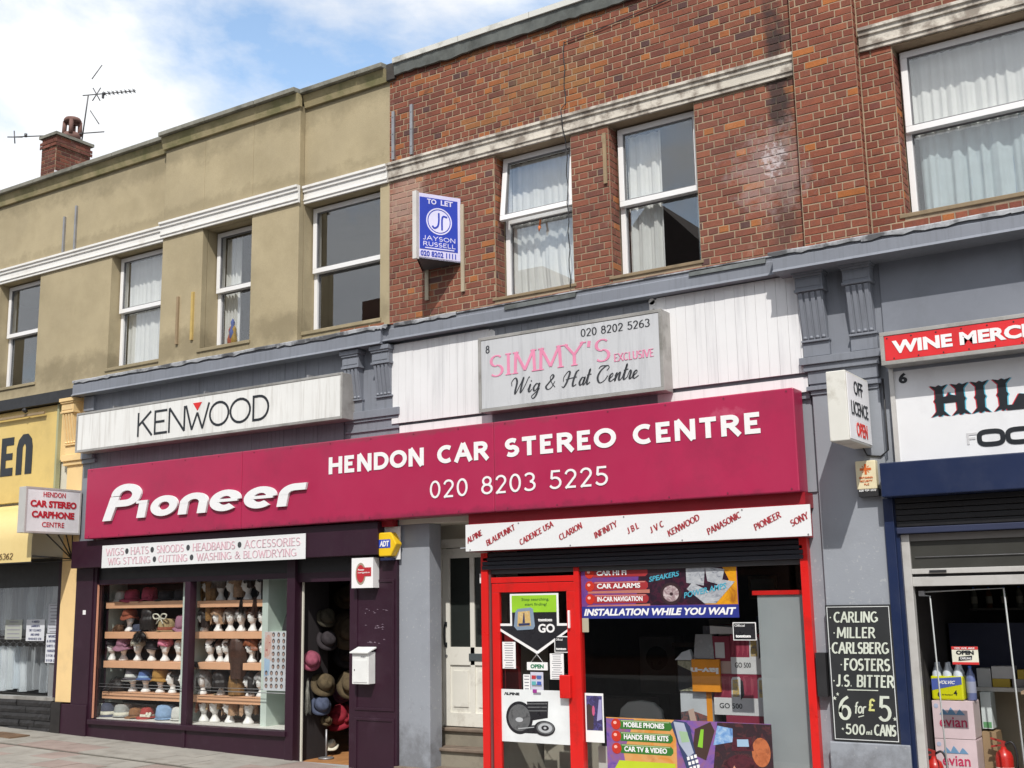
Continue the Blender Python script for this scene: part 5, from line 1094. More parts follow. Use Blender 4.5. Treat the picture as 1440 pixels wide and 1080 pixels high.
def wig(x, y, z, turn, col, length, vol, label, fringe=.235, s=.95, seed=0, flick=0, name='wig'):
    """cap of hair with an opening for the face, hanging to 'length' below the crown"""
    rnd = random.Random(seed+int(x*100)); n, vs, fs = 44, [], []; rows = 15; top = .335+vol*.25; lows = top-length
    ph = [rnd.uniform(-1, 1) for _ in range(8)]
    for i in range(rows+1):
        t = i/rows; zz = top-length*t
        u = min(1, (top-zz)/.13); r = math.sin(u*math.pi/2)**.75*(1+.12*max(0, zz < .2)*vol*4)
        for j in range(n):
            a = 2*math.pi*j/n; f = math.cos(a)
            open_ = 0
            if zz < fringe and f > .70: open_ = 1
            strand = 1+.035*math.sin(j*2.1+ph[j % 8]*2)+.03*math.sin(j*5.3+i*.4)
            rx = (.092+vol*.19)*r*strand; ry = (.102+vol*.13)*r*strand
            if zz < .12: rx *= 1-.25*max(0, (.12-zz))/.3+flick*.3*t; ry *= 1-.2*max(0, (.12-zz))/.3+flick*.3*t
            if i == rows: zq = zz-.025*abs(math.sin(j*1.7))
            else: zq = zz
            if open_: rx *= .92; ry *= .80
            vs.append((rx*math.sin(a), -ry*f+.006, zq+(.01*math.sin(j*1.3) if zz < fringe+.03 and f > .5 else 0)))
    for i in range(rows):
        for j in range(n):
            a = 2*math.pi*(j+.5)/n; zz = top-length*(i+.5)/rows
            if zz < fringe and math.cos(a) > .72: continue
            fs.append((i*n+j, (i+1)*n+j, (i+1)*n+(j+1) % n, i*n+(j+1) % n))
    fs.append(tuple(range(n)))
    me = bpy.data.meshes.new(name); me.from_pydata(vs, [], fs); me.materials.append(col); me.polygons.foreach_set('use_smooth', [True]*len(me.polygons))
    o = bpy.data.objects.new(name, me); COL.objects.link(o); o.location = (x, y, z); o.rotation_euler = (0, 0, R(turn+(50 if abs(turn) < 125 else 0))); o.scale = (s*.94,)*3
    return tag(o, label, 'wig')
def felt(name, c): return P(name, c, rough=.85, var=.18, scale=12, bump=.3, bscale=90)
def hat(x, y, z, turn, col, rb, rc, hc, label, brim=0.0, band=None, on=True, tilt=0, seed=0, soft=0, deco=None, cat='hat'):
    """hat: rb brim radius, rc crown radius, hc crown height; z is the height of the brim"""
    rnd = random.Random(seed); t = thing('hat', (x, y, z), label, cat)
    wv = lambda p, a, i: Vector((p.x, p.y, p.z+(soft*math.sin(3*a+seed)*(p.length/rb if rb else 0)**2)))
    m = MB(); n = 28
    if rb > rc: m.lathe((0, 0, 0), [(rb, brim), (rb+.003, brim+.006), (rc+.006, .010), (rc, .0), (rb-.004, brim-.004)], n, warp=wv, cap=False)
    if m.v: m.build('brim', col, t, local=True)
    MB().lathe((0, 0, 0), [(rc, .0), (rc*1.0, hc*.3), (rc*.94, hc*.72), (rc*.82, hc*.93), (rc*.5, hc), (.01, hc*(.97 if soft else 1.0))], n, sy=1.12, warp=lambda p, a, i: Vector((p.x*(1+soft*1.5*math.sin(2*a+i)), p.y, p.z+soft*math.sin(a*2+seed)*.5))).build('crown', col, t, local=True)
    if band is not None: MB().lathe((0, 0, 0), [(rc*1.03, .006), (rc*1.04, hc*.10), (rc*1.0, hc*.32), (rc*.985, .30*hc)], n, sy=1.12, cap=False).build('hat_band', band, t, local=True)
    if deco is not None:
        d = MB()
        for k in range(9):
            a = k*.7+seed; d.lathe((rc*.9+.02*math.cos(a), -rc*.55+.02*math.sin(a), .025+.02*math.cos(a*1.7)), [(.004, -.015), (.022, -.004), (.02, .01), (.004, .02)], 8)
        d.build('flower_trim', deco, t, local=True)
    t.rotation_euler = (R(tilt), 0, R(turn)); return t
def tuft(x, y, z, rx, ry, rz, col, label, seed=0, n=420, cat='hat', name='hat', droop=0):
    """feathery or hairy pile: many thin curled blades in an uneven mound"""
    rnd = random.Random(seed); m = MB()
    for i in range(n):
        a, b = rnd.uniform(0, 2*math.pi), math.acos(rnd.uniform(-.2, 1)); k = rnd.uniform(.55, 1.0)
        p = Vector((x+rx*k*math.cos(a)*math.sin(b), y+ry*k*math.sin(a)*math.sin(b), z+rz*k*max(0, math.cos(b))))
        sp__ = .3 if rx < .05 else 1; d = Vector((math.cos(a)*sp__, math.sin(a)*.6*sp__, rnd.uniform(-.9, .5 if sp__ == 1 else -.4)-droop)).normalized()*rnd.uniform(.03, .06)*(1+droop); s_ = d.cross(Vector((rnd.random(), rnd.random(), rnd.random()))).normalized()*.004
        q = p+d*.5+Vector((0, 0, -.006)); m.add([p-s_, p+s_, q+s_, q-s_, p+d+Vector((0, 0, -.02))], [(0, 1, 2, 3), (3, 2, 4)])
    m.lathe((x, y, z), [(rx*.8, .0), (rx*.78, rz*.4), (rx*.45, rz*.75), (.01, rz*.85)], 14, sy=ry/rx)
    return m.build(name, col, label=label, cat=cat)
YH = .34
DK = hair_mat('hair_dark', (.018, .013, .012)); DB = hair_mat('hair_dark_brown', (.065, .03, .02)); AU = hair_mat('hair_auburn', (.24, .07, .028)); LB = hair_mat('hair_light_brown', (.36, .22, .13))
BL = hair_mat('hair_blonde', (.42, .30, .17)); GD = hair_mat('hair_golden', (.24, .13, .045)); GR = hair_mat('hair_grey', (.27, .26, .255)); BG = hair_mat('hair_ash', (.17, .14, .12))
f_white, f_pink, f_dark, f_mauve, f_navy = felt('felt_white', (.55, .55, .52)), felt('felt_pink', (.40, .05, .10)), felt('felt_dark', (.025, .02, .024)), felt('felt_mauve', (.30, .14, .20)), felt('felt_navy', (.05, .06, .10))
f_red, f_brown, f_blue, f_och, f_cream, f_grey, f_lp, f_rust, f_bright = felt('felt_red', (.32, .035, .03)), felt('felt_brown', (.22, .10, .04)), felt('felt_light_blue', (.22, .34, .52)), felt('felt_ochre', (.38, .20, .045)), felt('felt_cream', (.60, .58, .48)), felt('felt_grey', (.30, .31, .30)), felt('felt_light_pink', (.68, .22, .32)), felt('felt_rust', (.26, .07, .035)), felt('felt_blue', (.07, .12, .30))
straw = P('straw', (.36, .27, .14), rough=.85, var=.25, scale=20, bump=.6, bscale=60)
# left window, top shelf
z = 1.866
hat(-13.50, YH, z+.03, 0, f_white, .12, .09, .12, 'white wide hat at the left end of the top shelf', -.025)
hat(-13.28, .33, z+.03, 10, f_pink, .17, .10, .13, 'deep pink floppy hat, second on the top shelf', -.03, soft=.012, seed=2)
hat(-12.92, .33, z+.03, 0, f_pink, .15, .10, .15, 'deep pink crumpled hat in the middle of the top shelf', -.03, soft=.02, seed=5, deco=f_pink)
hat(-12.60, .34, z+.02, 0, f_dark, .16, .10, .12, 'black felt hat right of the two pink hats on the top shelf', -.02)
hat(-12.30, .34, z+.02, 0, f_dark, .13, .09, .13, 'black felt hat at the right end of the top shelf', -.02, seed=3)
# second shelf
z = 1.461
tuft(-13.53, YH, z, .09, .09, .11, felt('leopard_brown', (.12, .06, .03)), 'brown mottled fur hat low at the left of the second shelf', 4)
head(-13.32, YH, z, 20, 'white mannequin head wearing the rust hat on the second shelf'); hat(-13.32, YH, z+.208, 0, f_rust, .13, .10, .10, 'rust red hat on a mannequin head, second shelf', -.04, soft=.015, seed=3)
hat(-13.10, .33, z+.02, 0, f_navy, .13, .09, .08, 'dark navy low hat beside the rust hat', -.015)
head(-12.86, .36, z, -50, 'white mannequin head almost hidden by long black hair, second shelf'); wig(-12.87, .33, z-.0, 130, DK, .36, .28, 'long black wig spilling over the edge of the second shelf', seed=7)
tuft(-12.90, .19, z-.10, .13, .05, .12, DK, 'black shaggy hair piece hanging down in front of the second shelf', 12, 600, 'hair piece', 'hair_piece', .15)
t_ = hat(-12.55, YH, z+.01, 0, straw, .15, .12, .16, 'straw basket-like hat tied with a pale bow, second shelf', -.005, band=f_rust)
b_ = MB()
for s_ in (-1, 1): b_.tube(smooth([(0, -.13, .17), (.05*s_, -.14, .22), (.13*s_, -.14, .21), (.10*s_, -.14, .16), (0, -.13, .17)]), .010, 6); b_.tube([(0, -.13, .17), (.07*s_, -.14, .09)], .008, 6)
b_.build('bow', f_cream, t_, local=True)
hat(-12.25, YH, z+.04, 0, f_mauve, .14, .10, .17, 'dusky mauve hat at the right end of the second shelf', -.03, soft=.02, seed=8)
# third shelf
z = 1.071
for x, tn, l in ((-13.66, -45, 'leftmost head of the third shelf, under a black beret'), (-13.42, -8, 'mannequin head under the mauve brimmed hat, third shelf'), (-13.12, -25, 'mannequin head in the cream beret, third shelf'), (-12.84, -60, 'mannequin head in the dark cap, third shelf'), (-12.58, 8, 'mannequin head in the bright pink beret, third shelf'), (-12.31, 5, 'bare white mannequin head without hat at the right end of the third shelf')): head(x, YH, z, tn, l)
hat(-13.66, YH, z+.208, 0, f_dark, .10, .095, .09, 'black beret on the leftmost head of the third shelf', 0, soft=.01)
hat(-13.42, YH, z+.192, 0, f_mauve, .16, .10, .12, 'mauve wide-brimmed hat with a flower, third shelf', -.05, soft=.012, seed=2, deco=f_mauve)
hat(-13.12, YH, z+.212, -20, f_cream, .10, .098, .085, 'cream gathered beret on the third mannequin head, third shelf', 0, soft=.02, seed=4, deco=f_cream)
hat(-12.82, YH, z+.178, 0, f_dark, .11, .098, .10, 'dark cap on the fourth head of the third shelf', -.02, soft=.01)
hat(-12.58, YH, z+.208, 0, f_lp, .10, .097, .085, 'bright pink beret on a mannequin head, third shelf', 0, soft=.02, seed=6, deco=f_lp)
# fourth shelf
z = .661
tuft(-13.52, .33, z, .17, .12, .20, DK, 'black feathered hat heaped at the left of the fourth shelf', 21, 800)
for x, tn, l in ((-13.20, -15, 'mannequin head under the dark grey hat, fourth shelf'), (-12.94, -10, 'mannequin head under the blue and white hat, fourth shelf'), (-12.65, -10, 'mannequin head under the ochre hat, fourth shelf'), (-12.41, -75, 'mannequin head seen in profile with dark hair, fourth shelf'), (-12.17, -80, 'mannequin head half hidden by the window post, fourth shelf')): head(x, YH, z, tn, l)
hat(-13.20, YH, z+.178, 0, felt('felt_charcoal', (.085, .075, .085)), .155, .105, .15, 'dark grey bowler-like hat with a white edge and bow, fourth shelf', -.03, band=f_white, tilt=-6, soft=.008)
MB().lathe((-13.20, YH, z+.145), [(.152, .0), (.160, .004), (.160, .010), (.150, .008)], 28, cap=False).build('hat_trim', f_white, None, label='white trim ring round the brim of the dark grey hat', cat='hat trim')
hat(-12.94, YH, z+.178, 0, f_bright, .135, .10, .11, 'blue hat with a pale blue band, on a head of the fourth shelf', -.02, band=f_blue, tilt=-4)
hat(-12.65, YH, z+.183, 0, f_och, .14, .105, .14, 'ochre felt cloche hat, fourth shelf', -.03, soft=.008)
wig(-12.36, YH+.02, z, -75, DK, .22, .12, 'dark bobbed wig on the head in profile, fourth shelf', seed=5); wig(-12.13, YH+.02, z, -80, DB, .22, .12, 'brown wig at the right end of the fourth shelf', seed=6)
# window floor, left
z = .326
for x, col, rb_, rc, hc, l, bd, br_ in ((-13.62, f_navy, .15, .11, .16, 'navy hat with a pale band on the window floor, leftmost', f_cream, -.02), (-13.33, f_grey, .14, .115, .15, 'pale grey round hat on the window floor, second from left', f_cream, -.01), (-13.05, f_brown, .16, .10, .11, 'brown floppy hat on the window floor', None, -.02), (-12.84, f_red, .15, .09, .12, 'red hat with a cream flower on the window floor', f_cream, -.02), (-12.47, f_blue, .15, .13, .17, 'light blue tall hat on the window floor', None, -.01), (-12.20, f_white, .13, .11, .15, 'white hat at the right end of the window floor', None, -.01)):
    hat(x, .30, z+.022, 0, col, rb_, rc, hc, l, br_, band=bd, soft=.012 if col in (f_brown, f_red) else 0, seed=int(-x*10), deco=f_cream if col is f_red else None)
# right window
z = 1.856
H2 = [(-11.78, -70, DK), (-11.55, -20, BG), (-11.34, -70, LB), (-11.06, -75, DK), (-10.82, -70, DK)]
for (x, tn, c), l in zip(H2, ('with very long blonde-brown hair', 'with an ash brown bob', 'with shoulder-length brown hair, looking left', 'with short dark hair, looking left', 'with long dark hair at the right end')): head(x, YH, z, tn, 'mannequin head %s, top shelf of the right window' % l)
wig(-11.77, .33, z, -75, GD, .66, .20, 'very long blonde-brown wig trailing below the top shelf, right window', seed=31); wig(-11.55, YH, z, 160, BG, .20, .22, 'ash brown bob wig on the second head of the top shelf, right window', seed=32)
wig(-11.28, YH+.01, z, -75, LB, .33, .20, 'mid brown layered wig on the middle head of the top shelf, right window', seed=33); wig(-11.03, YH+.01, z, -80, DK, .18, .10, 'short black wig, fourth on the top shelf, right window', seed=34); wig(-10.79, YH+.01, z, -75, DK, .42, .10, 'long black wig at the right end of the top shelf, right window', seed=35)
tuft(-11.03, .20, z-.10, .035, .02, .14, DK, 'black hair plait hanging over the top shelf edge', 14, 160, 'hair piece', 'hair_piece', .8); tuft(-10.79, .20, z-.10, .04, .02, .16, DB, 'dark brown ponytail piece hanging over the right end of the top shelf', 15, 160, 'hair piece', 'hair_piece', .8)
z = 1.461
for x, tn, c, Ln, v, l in ((-11.84, -80, DK, .30, .16, 'long black wig'), (-11.58, -55, LB, .25, .14, 'light brown fringe bob'), (-11.36, -15, BG, .21, .12, 'ash blonde short wig'), (-11.16, -35, GR, .16, .08, 'short grey wig'), (-10.96, -50, DB, .16, .10, 'short dark brown wig'), (-10.77, -55, DK, .15, .07, 'close cropped black wig')):
    head(x, YH, z, tn, 'mannequin head wearing the %s, second shelf of the right window' % l); wig(x, YH+.004, z, tn, c, Ln, v, l+' on a mannequin head, second shelf of the right window', seed=int(-x*50))
z = 1.076
for x, tn, c, Ln, v, l in ((-11.71, -40, DK, .13, .05, 'cropped black wig, leftmost'), (-11.53, -30, DB, .11, .03, 'very short dark wig, small head'), (-11.39, -60, DB, .15, .08, 'dark brown crop on the large head'), (-10.96, -65, AU, .22, .28, 'voluminous auburn wig'), (-10.74, -50, DK, .30, .10, 'long dark wig beside the photo poster')):
    head(x, YH, z, tn, 'head under the %s, third shelf of the right window' % l, .85 if 'small' in l else 1.0); wig(x, YH+.004, z, tn, c, Ln, v, l+', third shelf of the right window', seed=int(-x*50))
wig(-11.15, .30, z+.02, 180, DB, .62, .22, 'very long dark brown wig hanging through the gap in the third shelf', seed=41); tuft(-11.84, .20, z-.06, .07, .05, .08, DK, 'black hair piece over the left corner of the third shelf, right window', 16, 240, 'hair piece', 'hair_piece', .2)
z = .661
for x, tn, c, Ln, v, l, hd in ((-11.84, -35, GR, .27, .16, 'silver grey bob', 1), (-11.50, -120, DK, .28, .24, 'black long wig with a pale gap', 1), (-11.21, 180, GD, .34, .14, 'shiny golden brown wig seen from behind', 0), (-10.98, -80, DK, .30, .10, 'dark wig in profile', 1), (-10.79, -45, GR, .17, .12, 'short silver wig', 1)):
    if hd: head(x, YH, z, tn, 'head wearing the %s, fourth shelf of the right window' % l)
    wig(x, YH+.004, z, tn, c, Ln, v, l+', fourth shelf of the right window', seed=int(-x*50))
z = .326
for x, tn, c, Ln, v, l in ((-11.80, -20, AU, .22, .11, 'reddish bob'), (-11.60, -40, BL, .19, .13, 'blonde short layered wig'), (-11.33, -65, LB, .26, .15, 'long light brown wig'), (-11.00, -5, LB, .24, .13, 'light brown bob with a fringe')):
    head(x, YH, z, tn, 'head wearing the %s on the floor of the right window' % l, 1.05); wig(x, YH+.004, z, tn, c, Ln, v, l+' on the floor of the right window', seed=int(-x*50), s=1.04)
# photo poster of hairstyles
ps = thing('hairstyle_poster', (-10.31, .08, .76), 'hairstyle poster of one big face and rows of small dark-haired portraits in the right window', 'poster')
bx('sheet', P('poster_white', (.62, .63, .66)), ps, -10.50, -10.06, .085, .088, .765, 1.465)
fr = FY(.085); mb = MB(); mb.poly(fr, [(-10.49, 1.1), (-10.37, 1.12), (-10.37, 1.46), (-10.49, 1.46)], 0, .0015).build('face_photo', PH('photo_pale', [(.62, .60, .62), (.60, .46, .42), (.66, .62, .62)], 10), ps)
MB().poly(fr, smooth([(-10.49, 1.37), (-10.44, 1.43), (-10.40, 1.40), (-10.385, 1.33), (-10.395, 1.24), (-10.42, 1.18), (-10.49, 1.16)]), 0, .003).build('face_print', PH('photo_skin', [(.64, .46, .40), (.58, .34, .28), (.70, .54, .48)], 12), ps)
MB().ell(fr, -10.455, 1.245, .017, .009, 0, .004).ell(fr, -10.41, 1.335, .012, .005, 0, .004).build('lips_print', P('photo_red', (.35, .08, .10)), ps); MB().poly(fr, [(-10.49, .93), (-10.41, .95), (-10.40, 1.13), (-10.49, 1.15)], 0, .003).build('blouse_print', P('photo_blue', (.38, .52, .68)), ps)
skin_p, hair_p = MB(), MB(); rw = random.Random(3)
for r_ in range(9):
    for c_ in range(3 if r_ < 6 else 5):
        x = -10.345+c_*.085 if r_ < 6 else -10.455+c_*.085; zz = 1.425-r_*.076
        hair_p.ell(fr, x, zz+.004, .022, .028, 0, .003, n=10); skin_p.ell(fr, x+rw.uniform(-.003, .003), zz-.002, .012, .018, 0, .0045, n=8)
hair_p.build('portrait_hair', P('print_dark', (.05, .035, .035)), ps, kind='stuff'); skin_p.build('portrait_faces', P('print_skin', (.52, .36, .30)), ps, kind='stuff')
for k, (x0, x1, z0, z1, c, l) in enumerate(((-10.42, -10.34, 1.47, 1.80, (.02, .02, .022), 'black folded packet leaning behind the hairstyle poster'), (-10.33, -10.26, 1.47, 1.86, (.30, .02, .02), 'red striped packet leaning behind the hairstyle poster'), (-10.20, -10.12, 1.47, 1.70, (.45, .42, .40), 'pale packet leaning behind the hairstyle poster'))):
    MB().hexa([(x0, .30, z0), (x1, .30, z0), (x1+.02, .40, z1), (x0+.02, .40, z1), (x0, .34, z0), (x1, .34, z0), (x1+.02, .44, z1), (x0+.02, .44, z1)]).build('packet', P('packet%d' % k, c), None, label=l, cat='packet')
bx('packet_ledge', mint, sf, -10.56, -10.02, .25, .56, 1.44, 1.468)
# hats inside the doorway, most colours darkened to paint in the indoor dimness
def dhat(x, y, z, col, rb_, rc, hc, l, tilt, turn=0, soft=.01, deco=None): return hat(x, y, z, turn, col, rb_, rc, hc, l, -.02, tilt=tilt, soft=soft, seed=int(x*7), deco=deco)
fdb, fcr = felt('felt_dusty_blue', (.055, .07, .12)), felt('felt_crimson', (.22, .006, .02)); dstraw = P('straw_shaded', (.09, .066, .034), rough=.9, var=.3, scale=20, bump=.6, bscale=60); dpink = felt('felt_dim_pink', (.26, .06, .10))
dhat(-9.90, .27, 1.12, dpink, .13, .08, .09, 'pink hat hanging just inside the doorway at the left', 70, 60)
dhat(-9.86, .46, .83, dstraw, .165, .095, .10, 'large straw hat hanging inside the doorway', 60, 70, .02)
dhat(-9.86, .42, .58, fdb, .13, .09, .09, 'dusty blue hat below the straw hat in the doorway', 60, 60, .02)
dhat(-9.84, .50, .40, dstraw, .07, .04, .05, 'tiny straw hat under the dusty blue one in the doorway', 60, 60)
dhat(-9.86, .52, 1.35, f_dark, .14, .09, .09, 'black hat hanging above the straw hat in the doorway', 60, 70); dhat(-9.86, .50, 1.62, felt('felt_olive', (.035, .03, .018)), .13, .09, .09, 'olive hat high on the inner partition of the doorway', 60, 70)
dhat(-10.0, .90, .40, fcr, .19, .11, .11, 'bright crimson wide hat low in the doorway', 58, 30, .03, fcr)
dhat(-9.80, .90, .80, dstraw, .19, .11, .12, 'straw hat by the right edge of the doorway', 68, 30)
dhat(-9.88, .95, 1.46, felt('felt_tan', (.07, .05, .03)), .26, .13, .12, 'big tan hat hanging high in the doorway', 70, 30)
dhat(-10.3, 1.4, 1.15, felt('felt_slate', (.06, .06, .07)), .20, .11, .1, 'dark grey hat hanging in the middle of the doorway', 65, 30); dhat(-10.2, 1.2, .66, felt('felt_plum', (.14, .05, .10)), .13, .09, .1, 'plum hat at the back of the doorway', 60, 30); dhat(-10.2, 1.3, 1.9, felt('felt_sand', (.10, .075, .045)), .2, .11, .1, 'sand coloured hat hanging near the ceiling inside the doorway', 60, 30); dhat(-10.0, .75, .06, f_cream, .10, .07, .07, 'cream hat lying on the floor just inside the doorway', 20)
tuft(-9.92, .24, .60, .035, .03, .33, felt('lace', (.26, .26, .23)), 'pale lacy scarf hanging inside the door jamb', 51, 300, 'scarf', 'scarf', 1.0)
MB().tube([(-9.80, .45, -.03), (-9.80, .45, .30)], .012).lathe((-9.80, .45, -.035), [(.10, 0), (.09, .012), (.02, .02)], 16).build('hat_stand', steel, None, label='thin metal hat stand on the shop floor inside the doorway', cat='stand')
MB().tube([(-9.9, 1.2, -.03), (-9.9, 1.2, .8)], .012).lathe((-9.9, 1.2, -.035), [(.12, 0), (.1, .012), (.02, .02)], 16).build('hat_stand', steel, None, label='metal hat stand near the right side of the doorway', cat='stand')

# ================================================================== DRY CLEANER (left edge)
dc = thing('shopfront', (-16, 0, 0), 'dry cleaner shopfront with a black stone base at the left edge', 'shopfront')
bx('window_sill', alu, dc, -19, -14.40, -.04, .1, .53, .575); bx('window_frame', rubber, dc, -19, -14.40, 0, .08, 2.10, 2.5); bx('frame_post', P('grey_frame', (.27, .27, .28)), dc, -14.62, -14.40, .035, .12, .575, 2.10); bx('frame_post', purple, dc, -14.45, -14.36, -.01, .10, .575, 2.45)
bx('pane', glass_shop, dc, -19, -14.42, .02, .024, .575, 2.10)
MB().box(-19.2, -14.3, 2.2, 2.3, -.2, 2.6).box(-19.2, -14.3, .1, 2.3, 2.5, 2.6).box(-19.3, -19.2, .1, 2.3, -.2, 2.6).box(-14.42, -14.36, .12, 2.3, -.2, 2.6).box(-19.2, -14.3, .1, 2.3, .40, .46).build('interior', dark_room, dc)
rw = random.Random(9)
for r_ in range(6):
    x = -18.0-r_*.13
    while x < -14.42:
        b_ = min(x+rw.uniform(.28, .5), -14.42); m = MB(); y0 = -.03-rw.uniform(0, .02); n = 5; vs = []
        z0 = -.02+r_*.093; z1 = z0+.088
        for i in range(n+1):
            for j, zz in enumerate((z0, (z0+z1)/2, z1)): vs.append((x+(b_-x-.008)*i/n, y0-(.0 if j != 1 else rw.uniform(.004, .016)), zz))
        m.add(vs, [(i*3+j, i*3+3+j, i*3+4+j, i*3+1+j) for i in range(n) for j in range(2)]).box(x, b_-.008, y0+.001, .05, z0, z1); m.build('stone', darkstone, dc); x = b_
bx('base', darkstone, dc, -19, -14.40, -.012, .1, -.1, .53)
MB().tube([(-19, .35, 1.36), (-14.7, .35, 1.36)], .012).tube([(-19, .35, 2.28), (-14.7, .35, 2.28)], .012).build('hanging_rail', steel, dc)
poly = bpy.data.materials.new('garment_film'); poly.use_nodes = True; pb_ = poly.node_tree.nodes['Principled BSDF']; pb_.inputs['Base Color'].default_value = (.75, .80, .85, 1); pb_.inputs['Alpha'].default_value = .28; pb_.inputs['Roughness'].default_value = .18
def garment(x, zt, zb, w_, col, label, seed):
    t = thing('garment', (x, .35, zb), label, 'garment', None); rnd = random.Random(seed)
    def sheet(y, ex, m_, name):
        mb = MB(); nx, nz = 16, 8; vs = []
        for k in range(nz+1):
            q = k/nz; ww = w_*(.5+.5*min(1, (1-q)*4+.15))+ex
            for i in range(nx+1):
                u = i/nx*2-1; vs.append((u*ww/2+.01*math.sin(k+seed), y-(.05+ex)*math.sqrt(max(0, 1-u*u))-.012*math.sin(u*9+seed+k*.5), (zt-zb)*q-(.0 if q < .99 else .02*abs(u))))
        mb.add(vs, [(k*(nx+1)+i, k*(nx+1)+i+1, (k+1)*(nx+1)+i+1, (k+1)*(nx+1)+i) for k in range(nz) for i in range(nx)], smooth=True); return mb.build(name, m_, t, local=True)
    sheet(0, 0, col, 'cloth'); sheet(-.01, .02, poly, 'plastic_cover'); MB().tube(smooth([(-.12, 0, zt-zb), (0, 0, zt-zb+.05), (.12, 0, zt-zb)]), .004, 5).tube([(0, 0, zt-zb+.05), (0, 0, zt-zb+.09)], .004, 5).build('hanger', steel, t, local=True)
    return t
gc = [(.55, .62, .68), (.60, .64, .66), (.50, .58, .66), (.62, .65, .68), (.03, .03, .035), (.035, .03, .035), (.03, .035, .05), (.50, .52, .50)]
nm = ['pale blue shirt', 'white shirt', 'light blue shirt', 'white blouse', 'black suit', 'black jacket', 'dark navy trousers', 'pale shirt']
for i in range(11):
    k = (0, 1, 2, 3, 1, 0, 3, 4, 5, 6, 5)[i]; x = -16.6+i*.165
    garment(x, 1.26, .60+.02*(i % 3), .16, P('cloth%d' % k, gc[k], rough=.8), '%s in clear film, dry cleaner lower rail, %s from the left' % (nm[k], 'first second third fourth fifth sixth seventh eighth ninth tenth eleventh'.split()[i]), i)
for i in range(9):
    k = (7, 6, 1, 5, 6, 0, 4, 3, 5)[i]; x = -16.5+i*.2
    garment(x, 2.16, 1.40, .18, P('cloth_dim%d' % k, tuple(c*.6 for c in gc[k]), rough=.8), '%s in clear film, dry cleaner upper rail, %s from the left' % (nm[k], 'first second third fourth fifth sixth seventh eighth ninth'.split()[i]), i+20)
def paper(label, fr_, x0, x1, z0, z1, m_, lines=None, inkm=None, cat='notice', n=6, name='notice', head_=None):
    t = thing(name, fr_((x0+x1)/2, z0), label, cat); MB().fbox(fr_, x0, x1, z0, z1, 0, .002).build('sheet', m_, t)
    mb = MB(); rnd = random.Random(int(abs(x0)*100)); W__ = x1-x0; H__ = z1-z0
    if lines:
        k = len(lines)
        for i, s in enumerate(lines):
            h = H__/k*.52; wd = min(W__*.86, len(s)*h*.80); stroke_text(mb, fr_, s, x0+(W__-wd)/2, z1-H__/k*(i+.78), wd, h, .17, d=.0025)
    else:
        for i in range(n):
            wd = W__*rnd.uniform(.5, .8); zz = z1-H__*(i+.7)/n; mb.poly(fr_, [(x0+(W__-wd)/2, zz), (x0+(W__+wd)/2, zz), (x0+(W__+wd)/2, zz+H__/n*.3), (x0+(W__-wd)/2, zz+H__/n*.3)], 0, .0035)
    mb.build('print', inkm or P('print_grey', (.25, .25, .28)), t); return t
FW = FY(.015); pale = P('paper_white', (.62, .64, .68)); bl_ink = P('ink_blue_black', (.03, .04, .12))
paper('greyish notice reading WE ARE OPEN style lines in the dry cleaner window', FW, -15.66, -15.26, 1.36, 1.64, P('paper_grey', (.36, .38, .34)), None, n=5) ['label'] = 'grey-green notice, leftmost of the notices in the dry cleaner window'
paper('white notice reading 4 MIXED GARMENTS DRY CLEANED in the dry cleaner window', FW, -15.16, -14.74, 1.34, 1.64, pale, ['4 MIXED', 'GARMENTS', 'DRY CLEANED', 'AND HAND', 'FINISHED £18'], bl_ink)
paper('white notice about washed and ironed shirts low beside the cream pilaster', FW, -14.69, -14.42, 1.04, 1.44, pale, ['WASHED', '& IRONED', 'SHIRTS ON', 'HANGERS', '5 FOR £7', '10 FOR £13'], bl_ink)
paper('plain pale printed sheet above the washed and ironed notice', FW, -14.67, -14.42, 1.45, 1.86, P('paper_grey2', (.48, .50, .55)), None, n=9)

# ================================================================== DOORWAY WITH STEPS
dw = thing('doorway', (-7.8, .3, 0), 'narrow recessed doorway with a cream door and worn steps between the two shops', 'doorway')
bx('pillar', grey_pil, dw, -8.33, -7.90, 0, .22, -.3, 2.66, bevel=.006)
bx('pillar_base', grey_pil, dw, -8.335, -7.90, -.01, .2, -.3, .0)
bx('side_wall', cream_wall, dw, -8.42, -8.33, .22, 1.2, -.3, 2.9); bx('ceiling', cream_wall, dw, -8.33, -7.2, 0, .7, 2.66, 2.72); bx('right_wall', cream_wall, dw, -7.26, -7.18, .1, .7, -.3, 2.7)
bx('rear_wall', cream_wall, dw, -8.33, -7.2, .58, .66, 2.42, 2.7)
MB().box(-8.22, -8.10, .46, .60, .38, 2.50).box(-8.10, -7.2, .46, .60, 2.40, 2.50).build('door_frame', white_door, dw, bevel=.004)
mbd = MB(); # door leaf with two glazed lights above, two panels below
D0, D1 = -8.09, -7.26; mbd.box(D0, D0+.10, .50, .545, .41, 2.39).box(D1-.10, D1, .50, .545, .41, 2.39).box(D0+.10, D1-.10, .50, .545, 2.28, 2.39).box(D0+.10, D1-.10, .50, .545, 1.08, 1.28).box(D0+.10, D1-.10, .50, .545, .41, .56)
mbd.box((D0+D1)/2-.03, (D0+D1)/2+.03, .50, .545, .56, 2.28)
door = mbd.build('door', white_door, dw, bevel=.003)
for a, b_ in ((D0+.10, (D0+D1)/2-.03), ((D0+D1)/2+.03, D1-.10)):
    bx('pane', P('obscured_pane', (.022, .026, .024), rough=.16), door, a, b_, .52, .525, 1.28, 2.28); bx('panel', white_door, door, a, b_, .518, .53, .56, 1.08); bx('raised_field', white_door, door, a+.04, b_-.04, .508, .518, .62, 1.02, bevel=.004)
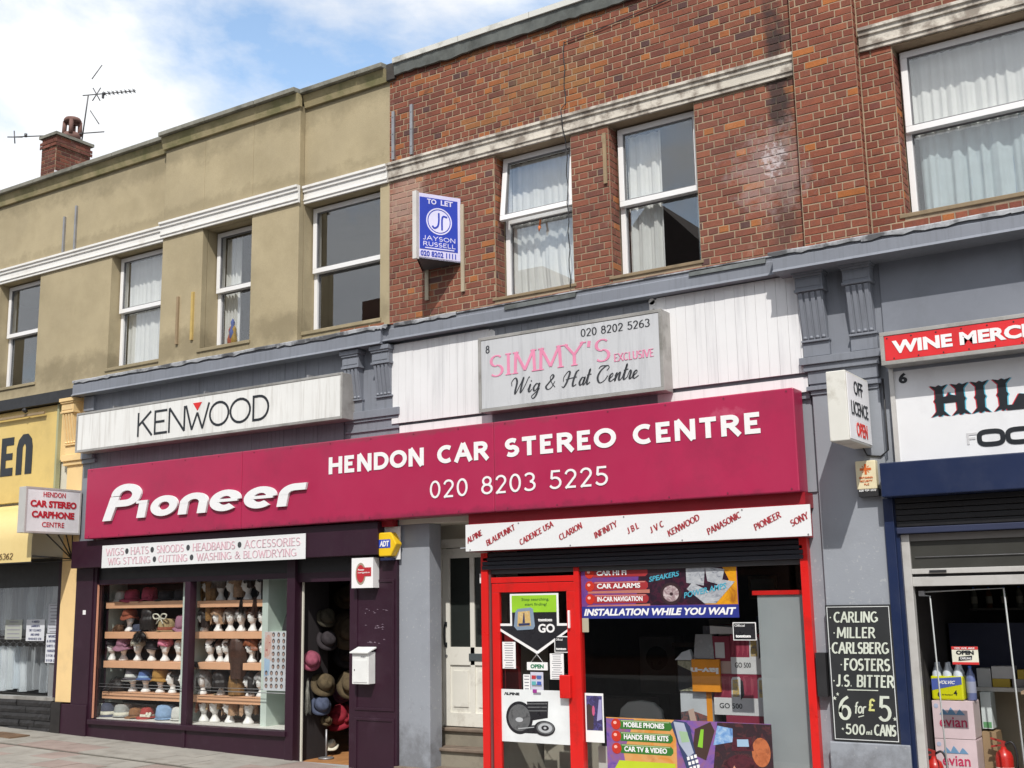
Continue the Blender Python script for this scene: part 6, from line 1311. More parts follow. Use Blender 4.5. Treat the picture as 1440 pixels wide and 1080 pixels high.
MB().tube([(D0+.05, .50, 1.30), (D0+.05, .47, 1.31), (D0+.05, .46, 1.42), (D0+.05, .47, 1.53), (D0+.05, .50, 1.54)], .010, 8).box(D0+.035, D0+.065, .488, .5, 1.28, 1.33).box(D0+.035, D0+.065, .488, .5, 1.51, 1.56).build('handle', ink, door)
bx('letter_plate', P('plate_grey', (.16, .19, .20), rough=.35, metal=.6), door, -7.72, -7.46, .488, .50, 1.13, 1.21, bevel=.004); MB().ell(FY(.50), D0+.055, 1.18, .016, .016, 0, .008).build('lock', steel, door)
MB().tube([(-8.30, .30, 2.6), (-8.30, .30, .1)], .02).build('pipe', grey_pil, dw); MB().tube([(-8.30, .28, 1.75), (-8.0, .235, 1.75)], .015).build('pipe_branch', rubber, dw)
MB().tube([(-8.13, .455, 1.0), (-8.12, .455, .45)], .010).build('cable', rubber, dw)
for y0, y1, zt in ((.42, .62, .40), (.20, .42, .215), (-.02, .20, .02)):
    bx('step', concrete, dw, -8.38, -7.20, y0, .62 if zt > .3 else y1, -.3, zt-.035); MB().box(-8.38, -7.20, y0-.035, y1, zt-.034, zt).build('step_nosing', mat('worn_nosing', (.17, .13, .10), .8, .3, 5, .3, 60) if 'worn_nosing' not in bpy.data.materials else bpy.data.materials['worn_nosing'], dw, bevel=.008)
bx('bell_box', white, dw, -7.235, -7.18, .02, .06, 1.98, 2.08)

# ================================================================== CAR STEREO SHOPFRONT
cs = thing('shopfront', (-5.4, 0, 0), 'bright red framed shopfront of the car stereo shop with a poster covered door and window', 'shopfront')
bx('header', red_d, cs, -7.24, -3.50, -.17, .05, 2.58, 2.715); bx('header_board', red_d, cs, -7.24, -3.52, -.175, .05, 2.31, 2.58)
sh = MB()
for i in range(4): sh.box(-7.16, -3.60, -.02-.01*i, .06, 2.295-.045*(i+1)+.004, 2.295-.045*i)
sh.build('roller_shutter', P('shutter_dark', (.012, .014, .022), rough=.5), cs, bevel=.006); bx('shutter_bar', P('shutter_bar', (.06, .06, .065)), cs, -7.16, -3.60, .01, .06, 2.07, 2.118, bevel=.004)
bx('frame_post', red, cs, -7.185, -7.10, -.03, .10, -.35, 2.30, bevel=.004); bx('frame_post', P('dull_strip', (.14, .05, .05)), cs, -7.10, -7.075, -.005, .1, -.35, 2.30); bx('frame_post', red, cs, -6.045, -5.985, -.01, .08, -.35, 2.115, bevel=.003); bx('frame_post', red, cs, -3.635, -3.56, -.03, .10, -.35, 2.32, bevel=.004)
bx('door_transom', red, cs, -7.075, -6.045, .0, .08, 1.975, 2.035, bevel=.003)
DX0, DX1 = -7.07, -6.05
dr = sash_frame(MB(), DX0, DX1, -.28, 1.97, .005, .05, .095).build('door', red, cs, bevel=.004); bx('pane', glass_shop, dr, DX0+.095, DX1-.095, .026, .030, -.185, 1.875)
bx('lock_box', red, dr, -6.225, -6.10, -.045, .004, .805, 1.035, bevel=.008); bx('handle', white, dr, -6.12, -6.10, -.025, .004, 1.50, 1.68, bevel=.006)
bx('window_pane', glass_shop, cs, -5.985, -3.635, .03, .034, -.2, 2.07); bx('stallriser', red, cs, -5.985, -3.635, .0, .09, -.40, -.2)
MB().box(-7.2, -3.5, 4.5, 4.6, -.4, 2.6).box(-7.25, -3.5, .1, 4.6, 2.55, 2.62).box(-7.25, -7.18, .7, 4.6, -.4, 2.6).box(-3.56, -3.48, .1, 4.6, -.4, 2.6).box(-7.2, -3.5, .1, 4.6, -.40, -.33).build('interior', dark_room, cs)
bx('side_curtain', P('red_display', (.20, .012, .014)), cs, -7.14, -6.9, .25, .30, .85, 1.5); bx('inner_wall', P('cream_inside', (.36, .33, .27)), cs, -7.17, -7.10, .35, 1.2, -.3, 2.0)
bx('inner_partition', P('cream_inside', (.36, .33, .27)), cs, -7.0, -6.3, .9, .95, -.3, .55)
bx('grey_cabinet', P('cabinet_grey', (.30, .325, .335), rough=.5, var=.05), cs, -4.14, -3.64, .16, .60, -.3, 1.80, bevel=.004); bx('cabinet_top', red, cs, -4.18, -3.64, .14, .62, 1.80, 1.84); bx('rear_shelf', P('shelf_brown', (.08, .05, .03)), cs, -6.2, -4.4, 2.6, 2.9, 1.2, 1.25)
bx('wall_frame', P('frame_brown', (.16, .09, .03)), cs, -4.9, -4.4, 3.6, 3.65, 1.75, 2.15); bx('wall_panel', P('orange_dim', (.22, .10, .015)), cs, -4.5, -3.7, 4.40, 4.45, 1.5, 2.5)
FDoor = FY(.004+.0); FD = FY(.024); FWn = FY(.028)
# arrow poster on the door
ap = thing('poster', (-6.55, .02, 1.2), 'arrow-shaped black and lime poster for a satellite navigator on the red door', 'poster')
MB().poly(FD, [(-6.85, 1.86), (-6.25, 1.86), (-6.25, 1.55), (-6.145, 1.55), (-6.145, 1.47), (-6.52, 1.235), (-6.975, 1.47), (-6.975, 1.55), (-6.85, 1.55)], 0, .002).build('white_border', white, ap)
MB().poly(FD, [(-6.825, 1.84), (-6.275, 1.84), (-6.275, 1.525), (-6.145, 1.525), (-6.145, 1.495), (-6.52, 1.27), (-6.975, 1.50), (-6.975, 1.525), (-6.825, 1.525)], 0, .004).build('black_field', P('poster_black', (.02, .02, .024), rough=.3), ap)
MB().poly(FD, [(-6.825, 1.84), (-6.275, 1.84), (-6.275, 1.665), (-6.825, 1.665)], 0, .0055).build('lime_field', P('lime', (.28, .55, .02)), ap)
mb = MB(); txt(mb, FD, 'Stop searching,', -6.70, 1.775, .34, .038, d=.006); txt(mb, FD, 'start finding!', -6.66, 1.725, .27, .036, d=.006); mb.build('green_text', P('dark_green_print', (.03, .10, .02)), ap)
mb = MB(); txt(mb, FD, 'GO', -6.50, 1.455, .20, .09, d=.006, bold=.03); txt(mb, FD, 'tomtom', -6.50, 1.57, .17, .03, d=.006, bold=.04); mb.build('white_text', white, ap)
dv = MB().poly(FD, [(-6.80, 1.52), (-6.78, 1.67), (-6.75, 1.70), (-6.59, 1.715), (-6.56, 1.70), (-6.54, 1.52), (-6.56, 1.49), (-6.76, 1.48)], .005, .009).build('navigator_print', P('device_blue_grey', (.20, .27, .36)), ap)
MB().poly(FD, [(-6.755, 1.52), (-6.745, 1.67), (-6.60, 1.68), (-6.585, 1.525)], .008, .0105).build('navigator_screen', PH('screen_tan', [(.62, .50, .28), (.55, .36, .12), (.64, .55, .36)], 26), ap); MB().poly(FD, [(-6.74, 1.525), (-6.60, 1.53), (-6.60, 1.555), (-6.74, 1.55)], .01, .0115).poly(FD, [(-6.69, 1.555), (-6.66, 1.555), (-6.665, 1.66), (-6.675, 1.66)], .01, .0115).build('route_print', P('print_navy', (.02, .03, .10)), ap)
paper('small white text sheet at the left edge of the red door', FD, -6.955, -6.79, 1.085, 1.36, white, None, n=11); paper('white price list sheet right of the OPEN sign on the red door', FD, -6.37, -6.205, .985, 1.245, white, None, n=12); paper('narrow white card left of the payment card sign on the red door', FD, -6.70, -6.615, .87, 1.03, white, None, n=5)
op = thing('open_sign', (-6.53, .0, 1.07), 'small hanging sign reading OPEN in green on the red door', 'sign')
MB().fbox(FD, -6.645, -6.395, 1.075, 1.155, .004, .012).build('panel', white, op); mb = MB(); txt(mb, FD, 'OPEN', -6.60, 1.093, .16, .042, d=.013, bold=.04); mb.build('lettering', P('open_green', (.01, .16, .07)), op); MB().tube([FD(-6.60, 1.155, .008), FD(-6.52, 1.235, .010), FD(-6.45, 1.155, .008)], .003, 5).ell(FD, -6.52, 1.25, .012, .012, 0, .014, n=10).build('string', white, op)
pc = paper('payment card sticker sheet in the middle of the red door', FD, -6.61, -6.455, .80, 1.055, P('card_lilac', (.55, .55, .66)), None, n=3)
for k, (x, z, c) in enumerate(((-6.595, .985, (.45, .03, .04)), (-6.53, .985, (.06, .12, .35)), (-6.595, .925, (.10, .40, .42)), (-6.53, .925, (.05, .1, .4)), (-6.585, .845, (.30, .03, .25)))): MB().fbox(FD, x, x+.05, z, z+.036, .002, .0055).build('card_logo', P('card%d' % k, c), pc)
sk = thing('sticker', (-6.22, .02, 1.24), 'black and white official dealer sticker on the right side of the red door glass', 'sticker')
MB().fbox(FD, -6.31, -6.145, 1.255, 1.42, 0, .003).build('border', white, sk); MB().fbox(FD, -6.30, -6.15, 1.265, 1.41, .003, .005).build('black_field', P('poster_black', (.02, .02, .024)), sk); mb = MB(); txt(mb, FD, 'Official', -6.29, 1.375, .08, .022, d=.006); txt(mb, FD, 'tomtom', -6.29, 1.28, .12, .024, d=.006, bold=.04); mb.build('lettering', white, sk)
# white speaker poster
sp_ = thing('poster', (-6.56, .02, .34), 'large white poster of black car loudspeakers on the red door', 'poster')
MB().fbox(FD, -6.975, -6.145, .345, .875, 0, .003).build('sheet', P('poster_white2', (.70, .73, .74)), sp_); mb = MB(); txt(mb, FD, '/\\LPINE', -6.94, .815, .19, .028, d=.004, bold=.05); mb.build('lettering', ink, sp_)
dk, md, lt = P('spk_dark', (.018, .018, .022), rough=.3), PH('spk_mid', [(.05, .05, .055), (.13, .135, .14), (.08, .085, .09)], 14), P('spk_light', (.42, .44, .46), rough=.3)
MB().ell(FD, -6.755, .59, .165, .165, .003, .005, n=36, rot=0).poly(FD, [(-6.66, .755), (-6.40, .765), (-6.41, .60), (-6.64, .56)], .003, .0045).ell(FD, -6.45, .495, .125, .075, .003, .0085, n=30).poly(FD, [(-6.80, .44), (-6.79, .50), (-6.50, .53), (-6.45, .44)], .003, .006).build('speaker_print', dk, sp_)
MB().ell(FD, -6.755, .59, .135, .135, .005, .0065, n=36).ell(FD, -6.44, .50, .105, .062, .008, .010, n=30).poly(FD, [(-6.655, .74), (-6.41, .748), (-6.412, .735), (-6.652, .727)], .004, .006).poly(FD, [(-6.65, .705), (-6.415, .712), (-6.417, .70), (-6.648, .692)], .004, .006).poly(FD, [(-6.645, .67), (-6.415, .677), (-6.417, .665), (-6.643, .657)], .004, .006).build('speaker_cone_print', md, sp_)
MB().ell(FD, -6.755, .57, .046, .024, .0066, .008, n=20).ell(FD, -6.44, .50, .085, .048, .0095, .0112, n=26).poly(FD, [(-6.77, .475), (-6.56, .50), (-6.56, .508), (-6.77, .484)], .006, .008).build('highlight_print', lt, sp_); MB().ell(FD, -6.44, .50, .045, .026, .011, .0125, n=20).build('centre_print', dk, sp_); MB().ell(FD, -6.44, .50, .018, .012, .0125, .0135, n=14).build('dome_print', lt, sp_)
bx('sticker', P('tan_sticker', (.40, .38, .28)), None, -5.975, -5.90, .022, .0245, 1.46, 1.60, label='small pale sticker at the top left of the big window', cat='sticker')
# installation banner
def bars(t, fr_, x, w_, zs, h, words, m_bar, m_hi, wds):
    b1, b2, b3, b4 = MB(), MB(), MB(), MB()
    for z_, wd_, ww in zip(zs, words, wds):
        b1.poly(fr_, [(x, z_), (x+w_-.03, z_), (x+w_-.005, z_+h*.3), (x+w_-.005, z_+h*.7), (x+w_-.03, z_+h), (x, z_+h)], 0, .004)
        b2.poly(fr_, [(x+.01, z_+h*.84), (x+w_-.04, z_+h*.84), (x+w_-.03, z_+h*.95), (x+.01, z_+h*.95)], 0, .005)
        b3.ell(fr_, x-.045, z_+h*.5, h*.62, h*.62, 0, .0055, n=18); b4.ell(fr_, x-.055, z_+h*.66, h*.22, h*.18, .0055, .0065, n=10)
        txt_mb = MB(); txt(txt_mb, fr_, wd_, x+.04, z_+h*.2, ww, h*.58, d=.0065, bold=.03); txt_mb.build('lettering', white, t)
    b1.build('bar_print', m_bar, t); b2.build('bar_highlight', m_hi, t); b3.build('ball_print', P('ball_red', (.50, .035, .02), rough=.25), t); b4.build('ball_highlight', P('ball_pink', (.80, .42, .36)), t)
ib = thing('poster', (-5.1, .02, 1.59), 'wide banner poster reading INSTALLATION WHILE YOU WAIT at the top of the shop window', 'poster')
Xa, Xb, Za, Zb = -5.975, -4.275, 1.595, 2.115
MB().fbox(FWn, Xa, Xb, Za, Zb, 0, .002).build('sheet', PH('banner_violet', [(.07, .04, .22), (.14, .05, .26), (.10, .06, .30), (.22, .06, .14)], 5), ib)
MB().poly(FWn, [(-5.36, 1.72), (-4.28, 1.72), (-4.28, 2.11), (-5.30, 2.11)], 0, .0028).build('dark_field', PH('banner_plum', [(.012, .008, .012), (.06, .012, .03), (.02, .01, .02), (.30, .05, .12), (.03, .01, .02)], 11), ib)
MB().poly(FWn, [(-4.62, 1.72), (-4.28, 1.72), (-4.28, 2.11), (-4.44, 2.11), (-4.36, 1.95)], 0, .0034).build('orange_field', PH('banner_orange', [(.35, .12, .01), (.70, .32, .01), (.62, .22, .01)], 7), ib)
MB().poly(FWn, [(-5.95, 1.70), (-5.2, 1.70), (-5.2, 1.735), (-5.90, 1.725)], 0, .0032).poly(FWn, [(-5.9, 1.845), (-5.2, 1.84), (-5.2, 1.875), (-5.9, 1.865)], 0, .0032).build('glow_field', P('banner_salmon', (.45, .16, .12)), ib)
MB().fbox(FWn, Xa, Xb, Za, 1.715, .002, .004).build('blue_band', P('banner_blue', (.015, .025, .22)), ib)
mb = MB(); txt(mb, FWn, 'INSTALLATION WHILE YOU WAIT', -5.95, 1.622, 1.65, .070, d=.0045, bold=.04, shear=.25); mb.build('slogan', white, ib)
bars(ib, FWn, -5.83, .62, (1.745, 1.875, 2.005), .085, ('IN-CAR NAVIGATION', 'CAR ALARMS', 'CAR HI FI'), P('bar_crimson', (.32, .02, .025)), P('bar_pink', (.55, .22, .20)), (.51, .49, .34))
MB().ell(FWn, -4.97, 1.83, .115, .105, 0, .0045, n=26).ell(FWn, -5.10, 2.03, .095, .085, 0, .0045, n=24).build('speaker_ring_print', P('banner_black', (.03, .01, .015)), ib); MB().ell(FWn, -4.97, 1.83, .085, .078, 0, .006, n=26).build('disc_print', PH('disc_silver', [(.50, .44, .44), (.25, .16, .18), (.62, .55, .55)], 14), ib); MB().ell(FWn, -4.965, 1.825, .018, .017, 0, .007, n=12).build('disc_hub', P('banner_black', (.03, .01, .015)), ib)
MB().poly(FWn, [(-4.80, 1.93), (-4.62, 1.90), (-4.60, 2.08), (-4.80, 2.09)], 0, .005).poly(FWn, [(-4.58, 1.94), (-4.44, 1.90), (-4.40, 2.05), (-4.60, 2.08)], 0, .0053).poly(FWn, [(-4.80, 1.87), (-4.62, 1.73), (-4.50, 1.73), (-4.30, 1.93), (-4.42, 1.95), (-4.56, 1.84), (-4.74, 1.93)], 0, .0056).build('amplifier_print', PH('amp_grey', [(.08, .09, .12), (.34, .36, .40), (.16, .20, .28), (.50, .52, .54)], 16, (1, 1, 2)), ib)
mb = MB(); txt(mb, F((0, .028, 0), (1, 0, .13), (0, 0, 1), (0, -1, 0)), 'SPEAKERS', -5.14, 2.60-.0, .34, .055, d=.007, bold=.02, shear=.3) if False else None
f_s = F((-5.20, .028, 1.945), (1, 0, .16), (-.16, 0, 1), (0, -1, 0)); txt(mb, f_s, 'SPEAKERS', 0, 0, .34, .05, d=.007, bold=.02, shear=.3); f_s = F((-4.83, .028, 1.78), (1, 0, .2), (-.2, 0, 1), (0, -1, 0)); txt(mb, f_s, 'POWER AMPS', 0, 0, .46, .055, d=.007, bold=.02, shear=.3); mb.build('cyan_lettering', P('cyan_print', (.06, .36, .50)), ib)
# lower banner
lb = thing('poster', (-4.87, .02, -.2), 'wide poster of mobile phones, hands free kits and car video low in the shop window', 'poster')
Xa, Xb, Za, Zb = -5.735, -4.02, .13, .635
MB().fbox(FWn, Xa, Xb, Za, Zb, 0, .002).build('sheet', PH('lower_violet', [(.08, .05, .26), (.20, .10, .34), (.12, .06, .30), (.30, .12, .12)], 6), lb); MB().poly(FWn, [(-5.52, .13), (-4.98, .13), (-4.98, .635), (-5.42, .635), (-5.55, .3)], 0, .0028).poly(FWn, [(-5.735, .625), (-5.0, .625), (-5.0, .635), (-5.735, .635)], 0, .003).build('orange_field', PH('lower_orange', [(.60, .22, .03), (.62, .33, .12), (.50, .20, .06)], 5), lb)
MB().poly(FWn, [(-4.62, .13), (-4.02, .13), (-4.02, .63), (-4.55, .63)], 0, .003).build('car_interior_print', PH('car_interior', [(.015, .01, .012), (.10, .03, .035), (.03, .02, .025), (.26, .12, .10), (.05, .02, .03)], 12), lb); MB().poly(FWn, [(-4.60, .42), (-4.40, .46), (-4.40, .58), (-4.55, .60)], 0, .004).build('window_print', PH('print_sky', [(.04, .09, .28), (.16, .32, .60), (.40, .55, .70)], 12), lb)
MB().poly(FWn, [(-4.40, .50), (-4.22, .51), (-4.20, .39), (-4.42, .38)], 0, .0045).ell(FWn, -4.33, .22, .17, .13, 0, .0042, n=22).build('seat_print', PH('print_maroon', [(.02, .006, .01), (.09, .02, .03), (.04, .012, .02)], 12), lb); MB().poly(FWn, [(-4.36, .485), (-4.25, .49), (-4.245, .425), (-4.36, .42)], 0, .006).build('screen_print', P('screen_blue', (.30, .45, .60)), lb)
MB().ell(FWn, -4.13, .38, .09, .13, 0, .0044, n=20).build('hand_print', PH('print_tan', [(.16, .04, .02), (.48, .15, .06), (.30, .08, .03)], 9), lb); MB().poly(FWn, [(-4.46, .13), (-4.40, .25), (-4.33, .13)], 0, .0048).build('finger_print', P('print_skin2', (.60, .30, .20)), lb)
MB().ell(FWn, -4.12, .12, .10, .085, 0, .0055, n=22).build('badge_print', P('badge_blue2', (.10, .30, .55)), lb); mb = MB(); txt(mb, FWn, 'DVD', -4.19, .125, .11, .045, d=.0065, bold=.04); mb.build('badge_lettering', white, lb)
MB().poly(FWn, [(-4.76, .40), (-4.72, .56), (-4.69, .56), (-4.71, .39)], 0, .0045).build('green_phone_print', P('phone_lime', (.22, .50, .03)), lb); MB().poly(FWn, [(-4.82, .33), (-4.78, .56), (-4.62, .63), (-4.58, .55), (-4.68, .28)], 0, .004).build('dark_phone_print', P('print_dark2', (.05, .025, .02)), lb)
MB().poly(FWn, [(-5.03, .60), (-4.99, .635), (-4.87, .62), (-4.83, .58), (-4.78, .30), (-4.74, .20), (-4.74, .13), (-4.86, .13), (-4.93, .33)], 0, .006).build('phone_print', P('phone_navy', (.03, .045, .12)), lb); MB().poly(FWn, [(-5.0, .62), (-4.89, .61), (-4.80, .34), (-4.86, .30), (-4.95, .42)], 0, .007).build('phone_face_print', P('phone_silver', (.36, .40, .50)), lb)
MB().poly(FWn, [(-4.945, .535), (-4.86, .53), (-4.84, .44), (-4.92, .43)], 0, .008).build('phone_screen_print', P('phone_green', (.30, .45, .28)), lb); kp = MB()
for r_ in range(4):
    for c_ in range(3): kp.poly(FWn, [(-4.875+c_*.037+r_*.012, .30-r_*.045+c_*.012), (-4.848+c_*.037+r_*.012, .305-r_*.045+c_*.012), (-4.845+c_*.037+r_*.012, .275-r_*.045+c_*.012), (-4.87+c_*.037+r_*.012, .27-r_*.045+c_*.012)], 0, .0085)
kp.build('keypad_print', white, lb, kind='stuff')
bars(lb, FWn, -5.58, .57, (.53, .415, .30), .085, ('MOBILE PHONES', 'HANDS FREE KITS', 'CAR TV & VIDEO'), P('bar_green', (.03, .16, .02)), P('bar_green_light', (.35, .45, .25)), (.44, .48, .46)); MB().poly(FWn, [(-5.66, .14), (-5.0, .14), (-5.0, .23), (-5.60, .23)], 0, .004).build('lime_bar_print', P('phone_lime2', (.45, .55, .02)), lb)
# purple photo poster
pp = thing('poster', (-5.86, .02, .4), 'white edged poster with a violet street photograph beside the red door', 'poster')
MB().fbox(FWn, -5.97, -5.76, .385, .86, 0, .002).build('sheet', white, pp); MB().fbox(FWn, -5.955, -5.775, .50, .835, .002, .003).build('photo_print', PH('photo_violet', [(.02, .015, .05), (.10, .09, .28), (.04, .03, .08), (.38, .34, .58), (.08, .07, .2)], 16), pp); MB().poly(FWn, [(-5.95, .51), (-5.88, .51), (-5.87, .72), (-5.93, .76), (-5.95, .74)], 0, .004).build('figure_print', P('print_dark', (.05, .035, .035)), pp); MB().ell(FWn, -5.875, .69, .016, .05, 0, .005, n=12).build('pink_print', P('print_pink', (.55, .10, .22)), pp); MB().poly(FWn, [(-5.84, .59), (-5.78, .61), (-5.78, .80), (-5.81, .80)], 0, .004).build('sky_print', P('print_lilac', (.32, .30, .52)), pp)
# dealer sticker on the big window
sk = thing('sticker', (-4.32, .02, 1.4), 'black dealer sticker with a white border above the stacked boxes in the window', 'sticker')
MB().fbox(FWn, -4.345, -4.115, 1.385, 1.55, 0, .003).build('border', white, sk); MB().fbox(FWn, -4.337, -4.123, 1.393, 1.542, .003, .005).build('black_field', P('poster_black', (.02, .02, .024)), sk); mb = MB(); txt(mb, FWn, 'Official', -4.325, 1.51, .10, .022, d=.006); txt(mb, FWn, 'tomtom', -4.32, 1.41, .15, .026, d=.006, bold=.05); mb.build('lettering', white, sk)
# boxes on display
def carton(label, x0, x1, y0, y1, z0, z1, side, build_front=None, cat='box', turn=0):
    t = thing('product_box', ((x0+x1)/2, (y0+y1)/2, z0), label, cat); bx('carton', side, t, x0, x1, y0, y1, z0, z1, bevel=.002)
    if build_front: build_front(t, FY(y0), x0, x1, z0, z1)
    return t
mar = P('box_maroon', (.24, .02, .05)); mar2 = P('box_maroon_line', (.42, .08, .12)); bgw = P('box_grey_white', (.62, .62, .63))
def go_front(two):
    def f(t, fr_, x0, x1, z0, z1):
        zc = z0+(z1-z0)*.42; MB().fbox(fr_, x0, x1, z0, zc, 0, .002).build('lower_panel', bgw, t); lines_ = MB()
        for k in range(7):
            xx = x0+.02+k*(x1-x0-.04)/7
            for q in range(3): lines_.poly(fr_, [(xx+q*.009, zc+.02+q*.02), (xx+q*.009+.004, zc+.02+q*.02), (xx+q*.009+.004, z1-.02-q*.02), (xx+q*.009, z1-.02-q*.02)], 0, .001)
            lines_.poly(fr_, [(xx, z1-.024-.03*(k % 2)), (xx+.045, z1-.024-.03*(k % 2)), (xx+.045, z1-.02-.03*(k % 2)), (xx, z1-.02-.03*(k % 2))], 0, .0015)
        lines_.build('maze_print', mar2, t)
        w_ = (x1-x0); mb_ = MB(); txt(mb_, fr_, 'GO 500', x0+w_*.10, z0+(zc-z0)*.38, w_*.42, .050, d=.003, bold=.01); mb_.build('lettering', ink, t)
        for cx_ in ((x0+w_*.42, x0+w_*.90) if two else (x0+w_*.62,)):
            MB().poly(fr_, [(cx_-.05, zc-.01), (cx_-.045, z1-.05), (cx_-.03, z1-.03), (cx_+.04, z1-.025), (cx_+.055, z1-.05), (cx_+.05, zc-.005), (cx_+.03, zc-.03), (cx_-.03, zc-.03)], .0, .004).build('device_print', P('device_white', (.60, .60, .62)), t)
            MB().poly(fr_, [(cx_-.035, zc+.01), (cx_-.03, z1-.055), (cx_+.028, z1-.05), (cx_+.035, zc+.01)], .0, .0055).build('device_screen', PH('device_map', [(.12, .10, .10), (.60, .42, .12), (.55, .50, .40), (.10, .14, .25)], 30), t)
            MB().poly(fr_, [(cx_+.045, zc-.02), (cx_+.052, z1-.045), (cx_+.075, z1-.07), (cx_+.085, zc+.03)], .0, .0045).build('device_side', ink, t)
    return f
bx('display_stand', rubber, cs, -5.25, -4.15, .5, .95, -.3, .42)
carton('dark red box at the bottom of the stack, just above the lower poster', -4.70, -4.15, .60, .90, .43, .64, mar)
carton('dark red GO 500 box in the middle of the stack, two devices printed on it', -4.82, -4.25, .60, .90, .642, 1.035, mar, go_front(True))
carton('dark red GO 500 box on top of the stack', -4.62, -4.22, .60, .88, 1.037, 1.42, mar, go_front(False)); carton('dark red navigator box on the top row, left end turned sideways', -4.82, -4.63, .62, .90, 1.037, 1.40, mar, lambda t, fr_, x0, x1, z0, z1: (MB().poly(fr_, [(x0+.03, z0+.15), (x0+.03, z1-.06), (x0+.13, z1-.06), (x0+.13, z0+.15)], 0, .003).build('device_print', P('device_white', (.60, .60, .62)), t), MB().fbox(fr_, x0, x1, z0, z0+.12, 0, .002).build('lower_panel', P('box_pinkish', (.50, .36, .32)), t)))
MB().hexa([(-4.82, .58, 1.425), (-4.38, .58, 1.425), (-4.38, .58, 1.475), (-4.82, .58, 1.505), (-4.82, .86, 1.425), (-4.38, .86, 1.425), (-4.38, .86, 1.475), (-4.82, .86, 1.505)]).build('leaflet_stack', bgw, None, label='tilted pile of white leaflets on top of the navigator boxes', cat='leaflets')
orb = P('box_orange', (.72, .26, .008))
def orange_front(t, fr_, x0, x1, z0, z1):
    mb_ = MB(); f2_ = F(fr_(x1-.02, z1-.13), (-1, 0, 0), (0, 0, -1), (0, -1, 0)); txt(mb_, f2_, 'n-vei', 0, 0, .28, .055, d=.003, bold=.03) if False else txt(mb_, F(fr_(x1-.01, z0+.235), (-1, 0, 0), (0, 0, -1), (0, -1, 0)), 'lav-n', 0, 0, .30, .06, d=.003, bold=.04); mb_.build('upside_down_lettering', white, t)
carton('orange navigation box standing upside down beside the dark red boxes', -5.03, -4.73, .56, .60-.002, .86, 1.175, orb, orange_front)
carton('orange and white box with a car photograph under the upside down orange box', -5.195, -4.85, .62, .85, .43, .855, P('box_white2', (.52, .55, .58)), lambda t, fr_, x0, x1, z0, z1: (MB().fbox(fr_, x1-.06, x1, z0, z1, 0, .003).build('orange_edge', orb, t), MB().poly(fr_, [(x0, z0), (x1-.06, z0), (x1-.06, z0+.19), (x0+.12, z0+.24), (x0, z0+.22)], 0, .002).build('dashboard_print', PH('print_dash', [(.01, .01, .012), (.09, .09, .10), (.02, .02, .02), (.35, .10, .08)], 18), t), MB().poly(fr_, [(x0+.13, z0+.0), (x0+.20, z0+.0), (x0+.14, z0+.26), (x0+.08, z0+.24)], 0, .004).build('arm_print', P('print_arm', (.55, .40, .33)), t), MB().ell(fr_, x0+.22, z0+.10, .04, .035, 0, .004, n=14).build('dial_print', P('print_dial', (.25, .08, .07)), t)))
carton('small box with a dark photograph left of the orange box', -5.20, -5.04, .60, .80, .858, 1.16, PH('box_olive', [(.10, .10, .06), (.36, .36, .26), (.22, .20, .14)], 14), lambda t, fr_, x0, x1, z0, z1: MB().poly(fr_, [(x0, z0), (x1, z0+.05), (x1-.02, z0+.2), (x0, z0+.26)], 0, .002).build('photo_print', ink, t))
MB().hexa([(-5.02, .60, 1.18), (-4.80, .60, 1.18), (-4.82, .62, 1.42), (-5.0, .62, 1.42), (-5.02, .70, 1.18), (-4.80, .70, 1.18), (-4.82, .66, 1.42), (-5.0, .66, 1.42)]).build('blister_pack', P('pack_grey', (.34, .35, .37), rough=.25), None, label='grey plastic packet standing on the orange box', cat='packet')
MB().hexa([(-4.93, .66, 1.18), (-4.78, .66, 1.18), (-4.80, .70, 1.50), (-4.95, .70, 1.50), (-4.93, .70, 1.18), (-4.78, .70, 1.18), (-4.80, .74, 1.50), (-4.95, .74, 1.50)]).build('blister_pack', P('pack_dark', (.14, .14, .16), rough=.25), None, label='dark plastic packet behind the grey packet', cat='packet')
MB().hexa([(-5.22, .58, 1.165), (-5.03, .58, 1.165), (-5.06, .60, 1.27), (-5.15, .60, 1.24), (-5.20, .66, 1.165), (-5.03, .66, 1.165), (-5.06, .64, 1.27), (-5.15, .64, 1.24)]).build('paper_bag', P('bag_white', (.52, .54, .57)), None, label='crumpled white paper wrapping at the left end of the boxes', cat='paper')
spk_ = P('spk_dark', (.018, .018, .022))
# dim stock at the back of the stereo shop
for k, (x, y, z, w_, h, cc, l) in enumerate(((-7.6+.9, 3.2, .6, .5, .7, (.16, .15, .14), 'tall grey speaker cabinet in the dim back of the stereo shop'), (-6.0, 3.6, 1.26, .3, .25, (.30, .28, .25), 'small pale carton on the rear shelf of the stereo shop'), (-5.5, 2.65, 1.26, .35, .2, (.35, .08, .06), 'red carton on the rear shelf of the stereo shop'), (-5.0, 2.65, 1.26, .28, .3, (.10, .16, .30), 'blue carton on the rear shelf of the stereo shop'), (-4.6, 3.9, .2, .6, .8, (.20, .16, .10), 'brown cabinet against the rear wall of the stereo shop'), (-7.9+1.2, 2.2, -.33, .7, .95, (.14, .12, .11), 'dark counter in the stereo shop behind the red door'))):
    t = thing('stock_cabinet' if h > .5 else 'stock_box', (x, y, z), l, 'cabinet' if h > .5 else 'box'); bx('body', P('dim_stock%d' % k, cc), t, x-w_/2, x+w_/2, y, y+.3, z, z+h, bevel=.01)
    MB().ell(FY(y), x, z+h*.62, w_*.3, w_*.3, 0, .01, n=20).build('front_disc', spk_, t) if k in (0, 4) else MB().fbox(FY(y), x-w_*.35, x+w_*.35, z+h*.35, z+h*.7, 0, .004).build('printed_panel', P('dim_panel', (.35, .33, .30)), t)
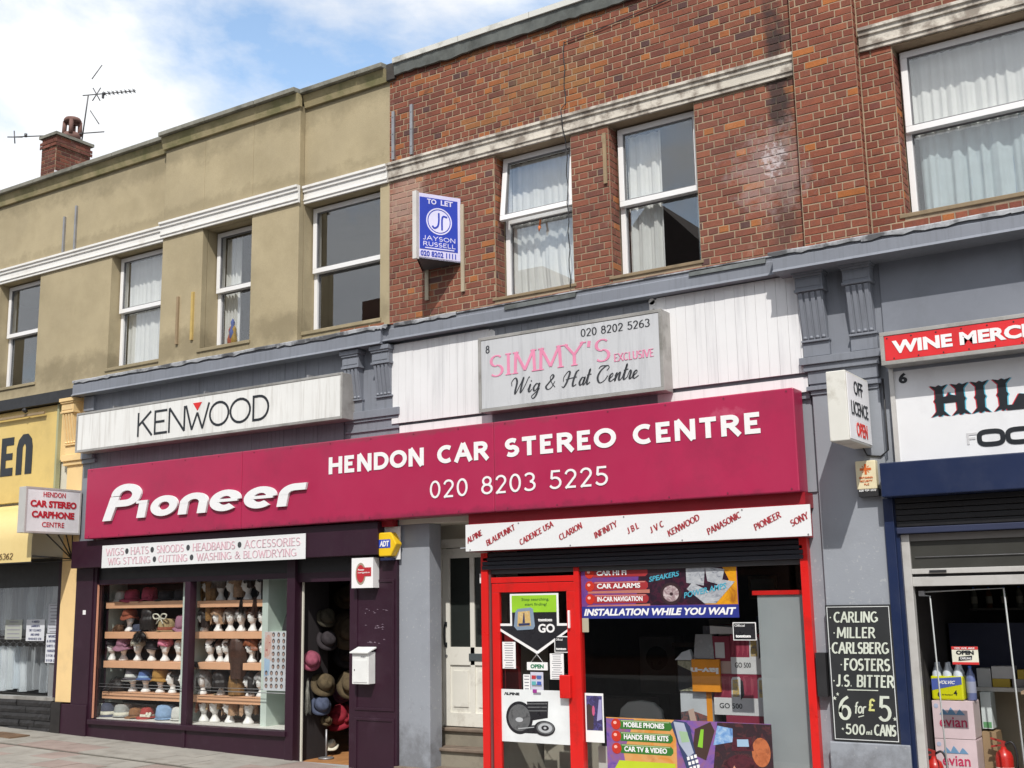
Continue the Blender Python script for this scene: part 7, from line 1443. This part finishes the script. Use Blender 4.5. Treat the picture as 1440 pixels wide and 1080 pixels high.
for k, (x, z, l) in enumerate(((-6.6, 1.7, 'framed certificate high on the rear wall of the stereo shop, left'), (-5.7, 1.75, 'framed certificate high on the rear wall of the stereo shop, right'))):
    t = thing('picture_frame', (x, 4.4, z), l, 'picture'); bx('frame', P('frame_brown', (.16, .09, .03)), t, x-.2, x+.2, 4.40, 4.44, z, z+.3); bx('print', P('dim_print', (.40, .38, .33)), t, x-.16, x+.16, 4.39, 4.40, z+.04, z+.26)
# office chair
oc = thing('office_chair', (-5.9, 1.0, -.33), 'grey rounded office chair back seen through the shop window', 'chair'); chm = P('chair_grey', (.42, .43, .42), rough=.8)
ps_ = [(-.24, 0), (-.27, .25), (-.24, .40), (-.15, .47), (0, .49), (.15, .47), (.24, .40), (.27, .25), (.24, 0)]; MB().poly(F((-5.86, 1.02, .22), (1, 0, 0), (0, 0, 1), (0, -1, 0)), ps_, -.06, 0).build('backrest', chm, oc, bevel=.015)
bx('seat', chm, oc, -6.12, -5.60, 1.05, 1.5, .10, .18, bevel=.03); MB().tube([(-5.86, 1.25, .1), (-5.86, 1.25, -.25)], .03).build('column', steel, oc)
for k in range(5): MB().tube([(-5.86, 1.25, -.25), (-5.86+.28*math.cos(k*1.257), 1.25+.28*math.sin(k*1.257), -.28)], .02).build('leg', rubber, oc)
bx('leaflet', P('leaflet_white', (.55, .55, .52)), None, -5.93, -5.78, .20, .21, .02, .33, label='pale leaflet standing at the foot of the window beside the door', cat='leaflet')
MB().lathe((0, 0, 0), [(.02, 0), (.12, .01), (.14, .05), (.14, .06)], 24).v
rs = MB().ell(FY(.35), -5.82, .22, .075, .12, 0, .04, n=24); rs.build('loudspeaker', dk, None, label='round black loudspeaker low in the window beside the door', cat='loudspeaker')

# ================================================================== WINE SHOPFRONT (right edge)
os_ = thing('shopfront', (-1.5, 0, 0), 'wine shop entrance with navy shutter box and aluminium door frame at the right edge', 'shopfront')
bx('shutter_box', navy, os_, -2.80, .7, -.22, .05, 2.62, 2.92, bevel=.01); bx('name_board_rail', alu, os_, -2.70, .6, -.02, .02, 2.90, 2.925)
sl = MB()
for i in range(5): sl.box(-2.74, .6, -.03, .06, 2.62-.052*(i+1)+.004, 2.62-.052*i)
sl.build('shutter_slats', P('slat_black', (.006, .006, .008), rough=.5), os_, bevel=.006); bx('shutter_bar', P('navy_bar', (.02, .028, .07)), os_, -2.74, .6, -.04, .06, 2.305, 2.36, bevel=.006)
bx('guide_post', navy, os_, -2.84, -2.755, -.05, .10, -.4, 2.62, bevel=.004); bx('guide_channel', navy, os_, -2.755, -2.725, -.01, .10, -.4, 2.62)
bx('frame_post', alu_l, os_, -2.725, -2.655, .02, .10, -.4, 2.30, bevel=.004); bx('frame_head', alu_l, os_, -2.655, .6, .02, .10, 1.955, 2.0, bevel=.003); bx('frame_transom', alu_l, os_, -2.655, .6, .03, .09, 1.85, 1.93, bevel=.003); bx('frame_top', P('frame_dull', (.16, .15, .14)), os_, -2.655, .6, .03, .09, 2.24, 2.30)
bx('fanlight_pane', P('fanlight_glass', (.05, .05, .045), rough=.2), os_, -2.655, .6, .05, .056, 2.0, 2.24); MB().tube([(-2.62, .04, 2.1), (.5, .04, 2.1)], .004, 5).build('fanlight_wire', steel, os_); bx('latch', rubber, os_, -2.50, -2.36, .0, .025, 1.965, 1.985); bx('frame_gap', rubber, os_, -2.655, .6, .06, .10, 1.93, 1.955)
MB().tube([(-2.60, .12, 1.80), (-1.93, .12, 1.82), (-1.88, .12, -.3)], .008, 6).tube([(-2.60, .12, 1.77), (-2.54, .12, 1.765), (-2.50, .12, -.3)], .007, 6).build('door_glass_edge', P('glass_edge', (.45, .47, .47), rough=.3), os_)
bx('patch_fitting', steel, os_, -2.63, -2.58, .10, .14, 1.765, 1.81)
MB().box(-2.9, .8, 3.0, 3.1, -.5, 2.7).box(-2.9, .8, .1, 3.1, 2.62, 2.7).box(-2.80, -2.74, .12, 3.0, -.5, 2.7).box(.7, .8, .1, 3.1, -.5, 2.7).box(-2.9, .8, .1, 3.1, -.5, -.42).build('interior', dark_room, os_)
bx('counter_shelf', P('shelf_pale', (.50, .49, .46)), os_, -2.42, .2, 1.0, 1.4, .90, .935); bx('counter_back', P('cream_tiles', (.52, .46, .34)), os_, -2.6, .2, 1.40, 1.46, -.4, .90); bx('rear_shelf', P('dim_shelf', (.16, .15, .13)), os_, -2.9, -2.0, 2.6, 2.9, 1.85, 1.87); bx('rear_shelf', P('dim_shelf', (.16, .15, .13)), os_, -2.9, -2.0, 2.6, 2.9, 1.6, 1.62)
bx('wall_navy', P('dim_navy', (.015, .02, .05)), os_, -2.7, .2, 1.42, 1.46, .935, 1.5)
for k, (x0, x1, z0, z1, c, l) in enumerate(((-2.40, -2.28, .936, 1.10, (.45, .46, .46), 'white carton at the left of the counter shelf'), (-2.27, -2.12, .936, 1.01, (.48, .34, .04), 'small yellow box on the counter shelf'), (-2.27, -2.08, 1.012, 1.12, (.50, .50, .50), 'white box on top of the small yellow box'), (-2.05, -1.86, 1.01, 1.09, (.52, .38, .05), 'larger yellow box on the counter shelf'), (-2.10, -1.80, .936, 1.008, (.30, .28, .28), 'grey flat box under the larger yellow box'))):
    bx('small_box', P('smallbox%d' % k, c), None, x0, x1, 1.05, 1.2, z0, z1, label=l, cat='box')
wb = P('water_box', (.62, .50, .53)); wb2 = P('water_box_side', (.50, .42, .42))
for k, (z0, z1, l) in enumerate(((.515, .84, 'top pink water carton stacked behind the shop door'), (.185, .51, 'second pink water carton from the top of the stack'), (-.145, .18, 'third pink water carton of the stack, mostly below the picture'))):
    t = thing('water_carton', (-2.5, .7, z0), l, 'carton'); bx('carton', wb, t, -2.715, -2.365, .60, .86, z0, z1, bevel=.003); fr = FY(.60)
    MB().fbox(fr, -2.365-.35, -2.365, z0, z0+.002, 0, .001).box(-2.3645, -2.362, .605, .855, z0+.01, z1-.01).build('side_print', wb2, t)
    mb = MB(); txt(mb, fr, 'evian', -2.66, z0+.10, .235, .085, d=.003, bold=.01); mb.build('lettering', P('evian_red', (.50, .03, .10)), t)
    mt_ = MB()
    for a, h in ((-2.62, .05), (-2.555, .065), (-2.48, .05)): mt_.poly(fr, [(a-.035, z0+.205), (a-.01, z0+.205+h*.8), (a, z0+.205+h), (a+.015, z0+.205+h*.7), (a+.045, z0+.205)], 0, .003+.0005*h*10)
    mt_.build('mountain_print', P('mountain_blue', (.14, .28, .45)), t); MB().ell(fr, -2.68, z1-.045, .02, .02, 0, .003, n=12).build('drop_print', P('drop_blue', (.40, .45, .60)), t)
carton('white and green water carton behind the pink ones', -2.36, -2.27, .90, 1.1, .58, .90, P('box_greenish', (.50, .56, .56)), lambda t, fr_, x0, x1, z0, z1: MB().fbox(fr_, x0+.01, x1-.01, z0+.01, z0+.06, 0, .002).build('green_print', P('leaf_green', (.10, .28, .12)), t)); carton('brown cardboard box beside the pink cartons', -2.36, -2.24, .85, 1.1, -.2, .56, P('cardboard', (.26, .18, .10)))
bt_m = P('bottle_plastic', (.55, .60, .66), rough=.12)
def bottle(x, y, z, h, r_, m_, lab, label, capm=None):
    t = thing('bottle', (x, y, z), label, 'bottle'); MB().lathe((0, 0, 0), [(r_*.9, 0), (r_, .01), (r_, h*.62), (r_*.9, h*.72), (r_*.42, h*.88), (r_*.32, h*.93), (r_*.32, h*.95)], 16).build('body', m_, t, local=True)
    MB().lathe((0, 0, 0), [(r_*.36, h*.94), (r_*.36, h)], 12).build('cap', capm or P('cap_blue', (.05, .15, .5)), t, local=True); MB().lathe((0, 0, 0), [(r_*1.02, h*.22), (r_*1.02, h*.55)], 16, cap=False).build('label_band', lab, t, local=True); return t
bp_ = thing('bottle_pack', (-2.55, .70, .842), 'six-pack of water bottles in a yellow and blue wrapper on the pink cartons', 'bottle pack')
for i in range(3):
    for j in range(2): MB().lathe((-2.665+i*.092, .66+j*.09, .845), [(.040, 0), (.042, .2), (.038, .24), (.018, .29), (.014, .31), (.014, .325), (.004, .327)], 14).build('bottle', bt_m, bp_)
yb = P('pack_yellow', (.55, .56, .01), rough=.25); MB().box(-2.712, -2.435, .612, .80, .845, 1.055).build('wrapper', yb, bp_, bevel=.015)
fr = FY(.612); MB().poly(fr, [(-2.705, .93), (-2.445, .985), (-2.445, 1.05), (-2.705, 1.03)], 0, .002).build('blue_print', P('pack_blue', (.06, .10, .36)), bp_); mb = MB(); txt(mb, fr, '6', -2.66, .875, .03, .045, d=.002, bold=.02); txt(mb, fr, '4', -2.52, .888, .03, .045, d=.002, bold=.02); txt(mb, fr, 'for the price of', -2.62, .885, .09, .014, d=.002); mb.build('print', ink, bp_)
mb = MB(); txt(mb, fr, 'VOLVIC', -2.64, .985, .14, .03, d=.003, bold=.03, shear=.3); mb.build('white_print', white, bp_)
bottle(-2.385, .70, .842, .30, .042, P('bottle_blue', (.12, .15, .30), rough=.15), P('label_grey', (.25, .27, .36)), 'single blue water bottle right of the six-pack')
fe_m = P('extinguisher_red', (.45, .02, .015), rough=.3)
def extinguisher(x, y, z, label, s=1):
    t = thing('fire_extinguisher', (x, y, z), label, 'fire extinguisher'); MB().lathe((0, 0, 0), [(.070*s, 0), (.075*s, .01), (.075*s, .34*s), (.06*s, .385*s), (.025*s, .41*s), (.02*s, .43*s)], 18).build('cylinder', fe_m, t, local=True)
    MB().box(-.014, .014, -.014, .014, .42*s, .47*s).hexa([(-.10, -.012, .49*s), (.02, -.012, .46*s), (.02, -.012, .475*s), (-.10, -.012, .505*s), (-.10, .012, .49*s), (.02, .012, .46*s), (.02, .012, .475*s), (-.10, .012, .505*s)]).hexa([(-.10, -.012, .42*s), (.0, -.012, .44*s), (.0, -.012, .452*s), (-.10, -.012, .435*s), (-.10, .012, .42*s), (.0, .012, .44*s), (.0, .012, .452*s), (-.10, .012, .435*s)]).build('valve_handle', P('valve_red', (.30, .02, .015)), t, local=True)
    MB().tube(smooth([(.01, 0, .45*s), (.07, 0, .47*s), (.105, 0, .38*s), (.10, 0, .15*s)]), .010).build('hose', rubber, t, local=True); MB().lathe((0, 0, 0), [(.0765*s, .10*s), (.0765*s, .26*s)], 18, cap=False).build('label_band', white, t, local=True); return t
extinguisher(-2.17, .75, .02, 'red fire extinguisher right of the pink cartons'); extinguisher(-2.76+.07, .42, -.05, 'red fire extinguisher in front of the pink cartons at the left jamb')
og_ = thing('open_sign', (-2.28, .13, 1.18), 'small OPEN sign with red borders hanging in the wine shop door', 'sign'); fr = FY(.14)
MB().fbox(fr, -2.40, -2.185, 1.185, 1.335, 0, .004).build('panel', P('open_cream', (.62, .62, .52)), og_); MB().fbox(fr, -2.40, -2.185, 1.31, 1.335, .004, .006).fbox(fr, -2.40, -2.185, 1.185, 1.205, .004, .006).build('red_border', P('open_red2', (.50, .02, .02)), og_)
mb = MB(); txt(mb, fr, 'OPEN', -2.365, 1.268, .145, .035, d=.006, bold=.05); mb.build('lettering', ink, og_); MB().poly(fr, [(-2.35, 1.215), (-2.24, 1.225), (-2.235, 1.26), (-2.345, 1.25)], 0, .006).build('badge', ink, og_)
mb = MB(); txt(mb, fr, 'YES WE ARE', -2.38, 1.315, .17, .013, d=.007, bold=.02); txt(mb, fr, 'CARLING', -2.335, 1.228, .09, .018, d=.007, bold=.02); mb.build('small_print', white, og_)
for k in range(10):
    bottle(-2.85+.075*k, 2.68, 1.872 if k % 2 else 1.622, .22, .033, P('dimb%d' % (k % 3), ((.05, .12, .05), (.12, .05, .02), (.20, .20, .16))[k % 3], rough=.15), P('dim_label', (.40, .38, .30)), '%s bottle on the %s dim rear shelf of the wine shop, %s from the left' % (('green', 'brown', 'clear')[k % 3], 'upper' if k % 2 else 'lower', ('first', 'second', 'third', 'fourth', 'fifth')[k//2]))
sr = thing('bottle_rack', (-1.8, .4, -.4), 'wire rack of bottles just inside the wine shop at the right edge', 'rack')
bx('back', P('rack_grey', (.35, .35, .35)), sr, -1.93, -1.3, .75, .78, -.4, 1.20)
for z_ in (.95, .62, .38, .16, -.06): bx('rack_shelf', P('rack_tan', (.30, .22, .14)), sr, -1.93, -1.3, .45, .75, z_-.025, z_)
for z_, c_, cn_, cp in ((.62, (.35, .42, .45), 'clear', (.05, .15, .5)), (.38, (.32, .34, .36), 'clear', (.3, .3, .3)), (.16, (.05, .015, .01), 'cola', (.45, .02, .02)), (-.06, (.05, .015, .01), 'cola', (.45, .02, .02))):
    for i in range(3): bottle(-1.87+i*.10, .55, z_+.001, .20, .036, P('btl_%s' % cn_, c_, rough=.15), P('lab_%s' % cn_, (.42, .02, .02) if cn_ == 'cola' else (.40, .42, .44)), '%s bottle, %s from the left on the %s shelf of the wire rack' % (cn_, ('first', 'second', 'third')[i], {.62: 'top', .38: 'second', .16: 'third', -.06: 'lowest'}[z_]), P('cap_%.2f' % cp[0], cp))
# kerbside of other fronts left as plain wall below the unseen part of the right building
MB().box(.7, 2.5, 0, .3, -.6, 4.75).build('ground_floor_wall', grey_pil, br)
